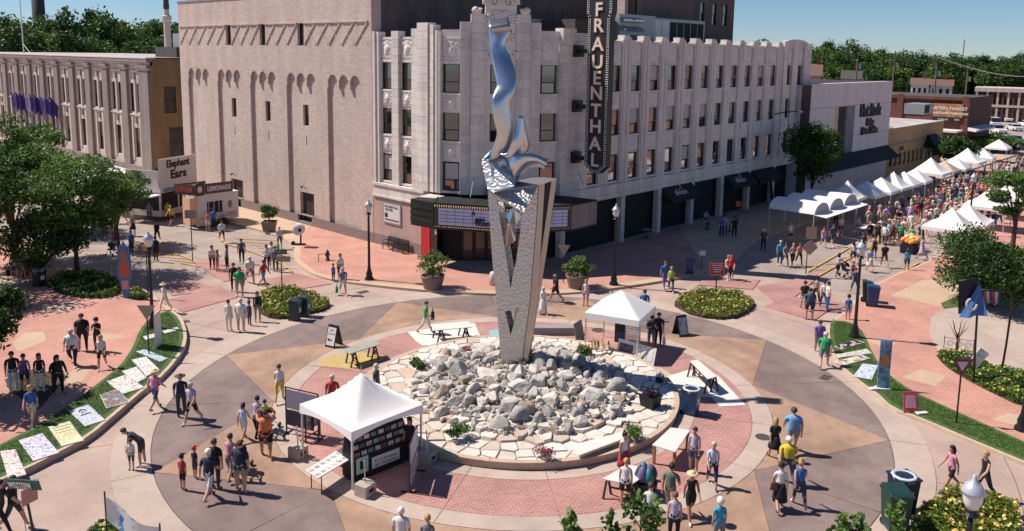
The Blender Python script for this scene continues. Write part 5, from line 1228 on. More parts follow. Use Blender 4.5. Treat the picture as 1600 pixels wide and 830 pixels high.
def panel_stand(pa, pb, h, label, cells, name='display_stand'):
    a, b = G(*pa), G(*pb); F = Fac(a[:2], b[:2]); t = thing(name, label, 'display panel', (0,0,0)); L = F.L
    for u in (0, L): F.b('post', M_black, t, u-.025, u+.025, -.02, .02, 0, h)
    for z in (.25, h*.52, h): F.b('rail', M_black, t, 0.03, L-.03, -.015, .015, z-.04, z)
    for (u0, u1, z0, z1, m) in cells: F.b('picture', m, t, u0*L+.04, u1*L-.04, .016, .03, z0*h, z1*h)
    for u in (0.03, L-.03): F.b('foot', M_black, t, u-.03, u+.03, -.3, .3, 0, .04)
    return t
M_mesh = mat('grey_mesh_panel', '#8b8896', .6, .1, 9); M_purp = mat('dark_purple_picture', '#2d2740', .5, .4, 4)
panel_stand((448,677), (498,690), 1.95, 'black framed display panel with a dark purple picture left of the peaked tent', [(0,1,.56,.96,M_mesh), (0,.9,.2,.5,M_purp)]); panel_stand((478,692), (500,680), 1.6, 'narrow display panel of small pictures in the left side of the peaked tent', [(0,1,.3,.9,mat('collage', '#6f5a50', .6, .5, 5, col2='#a8a5a8'))])
panel_stand((640,770), (652,735), 1.75, 'tall display panel with pink posters at the right side of the peaked tent', [(0,1,.55,.95,mat('poster_white', '#cfc3cf', .6, .25, 5)), (0,1,.12,.5,mat('poster_red', '#b98a8a', .6, .4, 5, col2='#dcd0cc'))])
# goods round the small tent
dr = thing('white_door', 'old white panelled door with photographs leaning at the planter rim', 'door', (0,0,0)); F = Fac(G(962,556)[:2], G(1021,573)[:2]); lean = .3
def lb(name, u0, u1, z0, z1, w, m, p=dr):
    MB().hexa([F.T(u0,w-lean*z0,z0+.05),F.T(u1,w-lean*z0,z0+.05),F.T(u1,w-.03-lean*z0,z0+.05),F.T(u0,w-.03-lean*z0,z0+.05),F.T(u0,w-lean*z1,z1+.05),F.T(u1,w-lean*z1,z1+.05),F.T(u1,w-.03-lean*z1,z1+.05),F.T(u0,w-.03-lean*z1,z1+.05)]).build(name, m, p)
lb('leaf', 0, F.L, 0, .8, 0, M_white); lb('photograph', .12, F.L*.42, .18, .65, .012, mat('night_photo', '#3a3036', .5, .6, 7, col2='#7a6a7d'))
for k in range(3): lb('raised_panel', F.L*(.5+.16*k), F.L*(.62+.16*k), .12, .7, .014, M_ttop)
sh_ = thing('louvred_shutter', 'white louvred shutter standing under the small tent', 'shutter', (0,0,0)); F2 = Fac(G(977,541)[:2], G(999,544)[:2])
for u in (0, F2.L): F2.b('stile', M_white, sh_, u-.03, u+.03, -.02, .02, .05, 1.5)
for k in range(16): F2.b('slat', M_white, sh_, .03, F2.L-.03, -.02, .03, .12+k*.085, .16+k*.085)
sc2 = thing('black_screen', 'black folding screen behind the white shutter in the small tent', 'screen', (0,0,0)); F3 = Fac(G(960,534)[:2], G(978,536)[:2]); F3.b('panel', M_black, sc2, 0, F3.L, -.02, .02, 0, 1.5); F3.b('blue_panel', M_blue, sc2, .05, F3.L-.05, .021, .03, .1, .6)
gp = thing('grey_art_panel', 'grey textured panel leaning at the left leg of the small tent', 'panel', (0,0,0)); F4 = Fac(G(902,541)[:2], G(914,533)[:2]); MB().hexa([F4.T(0,0,0),F4.T(F4.L,0,0),F4.T(F4.L,-.04,0),F4.T(0,-.04,0),F4.T(.15,-.3,1.1),F4.T(F4.L+.15,-.3,1.1),F4.T(F4.L+.15,-.34,1.1),F4.T(.15,-.34,1.1)]).build('board', mat('mottled_grey', '#6d6a6c', .7, .4, 12), gp)
cl = thing('cool_bag', 'small dark cool bag with white lid on the planter rim', 'bag', G(1031, 596, .3), .3); MB().box(-.2,.2,-.16,.16,0,.26).build('body', M_navy, cl, bevel=.04); MB().box(-.18,.18,-.14,.14,.26,.32).build('lid', M_white, cl, bevel=.03); MB().tube([(-.2,0,.22),(-.1,0,.42),(.1,0,.42),(.2,0,.22)], .015, 5).build('strap', M_black, cl)

# painted boards lying on the lawns
def board(px, label, c1, c2, sc=4, z=None, th=.02, extra=None, tilt=0.):
    z = z or (.265 if px[0][0] < 800 else .17)
    P = [G(a, b, z) for a, b in px]; c = sum(P, Vector())/4; t = thing('painted_board', label, 'art board', (c.x, c.y, z))
    L = [((p.x-c.x), (p.y-c.y)) for p in P]; b = MB().prism(L, -th, 0).build('board', M_white, t)
    ins = [(x*.94, y*.94) for x, y in L]; MB().prism(ins, 0, .004).build('artwork', art(c1, c2, sc), t)
    if extra: extra(t, L)
    return t
ARTN = [0]
def art(c1, c2, sc):
    ARTN[0] += 1; m = bpy.data.materials.new('artwork_%d' % ARTN[0]); m.use_nodes = True; N = m.node_tree.nodes; L = m.node_tree.links
    g = N.new('ShaderNodeTexCoord'); n = N.new('ShaderNodeTexNoise'); n.inputs['Scale'].default_value = sc; n.inputs['Detail'].default_value = 3; L.new(g.outputs['Object'], n.inputs['Vector'])
    r = N.new('ShaderNodeValToRGB'); L.new(n.outputs['Fac'], r.inputs[0]); cs = [c1]+list(c2); r.color_ramp.interpolation = 'CONSTANT'
    r.color_ramp.elements[0].color = (*c3(cs[0]), 1); r.color_ramp.elements[1].color = (*c3(cs[1]), 1); r.color_ramp.elements[1].position = .55
    for k, c in enumerate(cs[2:]): e = r.color_ramp.elements.new(.60+.06*k); e.color = (*c3(c), 1)
    L.new(r.outputs[0], N['Principled BSDF'].inputs['Base Color']); N['Principled BSDF'].inputs['Roughness'].default_value = .5; return m
def bars(cols_):
    def f(t, L):
        for k, c in enumerate(cols_):
            a, b, d = Vector(L[0]), Vector(L[1]), Vector(L[3]); o = a+(d-a)*(.14+.13*k)+(b-a)*.15; e = a+(d-a)*(.14+.13*k)+(b-a)*.85; n = (d-a).normalized()*.04
            MB().prism([tuple(o), tuple(e), tuple(e+n), tuple(o+n)], .005, .009).build('painted_line', mat('line_'+c[1:], c, .6), t)
    return f
board([(0,705),(24,702),(41,741),(13,748)], 'white board with pink and orange flowers at the near end of the left verge', '#ded3c8', ('#c97aa5', '#d6a24a', '#a05a9c'), 6)
board([(29,688),(66,677),(92,707),(52,720)], 'board splashed with purple and blue paint on the left verge', '#d8d2da', ('#a58bc8', '#6f9fd0', '#b86aa8'), 6); board([(75,667),(109,658),(131,688),(96,697)], 'pale yellow board with dark stripes along its top on the left verge', '#d8d2a8', ('#d4cca0', '#cfc79a'), 2, extra=bars(['#4a4436', '#4a4436', '#8d865f']))
def roofmark(t, L):
    a, b, d = Vector(L[0]), Vector(L[1]), Vector(L[3]); q = lambda u, v: tuple(a+(b-a)*u+(d-a)*v)
    MB().prism([q(.3,.22), q(.5,.12), q(.7,.22), q(.66,.26), q(.5,.18), q(.34,.26)], .005, .009).build('roof_mark', M_ink, t)
    for k in range(3): MB().prism([q(.38+.1*k,.26), q(.42+.1*k,.26), q(.42+.1*k,.34), q(.38+.1*k,.34)], .005, .009).build('figure_mark', M_ink, t)
    MB().prism([q(.25,.42), q(.75,.42), q(.75,.47), q(.25,.47)], .005, .009).build('text_line', M_ink, t)
board([(107,642),(138,632),(164,656),(133,666)], 'pale blue-white board with a black roof emblem on the left verge', '#c3cad6', ('#bcc4d2', '#ccd2dc'), 1.5, extra=roofmark)
board([(156,617),(183,608),(203,628),(166,638)], 'landscape board of blue sky and brown rocks on the left verge', '#8a7466', ('#6a8fb8', '#d0cdca', '#4f5f7d'), 3); board([(167,596),(197,585),(225,605),(190,616)], 'white board with faint red drawing on the left verge', '#dcd6d0', ('#d0c6c0', '#b97d6d'), 5); board([(190,580),(213,573),(229,590),(212,599)], 'blank white board behind the red drawing on the left verge', '#dcd8d3', ('#d6d2cd', '#d0ccc8'), 2); board([(205,562),(228,557),(249,577),(229,588)], 'white board nearest the yield sign on the left verge', '#dedad5', ('#d6d1cc', '#ccc7c0'), 2)
board([(212,549),(226,546),(263,560),(250,565)], 'narrow blue and white painted board at the foot of the yield sign', '#b9cdd8', ('#6fa8c4', '#dcdcdc'), 6); board([(223,526),(248,519),(252,524),(228,531)], 'thin white board lying near the left lamp', '#d9d5d0', ('#cfcac5', '#d2cec9'), 2); board([(253,517),(277,511),(280,515),(258,521)], 'short white board at the tip of the left verge', '#d9d5d0', ('#cfcac5', '#d2cec9'), 2)
tv = thing('upright_board', 'tall narrow white board standing upright on the left verge', 'art board', G(248, 545, .14), 0); MB().box(-.4, .4, -.02, .02, 0, 1.9).build('board', M_white, tv).rotation_euler = (0, 0, YAW+.05)
board([(1304,541),(1315,546),(1351,535),(1337,531)], 'black board with white and pink blots by the right lamp', '#1c1d20', ('#c9c5c8', '#d88a9a'), 3); board([(1306,554),(1310,559),(1362,552),(1354,545)], 'pale board with rosy streaks on the right verge', '#d3cbc4', ('#c9a39a', '#a9b9a4'), 4); board([(1304,565),(1317,571),(1360,560),(1346,554)], 'cream and orange board with blue corner on the right verge', '#d8c8b4', ('#d59a5a', '#5a7fb0'), 2); board([(1333,588),(1362,593),(1372,571),(1348,568)], 'white board with blue waves on the right verge', '#cfd4da', ('#6d90bf', '#aebfd2'), 5)
tb2 = thing('standing_banner', 'tall standing blue panel with an orange sun on the right verge', 'art board', G(1379, 607, .14), YAW-pi/2); MB().box(-.27,.27,-.02,.02,.05,2.3).build('panel', mat('blue_cloud_paint', '#2f6ea6', .6, .5, 4, col2='#9fc3da'), tb2); MB().lathe([(.2,0),(.2,.01)], n=16).build('sun', mat('orange_paint', '#d9822e', .6), tb2).matrix_local = frame((0,-.022,1.35), (1,0,0), (0,0,1)) @ Matrix.Diagonal((.8,1.6,1,1)); MB().box(-.3,.3,-.2,.2,0,.05).build('foot', M_white, tb2)
rb = thing('red_board', 'pinkish red board leaning on the right verge', 'art board', G(1424, 645, .14), YAW-pi/2); MB().hexa([(-.33,0,0),(.33,0,0),(.33,.03,0),(-.33,.03,0),(-.3,.25,.85),(.3,.25,.85),(.3,.28,.85),(-.3,.28,.85)]).build('board', mat('coral_board', '#c4505a', .6, .1, 4), rb); MB().hexa([(-.22,.03,.2),(.22,.03,.2),(.22,.1,.2),(-.22,.1,.2),(-.2,.19,.68),(.2,.19,.68),(.2,.25,.68),(-.2,.25,.68)]).build('print', mat('pink_print', '#c88a9c', .6), rb)
for (a, b, l) in ((1440, 646, 'white card on the grass beside the red board'), (1366, 608, 'white base block lying beside the blue panel')): o = tag(MB().box(-.25,.25,-.12,.12,0,.06).build('white_card', M_white), l, 'card'); o.location = G(a, b, .14); o.rotation_euler = (0,0,-.6)

# flags and poles
def hookpole(px, py, tops, label): 
    b = G(px, py, .12); t = thing('flag_pole', label, 'flag pole', b); MB().tube([(0,0,0)]+[tuple(AT(a, c, b, d)-b) for a, c, d in tops], .05, 8).build('pole', M_black, t, smooth=True); return t, b
def cloth(t, b, pts, m, name='flag_cloth', nx=10, amp=.12):
    A, B, C_, D = [AT(a, c, b, d)-b for a, c, d in pts]; g = MB()
    for i in range(nx+1):
        for j in range(7):
            u, v_ = i/nx, j/6; p = (A*(1-u)+B*u)*(1-v_)+(D*(1-u)+C_*u)*v_; g.v.append(tuple(p+VH*amp*sin(u*9+v_*2)*v_))
    g.f = [(i*7+j, i*7+j+1, (i+1)*7+j+1, (i+1)*7+j) for i in range(nx) for j in range(6)]; g.m = [0]*len(g.f); return g.build(name, m, t, smooth=True)
M_fb = mat('blue_flag', '#3f6da8', .7, .08, 3); M_fd = mat('navy_flag', '#22263a', .8)
t, b = hookpole(1521, 598, [(1525,520,0),(1530,440,0),(1529,434,0),(1498,440,0)], 'dark pole with navy and blue flags over the right flower bed'); cloth(t, b, [(1498,441,0),(1527,437,0),(1526,480,.1),(1499,492,.1)], M_fd, 'navy_flag'); cl2 = cloth(t, b, [(1528,446,-.1),(1532,446,-.1),(1541,493,-.3),(1500,497,-.2)], M_fb, 'blue_flag')
emb = MB().tube([tuple(AT(1518+8*cos(a), 476+9*sin(a), b, -.45)-b) for a in [i*.5 for i in range(10)]], .05, 5).build('flag_emblem', mat('gold_emblem', '#c9c2a0', .7), t)
t2, b2 = hookpole(1564, 586, [(1572,540,0),(1580,485,0),(1582,468,0),(1578,459,0),(1570,455,0),(1530,453,0)], 'bent dark pole carrying a striped flag at the right edge')
for k in range(6): cloth(t2, b2, [(1537+k*4.5,455,0),(1541.5+k*4.5,455,0),(1541+k*4.2,476-(k%3)*3,.1),(1537+k*4.2,477-(k%2)*4,.1)], mat('flag_stripe_%d' % (k % 3), ['#8d5560', '#c9b9bd', '#4c4a68'][k % 3], .8), 'flag_stripe', 3, .06)
wp = thing('hanging_poster', 'white and teal tilted poster mounted on the flag pole', 'poster', (0,0,0)); bq = G(1521, 598); P = [AT(a, c, bq, -.2) for a, c in ((1514,566),(1526,576),(1546,553),(1532,543))]; g = MB(); g.add(P+[p+VH*.03 for p in P], [(0,1,2,3),(7,6,5,4),(0,4,5,1),(1,5,6,2),(2,6,7,3),(3,7,4,0)]); g.build('sheet', art('#cfdcdc', ('#cfdcdc', '#5fb0b5', '#e2e8e6'), 2.5), wp)
wt = thing('bare_sapling', 'small leafless tree with wire fence at the edge of the forecourt', 'tree', G(1494, 552, .12)); g = MB(); g.tube([(0,0,0),(.02,0,.6),(0,0,1.0)], [.06,.05,.04], 6)
for k in range(16): a = k*.9; e = rr.uniform(.25, .55); g.tube([(0,0,.7+.02*k),(e*.5*cos(a),e*.5*sin(a),1.15),(e*cos(a),e*sin(a),1.45+rr.uniform(0,.35))], [.025,.015,.005], 4)
g.build('trunk', M_bark, wt)
wf = thing('wire_fence', 'low ornamental wire fence with curls by the bare sapling', 'fence', (0,0,0)); F = Fac(G(1474,550,.12)[:2], G(1520,556,.12)[:2])
for u in (0, F.L/2, F.L): MB().tube([F.T(u,0,.12), F.T(u,0,1.0)], .02, 5).build('post', M_brown, wf)
for z in (.35, .9): MB().tube([F.T(0,0,z), F.T(F.L,0,z)], .015, 5).build('rail', M_brown, wf)
for k in range(3): MB().tube([F.T(F.L*(.2+.3*k)+.2*cos(i*.6)*(1-i/26), 0, .62+.2*sin(i*.6)*(1-i/26)) for i in range(20)], .012, 4).build('scroll', M_brown, wf)
# banner between stakes at the bottom edge
bn_ = thing('stake_banner', 'white banner with blue and purple dots between two stakes at the bottom edge', 'banner', (0,0,0)); qa, qb = G(168, 845), G(252, 868); 
for q, py in ((qa, 768), (qb, 818)):
    z = AT(166 if q is qa else 248, py, q).z; MB().tube([(q.x,q.y,0),(q.x,q.y,z)], .025, 6).build('stake', M_black, bn_)
za, zb_ = AT(166, 776, qa).z, AT(248, 826, qb).z
g = MB(); n = 10
for i in range(n+1):
    u = i/n; p = qa+(qb-qa)*u; zt_2 = za*(1-u)+zb_*u-.25*sin(pi*u)*.6; sg = VH*.1*sin(u*7); g.v += [(p.x+sg.x, p.y+sg.y, zt_2), (p.x, p.y, zt_2-.75)]
g.f = [(2*i, 2*i+1, 2*i+3, 2*i+2) for i in range(n)]; g.m = [0]*n; g.build('sheet', art('#d6d5d2', ('#d6d5d2', '#5a9fc8', '#8a5a9c'), 2.2), bn_, smooth=True)
# bench, hydrant, round stone, big pots on the theatre corner
be = thing('park_bench', 'black metal bench against the pink stone theatre wall', 'bench', (37.9, 47.9, .12), pi/2); M_slat = M_black
for k in range(5): MB().box(-1.25, 1.25, -.1+k*.1-.035+.05, -.1+k*.1+.035+.05, .43, .46).build('seat_slat', M_slat, be)
for k in range(6): MB().box(-1.25, 1.25, -.16-.0-.012*k, -.13-.012*k, .52+k*.075, .575+k*.075).build('back_slat', M_slat, be)
for x in (-1.2, 0, 1.2):
    MB().beam((x,-.15,0),(x,-.2,.95),.05,.05).build('leg', M_slat, be); MB().beam((x,.38,0),(x,.36,.43),.05,.05).build('leg', M_slat, be)
for x in (-1.2, 1.2): MB().tube([(x,.38,.43),(x,.38,.66),(x,.1,.7),(x,-.17,.68)], .025, 6).build('armrest', M_slat, be)
be.rotation_euler = (0,0,pi/2); be.location = (38.45, 48.0, .12)
hy = thing('fire_hydrant', 'dark fire hydrant on the red corner paving', 'hydrant', G(512, 407, .12)); MB().lathe([(.17,0),(.17,.08),(.11,.1),(.11,.5),(.14,.52),(.14,.56),(.1,.68),(.04,.74),(.04,.8)], n=12).build('barrel', mat('dark_red_iron', '#3f2422', .5), hy, smooth=True)
for a in (0, pi/2, pi): MB().tube([(.08*cos(a),.08*sin(a),.4),(.2*cos(a),.2*sin(a),.4)], .055, 8).build('outlet', M_black, hy)
MB().tube([(-.75,.1,.55),(-.05,.1,.5)], .025, 5).build('guard_rail', M_brown, hy); MB().tube([(-.7,.1,0),(-.7,.1,.55)], .025, 5).build('guard_post', M_brown, hy)
rs = thing('round_face_sculpture', 'white disc sculpture with black shapes on a stand near the brick wall', 'sculpture', G(470, 383, .12), YAW-pi/2)
MB().lathe([(.32,0),(.45,.08),(.45,.5),(.32,.58)], n=18).build('drum', M_white, rs, smooth=False).matrix_local = frame((0,-.2,1.35), (1,0,0), (0,0,1)); MB().tube([(0,0,0),(0.02,0,1.0)], .07, 8).build('stand', M_black, rs); MB().box(-.5,.35,-.15,.15,0,.12).build('base', M_black, rs); MB().lathe([(.14,0),(.14,.02)], n=10).build('black_shape', M_black, rs).matrix_local = frame((.15,-.8,1.35), (1,0,0), (0,0,1)); MB().tube([(-.6,-.1,.15),(-.6,.1,.15)], .15, 10).build('wheel', M_black, rs)
M_pot = mat('concrete_pot', '#7d6c60', .85, .1, 4)
def potshrub(px, py, label, R, h, ph=.85, pr=.75, seed=1, lm=None, rnd_=False, n=1800):
    t = thing('potted_shrub', label, 'potted plant', G(px, py, .12)); k = 10 if rnd_ else 4
    MB().lathe([(pr*.75,0),(pr*.8,.1),(pr,ph-.1),(pr*1.06,ph),(pr*.9,ph),(pr*.9,ph-.15)], n=18 if rnd_ else 4).build('pot', M_pot, t, smooth=rnd_)
    rg = np.random.default_rng(seed); P, tt, _ = clumps(rg, 18, (R,R,h*.5), (0,0,ph+h*.5), n, 1, .35, .4); inst('foliage', leaf_mesh('foliage', P, .17, lm or LEAF_S, seed, tint=tt), t); MB().tube([(0,0,ph-.2),(0,0,ph+h*.5)], .05, 6).build('stem', M_bark, t)
potshrub(421, 361, 'round dark green shrub in a tan square planter before the brick wall', .95, 1.6, seed=21, lm=LEAF_D); potshrub(676, 450, 'loose green shrub in a round pot at the theatre corner', 1.25, 1.5, seed=22, rnd_=True, lm=LEAF_L, n=1500); potshrub(902, 449, 'loose green shrub in a round pot right of the sculpture', 1.2, 1.2, seed=23, rnd_=True, lm=LEAF_L, n=1400)
for k, (a, b) in enumerate(((772, 445), (786, 447))): o = thing('stone_bollard', ['left round stone bollard behind the sculpture leg', 'right round stone bollard behind the sculpture leg'][k], 'bollard', G(a, b, .12)); MB().lathe([(.3,0),(.3,.75),(.24,.85),(.1,.9)], n=14).build('stone', M_limest, o, smooth=True); MB().lathe([(.34,0),(.34,.1)], n=14).build('foot_ring', M_pil, o)
# ------------------------------------------------------------------ planting
def inpoly(x, y, P):
    c = False; j = len(P)-1
    for i in range(len(P)):
        if (P[i][1] > y) != (P[j][1] > y) and x < (P[j][0]-P[i][0])*(y-P[i][1])/(P[j][1]-P[i][1])+P[i][0]: c = not c
        j = i
    return c
def fill(P, n, seed):
    r = random.Random(seed); xs = [p[0] for p in P]; ys = [p[1] for p in P]; out = []
    while len(out) < n:
        x, y = r.uniform(min(xs), max(xs)), r.uniform(min(ys), max(ys))
        if inpoly(x, y, P): out.append((x, y))
    return np.array(out)
BLADE = leafmat('grass_blade', '#2f4a1a', '#5f7d34', .2)
for poly, n, sd_, nm in ((vin+vout, 26000, 3, 'short green grass on the left verge around the painted boards'), (rin+rout, 22000, 4, 'short green grass on the right verge around the painted boards')):
    pts = [p for p in poly if True]; xy = fill(inset(pts, .2), n, sd_); P = np.c_[xy, np.full(n, .25 if sd_ == 3 else .15)+np.random.default_rng(sd_).uniform(0, .02, n)]
    tag(inst('grass', leaf_mesh('grass', P, .07, BLADE, sd_, up=0, aspect=.25)), nm, 'grass', kind='stuff')
def bed(px, h, n, label, seed, lm=LEAF_Y, fl=FLOW_Y, z=.12, size=.22, kerb=True):
    P = PX(px, z); c = (sum(p[0] for p in P)/len(P), sum(p[1] for p in P)/len(P))
    t = thing('flower_bed', label, 'flower bed', (c[0], c[1], 0)); t['kind'] = 'stuff'
    L = [(p[0]-c[0], p[1]-c[1]) for p in smoothline(P+[P[0]], 1)[:-1]]
    MB().prism(L, -.1, z+.03).build('soil', M_soil, t)
    rg = np.random.default_rng(seed); xy = fill(L, n, seed); bump = np.array([noise.noise(Vector((x*1.1+seed, y*1.1, 0))) for x, y in xy])
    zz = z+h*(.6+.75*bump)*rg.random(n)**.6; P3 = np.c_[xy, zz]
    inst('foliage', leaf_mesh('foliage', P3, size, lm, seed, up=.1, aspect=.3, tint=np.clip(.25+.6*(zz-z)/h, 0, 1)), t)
    k = rg.choice(n, n//20); P4 = P3[k].copy(); P4[:,2] = z+h*(.65+.75*bump[k]); inst('blossom', leaf_mesh('blossom', P4, size*.62, fl, seed+1, up=1, aspect=.9), t)
    return t
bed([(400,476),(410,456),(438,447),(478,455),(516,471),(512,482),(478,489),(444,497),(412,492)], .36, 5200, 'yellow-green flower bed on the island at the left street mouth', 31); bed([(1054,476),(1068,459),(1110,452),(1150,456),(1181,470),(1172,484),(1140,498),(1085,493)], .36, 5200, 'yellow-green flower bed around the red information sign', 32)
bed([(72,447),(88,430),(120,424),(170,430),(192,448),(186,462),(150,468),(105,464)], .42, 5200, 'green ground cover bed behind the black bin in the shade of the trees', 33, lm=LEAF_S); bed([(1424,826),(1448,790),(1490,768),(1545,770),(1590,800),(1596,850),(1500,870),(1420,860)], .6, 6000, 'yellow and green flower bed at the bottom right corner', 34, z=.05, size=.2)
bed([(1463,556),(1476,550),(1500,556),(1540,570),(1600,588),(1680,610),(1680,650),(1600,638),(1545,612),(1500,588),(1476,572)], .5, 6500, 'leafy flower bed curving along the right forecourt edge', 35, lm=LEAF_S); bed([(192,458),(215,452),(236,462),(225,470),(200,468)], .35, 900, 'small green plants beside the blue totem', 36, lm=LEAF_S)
bed([(128,845),(150,822),(175,812),(210,838),(190,860)], .4, 900, 'patch of grass and yellow flowers at the bottom edge by the banner', 37, lm=LEAF_S, z=.05)
bed([(60,640),(0,600),(30,578),(110,585),(95,600)], .12, 500, 'low pink flower patch under the left maple', 38, lm=LEAF_S, fl=FLOW_P, size=.16)
# street trees
def tree_at(px, py, topy, R, seed, label, lm, trunk_h, n=9000, size=.26, zb=.12, flat=.8, group=None, nb=30, cx=None, cat='tree', r=.17, up=.6, **kw):
    b = G(px, py, zb); H = AT(px, topy, b).z-zb
    return plant_tree('street_tree', tree_parts(seed, (R, R*.95, (H-trunk_h)*.56), H, trunk_h, n, size, lm, nb, r, flat, up=up, **kw), label, cat, b, seed)
LK = dict(nb=60, shell=.15, sub=.27, flat=.55)
tree_at(122, 430, 228, 4.9, 41, 'feathery locust tree shading the bed behind the blue totem', LEAF_L, 1.5, 20000, .23, **LK); tree_at(24, 408, 172, 5.0, 42, 'tall feathery locust tree at the left edge of the photo', LEAF_L, 1.8, 20000, .25, **LK); tree_at(72, 356, 190, 4.6, 43, 'feathery locust tree in front of the flags of the limestone hall', LEAF_L, 2.2, 12000, .28, **LK); tree_at(184, 382, 258, 3.3, 47, 'small locust tree reaching towards the fried dough trailer', LEAF_L, 1.7, 8000, .24, **LK); tree_at(-60, 455, 215, 4.9, 46, 'shady locust tree behind the shaded bench sitters', LEAF_G, 1.6, 9000, .3)
tree_at(66, 440, 330, 3.0, 52, 'low dark bushy tree behind the black bin', LEAF_D, .5, 7000, .24)
tree_at(-34, 622, 440, 2.6, 44, 'dense dark maple at the left edge over the waiting group', LEAF_G, 1.8, 7000, .26, shell=.4)
tree_at(1548, 478, 352, 4.1, 45, 'dense broad green tree at the right edge above the flag poles', LEAF_G, .3, 21000, .21, nb=44, shell=.35, sub=.34); tree_at(1580, 402, 262, 3.6, 48, 'feathery locust tree over the near-kerb market tents', LEAF_L, 2.8, 8000, .25, nb=34, shell=.35, sub=.27, flat=.45)
tb_pos = Vector((78.5, 33.2, .12)); plant_tree('street_tree', tree_parts(49, (3.2,3.2,3.4), 9.2, 2.6, 9000, .3, LEAF_G, 34, .16), 'green tree before the white panelled building and barrel stalls', 'tree', tb_pos)
tree_at(1491, 266, 212, 3.3, 50, 'round dark tree beside the tan shop', LEAF_D, .6, 5000, .4); tree_at(1558, 238, 208, 4.2, 51, 'low wide tree before the parked cars', LEAF_S, .4, 4500, .4)
# saplings just below the picture's bottom edge
for k, (px, py, R, h, l) in enumerate(((890, 800, .35, 3.6, 'sapling tip poking up left at the bottom edge near the stall'), (1003, 762, .6, 4.2, 'leafy sapling in front of the shoppers at the bottom edge'), (952, 800, .32, 3.6, 'thin sapling tip beside the leafy one at the bottom edge'), (1318, 806, .42, 3.4, 'sapling tip at the bottom edge near the recycling bins'), (1348, 800, .4, 3.4, 'sapling tip right at the bottom edge before the recycling bins'), (1411, 782, .4, 3.2, 'leafy sapling in front of the recycling bins'))):
    q = G(px, py, h); t = thing('sapling', l, 'sapling', (q.x, q.y, 0)); rg = np.random.default_rng(60+k); P, tt, C = clumps(rg, 12, (R,R,R*1.8), (0,0,h-R*1.5), 420 if R > .5 else 200, 1, .2, .4)
    inst('foliage', leaf_mesh('foliage', P, .17, LEAF_S, 60+k, up=.3, aspect=.7, tint=tt), t); g = MB(); g.tube([(0,0,0),(.02,0,h*.5),(0,0,h-.1)], [.05,.035,.01], 6)
    for c in C[:7]: g.tube([(0,0,c[2]-.5), tuple(c)], [.015,.005], 4)
    g.build('stem', M_bark, t)
# woods behind the town
BG = [tree_parts(70+k, (5.2,5.2,7.0), 18, 3.5, 4600, .68, [LEAF_D, LEAF_S, LEAF_G][k % 3], 34, .35, .9, .35, .33) for k in range(5)]
def bgtree(px, topy, D, k, label, group):
    d = ray(px, topy); t = D/hypot(d.x, d.y); zt = EYE+d.z*t
    if zt < 6: return
    s = zt/18.3; o = plant_tree('background_tree', BG[k % 5], label, 'tree', (d.x*t, d.y*t, 0), k*1.3, s, group)
    w_ = max(1., 1.15/s*1.0); o.scale = (s*w_, s*w_, s)
lft = [(-10,12,225),(22,3,235),(60,16,245),(95,0,230),(120,22,250),(150,2,240),(168,4,235),(185,28,260),(212,40,270),(232,16,245),(255,28,250),(280,22,255),(5,34,215),(45,38,215),(80,34,215),(110,42,215),(140,38,220),(200,58,220),(245,48,220),(270,44,225)]
for k, a in enumerate(lft): bgtree(*a, k, 'tall dark green tree behind the limestone hall', 'trees behind the limestone hall')
rg_ = random.Random(5)
for k, (px, ty) in enumerate(((1158,62),(1172,58),(1190,56),(1262,70),(1280,60),(1296,57),(1312,62),(1330,56),(1347,64),(1362,68),(1380,70),(1398,72),(1415,74),(1435,72),(1450,76),(1466,80),(1480,72),(1492,78),(1510,82),(1525,78),(1540,80),(1556,86),(1570,84),(1585,82),(1600,85),(1275,85),(1305,90),(1335,88),(1365,92),(1395,95),(1425,95),(1505,100),(1520,108),(1450,98),(1480,102),(1545,100),(1565,105),(1590,104),(1612,90))):
    bgtree(px, ty, rg_.uniform(250, 310) if ty < 84 or px > 1500 else rg_.uniform(246, 262), k, 'green tree in the wood behind the market street rooftops', 'trees behind the market street')
for k in range(46): bgtree(1240+k*9+rg_.uniform(-4, 4), 88+rg_.uniform(-12, 10), rg_.uniform(330, 480), k, 'distant tree on the skyline beyond the rooftops', 'skyline trees')
for k in range(16): bgtree(-20+k*20, 30+rg_.uniform(-8, 14), rg_.uniform(260, 320), k, 'distant tree far behind the limestone hall', 'distant trees at the left')

# ------------------------------------------------------------------ food trailers
M_tr = mat('trailer_white', '#d3cbc6', .5, .04, 2); M_trd = mat('trailer_inside', '#2a2422', .8); M_dsign = mat('dark_lettered_sign', '#3a2a2c', .5); M_rl = mat('red_letter', '#b5403a', .5); M_peach = mat('peach_panel', '#d9a98a', .6, .06, 3)
lt = thing('lemonade_trailer', 'white lemonade trailer with lettered roof signs and a peach corner panel', 'food trailer', (0,0,0))
F = Fac(G(308, 357)[:2], G(373, 347)[:2]); L = F.L; zt = 2.75
hs = [(.25*L, .62*L, 1.15, 2.15)]
F.holed(MB(), 0, L, .45, zt, hs, .12).build('side_wall', M_tr, lt); B = lambda u, w: tuple(F.T(u, w, 0)[:2])
MB().prism([B(0,-.13), B(L,-.13), B(L,-2.3), B(0,-2.3)], .45, zt-.02).build('body', M_trd, lt); MB().prism([B(-.05,.1), B(L+.05,.1), B(L+.05,-2.4), B(-.05,-2.4)], zt, zt+.08).build('roof', M_tr, lt)
F.b('end_wall', M_tr, lt, L+.001, L+.03, -2.3, 0, .45, zt); F.b('left_wall', M_tr, lt, -.03, -.001, -2.3, 0, .45, zt)
F.b('counter', M_tr, lt, .2*L, .66*L, 0, .4, 1.05, 1.12)
for u in (.3, .42, .54): F.b('window_post', M_tr, lt, u*L-.02, u*L+.02, -.1, -.02, 1.15, 2.15)
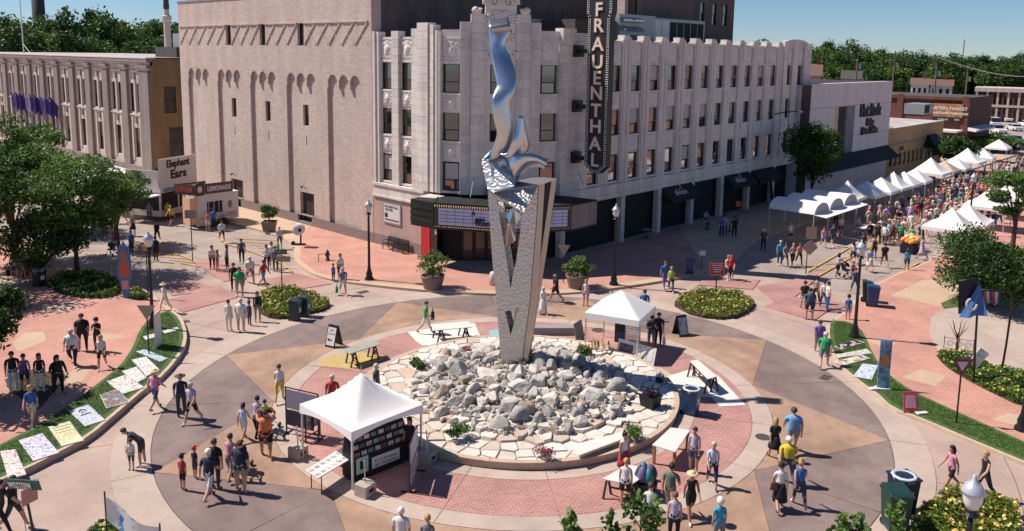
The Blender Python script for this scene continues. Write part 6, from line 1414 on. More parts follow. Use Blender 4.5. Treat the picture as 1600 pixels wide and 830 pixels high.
for u in (.45*L, .62*L): MB().tube([F.T(u,-.05,.33), F.T(u,.16,.33)], .33, 14).build('wheel', M_kbin, lt)
F.b('skirt', M_tr, lt, 0, .35*L, -.1, 0, .12, .44); F.b('pinstripe', M_rl, lt, .05*L, .95*L, .002, .01, .72, .78)
text('lettering', 'LEMONADE', .3, M_rl, lt, F.M(.75*L, .012, .95), .005); MB().lathe([(.3,0),(.3,.01)], n=14).build('painted_lemon', M_pil, lt).matrix_local = F.M(.8*L, .004, 1.75) @ Matrix.Diagonal((.7,1.2,1,1))
def roofsign(F_, u0, u1, w, z0, z1, s, lm, sz):
    b = F_.b('roof_sign', M_dsign, lt, u0, u1, w-.1, w, z0, z1); F_.b('sign_field', mat('sign_field_maroon', '#6d3f3c', .5), b, u0+.08, u1-.08, w, w+.01, z0+.1, z1-.1); text('lettering', s, sz, lm, b, F_.M((u0+u1)/2, w+.015, (z0+z1)/2-.02), .02, bold=.02, sx=min(1., (u1-u0)*.86/(len(s)*sz*.68)))
roofsign(F, .2*L, .86*L, .15, zt+.1, zt+1.0, 'LEMONADE', M_white, .55)
Fl = Fac(tuple(F.T(-.9,-1.9,0)[:2]), tuple(F.T(-.15,.1,0)[:2])); roofsign(Fl, 0, Fl.L, .0, zt+.1, zt+.95, 'LEMON', M_rl, .5)
Fk = Fac(tuple(F.T(-.3,-2.3,0)[:2]), tuple(F.T(.55*L,-2.3,0)[:2])); roofsign(Fk, 0, Fk.L, 0, zt+.15, zt+.85, "GRANDMA'S", M_white, .45)
g = MB(); n = 10; pr = [(-.42,0),(.42,0)]+[(.42*cos(pi*i/n), .75+.4*sin(pi*i/n)) for i in range(n+1)]; Fm = Fac(tuple(F.T(-.2,.25,0)[:2]), tuple(F.T(.75,.25,0)[:2]))
g.add([Fm.T(.45+x, 0, zt+.05+z) for x, z in pr]+[Fm.T(.45+x, -.1, zt+.05+z) for x, z in pr], [tuple(range(len(pr))), tuple(range(2*len(pr)-1, len(pr)-1, -1))]+[(i, len(pr)+i, len(pr)+(i+1)%len(pr), (i+1)%len(pr)) for i in range(len(pr))]); pt_ = g.build('portrait_board', M_dsign, lt)
MB().lathe([(.24,0),(.24,.01)], n=16).build('painted_face', mat('face_paint', '#dcc0ae', .6), pt_).matrix_local = Fm.M(.45, .012, zt+.6) @ Matrix.Diagonal((.9,1.2,1,1))
F.b('corner_panel', M_peach, lt, -.55, .1, .02, .1, .35, zt-.1); F.b('corner_return', M_peach, lt, -.6, -.56, -1.2, .1, .35, zt-.1)
ee = thing('fried_dough_trailer', 'white fried dough trailer with a big Elephant Ears roof sign', 'food trailer', (0,0,0))
F = Fac(G(226, 330)[:2], G(252, 349)[:2]); q0, q1_ = G(252, 346), G(306, 332)
F = Fac(q0[:2], q1_[:2]); L = F.L; B = lambda u, w: tuple(F.T(u, w, 0)[:2])
MB().prism([B(0,0), B(L,0), B(L,-3.4), B(0,-3.4)], .4, .9).build('lower_body', M_tr, ee); MB().prism([B(0.1,-.1), B(L-.1,-.1), B(L-.1,-3.3), B(.1,-3.3)], .9, 2.5).build('service_opening', M_trd, ee)
for u, w in ((0,0),(L-.15,0),(0,-3.25),(L-.15,-3.25),(L*.5,0)): F.b('corner_post', M_tr, ee, u, u+.15, w-.15, w, .9, 2.5)
MB().prism([B(-.1,.15), B(L+.1,.15), B(L+.1,-3.5), B(-.1,-3.5)], 2.5, 3.39).build('roof', M_tr, ee)
sg = F.b('roof_sign', M_tr, ee, -.1, L+.1, .05, .15, 3.4, 5.5); text('lettering', 'Elephant', .9, M_ink, sg, F.M(L*.5, .16, 4.95), .02, bold=.03, sx=.95); text('lettering', 'Ears', 1.05, M_ink, sg, F.M(L*.5, .16, 3.98), .02, bold=.04, sx=1.15)
Fq = Fac(tuple(F.T(-.15,-3.4,0)[:2]), tuple(F.T(-.15,.1,0)[:2])); sg2 = Fq.b('side_sign', M_tr, ee, 0, Fq.L, 0, .1, 2.96, 4.5); text('lettering', 'Ears', .9, M_navy, sg2, Fq.M(Fq.L*.55, .11, 3.6), .02, bold=.03)
Fq.b('awning', M_tent, ee, -.2, Fq.L+.2, .02, 1.3, 2.35, 2.45); F.b('banner_strip', mat('blue_strip', '#6f86a5', .6, .4, 5), ee, .3, L*.5, .16, .18, 2.55, 2.9)
for u in (.25*L, .75*L): MB().tube([F.T(u,-.05,.3), F.T(u,.1,.3)], .3, 12).build('wheel', M_kbin, ee)
for k, (a, b, l) in enumerate(((205, 276, 'white market tent with striped side behind the fried dough trailer'), (178, 262, 'white market tent farther up the left street'), (150, 250, 'white market tent seen through the locust leaves'))):
    c = G(a, b, 3.3); make_tent('market_tent', l, (c.x, c.y, 0), .05, 2.2, 2.3, 3.4, mesh=canopy_mesh('canopy', 2.3, 2.3, 3.3), group='market tents in the left street')
bt = thing('painted_totem', 'tall blue pointed totem board with a painted figure beside the left bed', 'art board', G(197, 466, .12), YAW-pi/2)
pts = [(-.14,0),(.14,0),(.42,1.5),(.36,2.9),(.0,3.5),(-.36,2.9),(-.42,1.5)]; plate(bt, pts, mat('totem_blue', '#2b6ea6', .5, .15, 3), 'board', 0, .06); plate(bt, [(-.3,1.3),(.3,1.3),(.3,2.2),(-.3,2.2)], mat('totem_coral', '#b3523c', .6, .15, 3), 'painted_dress', -.01, .008); MB().lathe([(.26,0),(.26,.01)], n=12).build('painted_head', mat('totem_brown', '#8a6a4e', .6, .2, 3), bt).matrix_local = frame((0,-.012,2.6), (1,0,0), (0,0,1)) @ Matrix.Diagonal((1,1.6,1,1)); plate(bt, [(-.2,.55),(.2,.55),(.2,1.1),(-.2,1.1)], mat('totem_pink', '#c58a8a', .6), 'emblem', -.01, .008)
bs2 = thing('park_bench', 'dark slatted bench with sitters in the tree shade at the left', 'bench', G(40, 432, .12), radians(118))
for k in range(5): MB().box(-1.5, 1.5, -.25+k*.11, -.16+k*.11, .42, .46).build('seat_slat', M_brown, bs2)
for x in (-1.3, 0, 1.3): MB().box(x-.04, x+.04, -.22, .25, 0, .42).build('leg', M_black, bs2)

# ------------------------------------------------------------------ far town
def house(px0, px1, topy, boty, D, label, wall, roofm, name='house'):
    d0, d1 = ray(px0, boty), ray(px1, boty); p0 = Vector((d0.x, d0.y))*D/hypot(d0.x, d0.y); p1 = Vector((d1.x, d1.y))*D/hypot(d1.x, d1.y); F = Fac(p0, p1)
    dt = ray(px0, topy); zt = EYE+dt.z*D/hypot(dt.x, dt.y); t = thing(name, label, 'house'); L = F.L; e = zt*.86
    ws = [(L*(.12+.3*k), L*(.12+.3*k)+L*.14, e-2.2, e-.7) for k in range(3)]
    F.holed(MB(), 0, L, 0, e, ws, .15).build('wall', wall, t); MB().prism([tuple(F.T(0,-.16,0)[:2]), tuple(F.T(L,-.16,0)[:2]), tuple(F.T(L,-7,0)[:2]), tuple(F.T(0,-7,0)[:2])], 0, e-.02).build('core', wall, t)
    for h in ws: F.b('window', M_glass, t, h[0], h[1], -.14, -.1, h[2], h[3])
    g = MB(); g.add([F.T(-.3,.3,e), F.T(L+.3,.3,e), F.T(L+.3,-7.3,e), F.T(-.3,-7.3,e), F.T(-.3,-3.5,zt), F.T(L+.3,-3.5,zt)], [(0,1,5,4),(2,3,4,5),(0,4,3),(1,2,5),(0,3,2,1)]); r = g.build('roof', roofm, t); F.b('chimney', M_rb, r, L*.6, L*.6+.7, -4, -3.3, zt-1, zt+1.2)
    return t
M_hw = mat('white_clapboard', '#c9c5c6', .7, .04, 2); M_hr = mat('brown_shingle', '#6b5048', .9, .1, 2)
house(1422, 1450, 122, 152, 215, 'white gabled house beyond the brick shop, left half', M_hw, M_hr); house(1452, 1487, 124, 150, 222, 'white house with brown roof beyond the brick shop', M_hw, M_hr); house(1264, 1282, 100, 125, 150, 'pink gabled house peeping over the white panelled building', mat('pink_wall', '#a98a86', .8), M_hr); house(1315, 1345, 110, 128, 190, 'grey roofed house among the trees over the white panelled building', mat('sage_wall', '#8d8a76', .8), M_dkroof)
fb = thing('pale_office_row', 'long low pale building with pillars behind the parked cars', 'building'); d0, d1 = ray(1522, 175), ray(1640, 178); D = 240; F = Fac((d0.x*D/hypot(d0.x,d0.y), d0.y*D/hypot(d0.x,d0.y)), (d1.x*D/hypot(d1.x,d1.y), d1.y*D/hypot(d1.x,d1.y))); L = F.L; zz = 7.4
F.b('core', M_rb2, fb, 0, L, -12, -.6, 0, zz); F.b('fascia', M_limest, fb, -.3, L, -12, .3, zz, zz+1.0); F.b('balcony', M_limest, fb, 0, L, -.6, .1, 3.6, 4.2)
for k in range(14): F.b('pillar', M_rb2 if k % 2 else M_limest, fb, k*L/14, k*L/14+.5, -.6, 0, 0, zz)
for k in range(14):
    for z in (1, 4.6): F.b('window', M_glass, fb, k*L/14+.9, (k+1)*L/14-.4, -.59, -.55, z, z+2.3)
fb2 = thing('red_brick_block', 'red brick building with pale roof at the far right among trees', 'building'); d0 = ray(1558, 130); D = 330; F = Fac((d0.x*D/hypot(d0.x,d0.y), d0.y*D/hypot(d0.x,d0.y)), (d0.x*D/hypot(d0.x,d0.y)+14, d0.y*D/hypot(d0.x,d0.y)-24)); F.b('wall', M_rb, fb2, 0, F.L, -12, 0, 0, 10.5); F.b('roof', M_limest, fb2, -.5, F.L, -12, .4, 10.5, 11.5)
for k in range(8): F.b('window', M_glass, fb2, 1+k*3.2, 2.6+k*3.2, 0, .05, 6.5, 9)
def upole(px, topy, D, label, arms=1):
    d = ray(px, topy); s = D/hypot(d.x, d.y); z = EYE+d.z*s; t = thing('utility_pole', label, 'utility pole', (d.x*s, d.y*s, 0)); MB().tube([(0,0,0),(0,0,z)], [.2,.13], 7).build('pole', M_bark2, t)
    for k in range(arms): MB().beam(tuple(Vector((0,0,z-.5-1.6*k))-VR*1.6), tuple(Vector((0,0,z-.5-1.6*k))+VR*1.6), .15, .15).build('crossarm', M_bark2, t)
    MB().lathe([(.3,z-3.4),(.3,z-2.4)], tuple(VR*.5), 8).build('transformer', M_metal, t); return Vector((d.x*s, d.y*s, z))
w0 = upole(1399, 80, 190, 'wooden utility pole with transformer behind the brick shop', 2); w1 = upole(1465, 90, 170, 'wooden utility pole rising beside the white houses'); w2 = upole(1341, 81, 180, 'utility pole over the roof of the white panelled building'); w3 = upole(1513, 102, 200, 'thin utility pole among the trees at the right')
wr = thing('overhead_cable', 'pale overhead cable sagging across the trees at the right', 'cable'); a = w1; d = ray(1640, 120); b = Vector((d.x, d.y, 0))*210/hypot(d.x, d.y)+Vector((0,0,EYE+d.z*210/hypot(d.x,d.y))); MB().tube([a+(b-a)*t-Vector((0,0,1.2*sin(pi*t))) for t in [i/12 for i in range(13)]], .07, 4).build('wire', mat('pale_wire', '#c9c4c0', .5), wr)
tw = thing('radio_mast', 'faint thin radio mast on the skyline', 'mast'); d = ray(1507, 62); s = 420/hypot(d.x, d.y); MB().tube([(d.x*s,d.y*s,0),(d.x*s,d.y*s,EYE+d.z*s)], .25, 4).build('mast', M_metal, tw)
mo = thing('column_monument', 'tall stone column topped by a dark statue above the trees', 'monument'); d = ray(262, 60); s = 165/hypot(d.x, d.y); zt = EYE+ray(262, 24).z*165/hypot(d.x, d.y); c = (d.x*s, d.y*s, 0); MB().lathe([(1.1,0),(1.1,6),(.7,6.5),(.58,zt-1.2),(.85,zt-.8),(.85,zt-.2),(.5,zt),(.45,zt+1)], c, 14).build('column', M_limest, mo, smooth=False)
MB().lathe([(.45,zt+1),(.55,zt+1.6),(.45,zt+2.4),(.6,zt+3.2),(.5,zt+3.6),(.18,zt+3.8),(.28,zt+4.1),(.22,zt+4.4),(.05,zt+4.5)], c, 10).tube([(c[0]-.5,c[1]+.4,zt+3.4),(c[0]-.9,c[1]+.8,zt+4.4)], .14, 6).build('statue', mat('bronze', '#2b3330', .5), mo, smooth=True)
st2 = thing('chimney_stack', 'dark tall chimney stack cut off by the top left of the photo', 'chimney'); d = ray(61, 30); s = 260/hypot(d.x, d.y); MB().lathe([(1.9,0),(1.5,34)], (d.x*s,d.y*s,0), 14).build('stack', M_dkroof, st2, smooth=True)
# parked vehicles
def car(loc, rz, col, label, kind='car', k=0):
    t = thing('parked_'+kind, label, kind, loc, rz, 'vehicles parked beyond the market'); m = mat('car_paint_'+col[1:], col, .3, spec=.6); van = kind in ('van', 'pickup')
    L, W = (4.9, 1.9) if van else (4.4, 1.75); sec = [(-L/2,.35,.75),(-L/2+.15,.3,.95),(-L*.22,.3,1.0),(L*.25,.3,.98),(L/2-.1,.3,.85),(L/2,.35,.65)]
    g = MB(); n = len(sec)
    for x, z0, z1 in sec: g.v += [(x,-W/2,z0),(x,W/2,z0),(x,W/2*.95,z1),(x,-W/2*.95,z1)]
    for i in range(n-1):
        for j in range(4): g.f.append((4*i+j, 4*i+(j+1)%4, 4*(i+1)+(j+1)%4, 4*(i+1)+j)); g.m.append(0)
    g.f += [(3,2,1,0), (4*n-4,4*n-3,4*n-2,4*n-1)]; g.m += [0,0]; g.build('body', m, t, bevel=.04)
    x0, x1, h = (-L*.48, L*.2, 1.95) if kind == 'van' else (-L*.05, L*.25, 1.75) if kind == 'pickup' else (-L*.3, L*.25, 1.45)
    w = W*.46; MB().hexa([(x0,-w,.97),(x1+.35,-w,.97),(x1+.35,w,.97),(x0,w,.97),(x0+.25,-w*.85,h-.06),(x1-.2,-w*.85,h-.06),(x1-.2,w*.85,h-.06),(x0+.25,w*.85,h-.06)]).build('cabin_glass', M_glass, t)
    MB().box(x0+.2, x1-.15, -w*.87, w*.87, h-.06, h).build('roof', m, t, bevel=.02)
    for sx in (-1, 1):
        MB().hexa([(x0*.5+x1*.5-.05, sx*w*1.0-.01, .97),(x0*.5+x1*.5+.05, sx*w-.01, .97),(x0*.5+x1*.5+.05, sx*w+.01, .97),(x0*.5+x1*.5-.05, sx*w+.01, .97),(x0*.5+x1*.5-.05, sx*w*.87-.01, h-.05),(x0*.5+x1*.5+.05, sx*w*.87-.01, h-.05),(x0*.5+x1*.5+.05, sx*w*.87+.01, h-.05),(x0*.5+x1*.5-.05, sx*w*.87+.01, h-.05)]).build('door_pillar', m, t)
        for x in (-L*.3, L*.31): MB().tube([(x, sx*W*.42, .33), (x, sx*W*.5, .33)], .33, 12).build('wheel', M_kbin, t)
        MB().box(L/2-.06, L/2+.01, sx*W*.38-.18, sx*W*.38+.18, .6, .74).build('headlight', M_white, t)
for k, (px, py, col, kind, l) in enumerate(((1553,196,'#d4d4d4','van','white van parked behind the brick shop'),(1572,190,'#cfd0d2','pickup','white pickup parked in the second row'),(1590,186,'#3d4a5f','car','dark blue car parked in the second row'),(1560,208,'#d8d8d8','pickup','white pickup at the front of the car park'),(1585,204,'#c9cbd0','car','silver car at the front of the car park'),(1604,198,'#d8d6d2','car','pale car at the picture edge in the car park'),(1576,178,'#6b2a2a','car','dark red car in the back row'),(1596,174,'#5a6068','car','grey car in the back row'),(1555,228,'#27303c','car','black car beside the low wide tree'),(1583,224,'#4a6a86','car','blue car near the farthest tent'),(1600,236,'#2c3440','car','dark car at the right edge near the farthest tent'))): car(tuple(G(px, py)), radians(25+k*3), col, l, kind)
# ------------------------------------------------------------------ people
def rotx(p, a, c=(0,0,0)):
    y, z = p[1]-c[1], p[2]-c[2]; return Vector((p[0], c[1]+y*cos(a)-z*sin(a), c[2]+y*sin(a)+z*cos(a)))
POSE = {  # thigh swing L/R, knee bend L/R, arm swing L/R, elbow bend L/R, arm spread, lean
 'stand': (.03,-.03,.03,.03, .05,.02,.15,.12,.12, .0), 'easy': (.10,-.06,.16,.02, .1,.35,.25,1.5,.16, .02), 'walk': (.42,-.36,.12,.42, -.38,.42,.25,.45,.10, .05), 'walk2': (-.34,.40,.40,.10, .36,-.34,.4,.2,.10, .05),
 'phone': (.04,-.05,.05,.05, .45,.5,1.75,1.7,.1, .04), 'carry': (.3,-.25,.1,.35, .35,.3,1.3,1.2,.14, .02), 'stoop': (.12,-.02,.15,.1, .12,.25,.2,.3,.05, .95), 'sit': (1.45,1.4,1.5,1.45, .5,.45,.8,.9,.12, .06), 'raise': (.25,-.2,.1,.3, 2.3,2.3,1.6,1.6,.15, .0), 'push': (.36,-.3,.1,.38, .75,.75,.7,.7,.06, .12), 'hip': (.05,-.08,.05,.05, .0,.05,.2,1.3,.3, .0)}
BODY = {'m': (1.06,.2,.138,.105,1.0), 'f': (1.02,.168,.12,.112,1.0), 'c': (.95,.165,.118,.098,1.28), 'b': (1.16,.212,.175,.13,1.0)}
SK = {}
def skeleton(pose, body):
    if (pose, body) in SK: return SK[(pose, body)]
    aL, aR, kL, kR, sL, sR, eL, eR, spr, lean = POSE[pose]; wd, sh, tr, hp, hf = BODY[body]
    V = []; E = []; Rr = []; lab = {}
    def add(p, r, par=None, l=None):
        V.append(Vector(p)); Rr.append(r if isinstance(r, tuple) else (r, r)); i = len(V)-1
        if par is not None: E.append((par, i)); lab[(par, i)] = l
        return i
    pz = .92; PC = (0, 0, pz); L_ = lambda p: rotx(p, -lean, PC)
    pel = add((0,0,pz), (hp*1.32, tr*.95)); wa = add(L_((0,0,pz+.15)), (tr*1.12, tr*.86), pel, 'hip'); ch = add(L_((0,0,pz+.34)), (tr*1.22, tr*.95), wa, 'torso'); nb = add(L_((0,-.01,pz+.47)), (tr*.8, tr*.62), ch, 'torso')
    nk = add(L_((0,0,pz+.545)), (.052*hf,.055*hf), nb, 'neck'); h1 = add(L_((0,.03,pz+.60)), (.066*hf,.075*hf), nk, 'head'); h2 = add(L_((0,.022,pz+.60+.09*hf)), (.082*hf,.1*hf), h1, 'head'); h3 = add(L_((0,.01,pz+.60+.16*hf)), (.06*hf,.075*hf), h2, 'head')
    hands = []
    for s, sw, eb in ((-1, sL, eL), (1, sR, eR)):
        S0 = L_((s*sh, 0, pz+.445)); d1 = Vector((s*sin(spr), sin(sw)*cos(spr), -cos(sw)*cos(spr))); el = S0+d1*.285
        f = sw+eb; inw = -s*.35*min(1, eb) if pose != 'hip' else -s*.9*(eb > 1); d2 = Vector((s*sin(spr)*.4+inw, sin(f)*.95, -cos(f)*.95)).normalized(); wr = el+d2*.235; hd = wr+d2*.085
        a = add(S0, .07 if body != 'f' else .058, nb, 'torso'); b = add(el, .052 if body != 'f' else .044, a, 'uarm'); c = add(wr, .032, b, 'farm'); e = add(hd, (.036,.02), c, 'hand'); hands.append((hd, d2, s))
    feet = []
    for s, a_, k_ in ((-1, aL, kL), (1, aR, kR)):
        h0 = Vector((s*hp*.98, 0, pz-.05)); kn = h0+Vector((s*.01, sin(a_)*.42, -cos(a_)*.42)); an = kn+Vector((0, sin(a_-k_)*.40, -cos(a_-k_)*.40)); ft = an+Vector((s*.02, .07, -.035)); to = an+Vector((s*.035, .165, -.05))
        i = add(h0, (hp*.9, hp*.95), pel, 'hip'); j = add(kn, .07, i, 'thigh'); k = add(an, .046, j, 'shin'); m = add(ft, (.045,.035), k, 'foot'); add(to, (.04,.025), m, 'foot'); feet.append(an)
    low = min(v.z for v in V)-.03
    SK[(pose, body)] = (V, E, Rr, lab, low, hands, (V[h2], lean, hf)); return SK[(pose, body)]
BM = {}
def base_body(pose, body):
    if (pose, body) in BM: return BM[(pose, body)]
    V, E, Rr, lab, low, hands, head = skeleton(pose, body)
    me = bpy.data.meshes.new('sk'); me.from_pydata(V, E, []); o = bpy.data.objects.new('sk', me); COL.objects.link(o)
    o.modifiers.new('skin', 'SKIN'); o.modifiers['skin'].use_smooth_shade = True; sub = o.modifiers.new('sub', 'SUBSURF'); sub.levels = 1
    for i, d in enumerate(me.skin_vertices[0].data): d.radius = Rr[i]; d.use_root = (i == 0)
    dg = bpy.context.evaluated_depsgraph_get(); ev = o.evaluated_get(dg); m2 = bpy.data.meshes.new_from_object(ev); bpy.data.objects.remove(o)
    v = [Vector(x.co) for x in m2.vertices]; f = [tuple(p.vertices) for p in m2.polygons]; labels = []
    VV_ = np.array([tuple(x) for x in v]); cc_ = np.array([VV_[list(p)].mean(0) for p in f]); best = np.full(len(f), 1e9); bi = np.zeros(len(f), int); bt_ = np.zeros(len(f)); ks = list(lab.items())
    for n_, ((a, b), l) in enumerate(ks):
        A, B = np.array(V[a]), np.array(V[b]); d = B-A; t = np.clip(((cc_-A)@d)/max(1e-6, d@d), 0, 1); q = np.linalg.norm(cc_-(A+t[:,None]*d), axis=1)-(Rr[a][0]*(1-t)+Rr[b][0]*t)*.8
        k = q < best; best[k] = q[k]; bi[k] = n_; bt_[k] = t[k]
    labels = [(ks[i][1], bt_[n_]) for n_, i in enumerate(bi)]
    # fingers, nose, ears and eyes belong to the same surface
    for hd, d, s in hands:
        side = Vector((1,0,0)) if abs(d.x) < .8 else Vector((0,1,0)); side = (side-d*side.dot(d)).normalized(); nrm = d.cross(side)
        for k in range(5):
            g = MB()
            if k < 4: a = hd+side*(-.027+.018*k)+d*.01; L = (.06,.072,.068,.052)[k]; g.tube([a, a+d*L*.55+nrm*.006*s, a+d*L*.9+nrm*.024*s], [.0095,.0085,.006], 4)
            else: a = hd-d*.035-side*.03; g.tube([a, a-side*.022+d*.03, a-side*.024+d*.055], [.011,.0095,.007], 4)
            n = len(v); v += [Vector(x) for x in g.v]; f += [tuple(i+n for i in q) for q in g.f]; labels += [('hand', 0)]*len(g.f)
    hc, lean, hf = head
    def hp_(x, y, z): return rotx((x*hf+hc.x, y*hf+hc.y, z*hf+hc.z), -lean, hc)
    def tri(P, l):
        n = len(v); v.extend(hp_(*p) for p in P[0]); f.extend(tuple(i+n for i in q) for q in P[1]); labels.extend([(l, 0)]*len(P[1]))
    tri(([(-.016,.085,-.035),(.016,.085,-.035),(0,.125,-.03),(0,.09,.02)], [(0,1,2),(1,3,2),(3,0,2)]), 'head')
    for s in (-1, 1):
        tri(([(s*.078,-.01,-.03),(s*.1,-.02,-.02),(s*.1,-.02,.02),(s*.078,.0,.025)], [(0,1,2,3)]), 'head'); tri(([(s*.022,.094,.005),(s*.046,.086,.005),(s*.046,.085,.018),(s*.022,.094,.018)], [(0,1,2,3)]), 'dark')
    tri(([(-.026,.092,-.062),(.026,.092,-.062),(.024,.092,-.052),(-.024,.092,-.052)], [(0,1,2,3)]), 'lip')
    BM[(pose, body)] = (v, f, labels, low, head); bpy.data.meshes.remove(m2); return BM[(pose, body)]
CM = {}
def clothed(pose, body, sleeve, leg):
    key = (pose, body, sleeve, leg)
    if key in CM: return CM[key]
    v, f, labels, low, head = base_body(pose, body); mi = []
    for l, t in labels:
        k = 0
        if l == 'torso': k = 1
        elif l == 'hip': k = 2 if t < .5 else 1
        elif l == 'uarm': k = 1 if (sleeve >= 1 and t < .72) or sleeve == 2 else 0
        elif l == 'farm': k = 1 if sleeve == 2 and t < .92 else 0
        elif l == 'thigh': k = 2 if leg != 0 or t < .78 else 0
        elif l == 'shin': k = 2 if leg == 1 or (leg == 2 and t < .45) else 0
        elif l == 'foot': k = 3
        elif l in ('dark', 'lip'): k = 4
        mi.append(k)
    me = bpy.data.meshes.new('person'); me.from_pydata([tuple(x-Vector((0,0,low))) for x in v], [], f); me.polygons.foreach_set('material_index', mi); me.polygons.foreach_set('use_smooth', [True]*len(f))
    for _ in range(5): me.materials.append(M_black)
    CM[key] = me; return me
HM = {}
def hair_mesh(kind):
    if kind in HM: return HM[kind]
    g = MB(); n, m = 14, 9
    for i in range(m+1):
        th = pi*i/m
        for j in range(n):
            ph = 2*pi*j/n; x, y, z = sin(th)*cos(ph), sin(th)*sin(ph), cos(th); k = 1.0
            if y > .15 and z < .38: k = .72                       # clear of the face
            elif z < -.35 and kind in ('short', 'cap', 'hat', 'grey'): k = .75
            X, Y, Z = x*.104*k, y*.118*k-.012, z*.125*k+.012
            if kind in ('long', 'pony') and y < .2 and z < .1:
                if kind == 'long': Z -= .17*max(0, .1-z); Y -= .02
            if kind == 'curly': X *= 1.22; Y *= 1.15; Z = Z*1.15
            if kind in ('cap', 'hat') and z > .2: X *= 1.06; Y *= 1.06; Z *= 1.06
            g.v.append((X, Y, Z))
    g.f = [(i*n+j, (i+1)*n+j, (i+1)*n+(j+1)%n, i*n+(j+1)%n) for i in range(m) for j in range(n)]; g.m = [0]*len(g.f)
    if kind == 'pony': g.tube([(0,-.12,.06),(0,-.17,.0),(0,-.16,-.2)], [.03,.035,.012], 6)
    if kind == 'bun': g.lathe([(.01,.1),(.045,.12),(.05,.15),(.02,.19)], (0,-.06,0), 8)
    if kind == 'cap': g.hexa([(-.075,.09,.045),(.075,.09,.045),(.06,.2,.03),(-.06,.2,.03),(-.075,.09,.058),(.075,.09,.058),(.06,.2,.04),(-.06,.2,.04)])
    if kind == 'hat': g.lathe([(.12,.05),(.2,.035),(.2,.045),(.11,.075)], n=16)
    HM[kind] = g; return g
HMM = {}
def hair_obj(kind, m):
    if (kind, m.name) not in HMM: HMM[(kind, m.name)] = hair_mesh(kind).mesh('hair', m, smooth=True)
    return HMM[(kind, m.name)]
SKIN = {'p': '#c99a80', 't': '#b98267', 'd': '#6b4534', 'o': '#c48f78'}
COLR = dict(W='#d6d2d0', K='#1b1c1f', N='#1f2942', B='#2f62a8', S='#6f9bc4', T='#2a98b5', G='#2f9a5c', L='#a9c94a', Y='#cdb22e', R='#b03238', O='#d97a4a', P='#c98aa0', V='#6a4f9a', E='#77787c', D='#3e4046', H='#9a8f7a', C='#cdbfa6', J='#3b4d6b', M='#7d3a46', F='#b5a8bd', I='#b7c4d6', U='#5b6b5a', X='#d4634f', Z='#e0d4c4')
CNAME = dict(W='white', K='black', N='navy', B='blue', S='light blue', T='turquoise', G='green', L='lime', Y='yellow', R='red', O='orange', P='pink', V='purple', E='grey', D='charcoal', H='khaki', C='cream', J='denim', M='maroon', F='lilac', I='pale blue', U='olive', X='coral', Z='ivory')
def cm(c): return mat('cloth_'+c, COLR[c], .85, .12, 14, .25, 30)
def sm(c): return mat('skin_'+c, SKIN[c], .55, .05, 8)
HCOL = dict(k='#1e1815', b='#4a3325', y='#b08a55', g='#b9b4ae', w='#d8d4cf', r='#7a4a30', n='#1f2942', R='#b03238', h='#c9b48c', K='#1a1b1e')
def hm(c): return mat('hair_'+c, HCOL[c], .7, .1, 20)
SHOE = [mat('shoe_dark', '#2a2624', .6), mat('shoe_white', '#cfcac6', .6), mat('shoe_tan', '#8a6a4e', .6)]
M_face = mat('eye_dark', '#2a1a16', .4)
def heading(f): D = VH*cos(radians(f))+VR*sin(radians(f)); return atan2(D.y, D.x)-pi/2
NP = [0]
def person(loc, h, face, pose, body, top, sleeve, bottom, leg, hair, skin, label, group=None, skirt=None, lod=False):
    NP[0] += 1; me = clothed(pose, body, sleeve, 0 if skirt else leg); o = bpy.data.objects.new('person', me); COL.objects.link(o)
    ref = {'c': 1.72}.get(body, 1.70); s = h/ref; wd = BODY[body][0]; o.location = loc; o.rotation_euler = (0, 0, heading(face)); o.scale = (s*wd, s*wd, s)
    sh = SHOE[NP[0] % 3]
    for i, m in enumerate((sm(skin), cm(top), cm(bottom), sh, M_face)): o.material_slots[i].link = 'OBJECT'; o.material_slots[i].material = m
    tag(o, label, 'person', group)
    v, f, labels, low, (hc, lean, hf) = base_body(pose, body)
    kind, hcol = hair[:-1], hair[-1]
    if kind != 'bald':
        hobj = inst('hat' if kind in ('cap', 'hat') else 'hair', hair_obj(kind, hm(hcol)), o, (hc.x, hc.y, hc.z-low+.02*hf), (-lean, 0, 0), (hf, hf, hf))
    if skirt:
        pz = .92-low; inst('skirt', SKM(skirt), o, (0, 0, pz)).data
        o.children[-1].material_slots[0].link = 'OBJECT'; o.children[-1].material_slots[0].material = cm(bottom)
    return o
_SK = {}
def SKM(n):
    if n not in _SK:
        L = {'short': .36, 'mid': .52, 'long': .8}[n]; _SK[n] = MB().lathe([(.26,-L),(.235,-L*.6),(.18,-.05),(.142,.1)], n=14).mesh('skirt', cm('K'), smooth=True)
    return _SK[n]
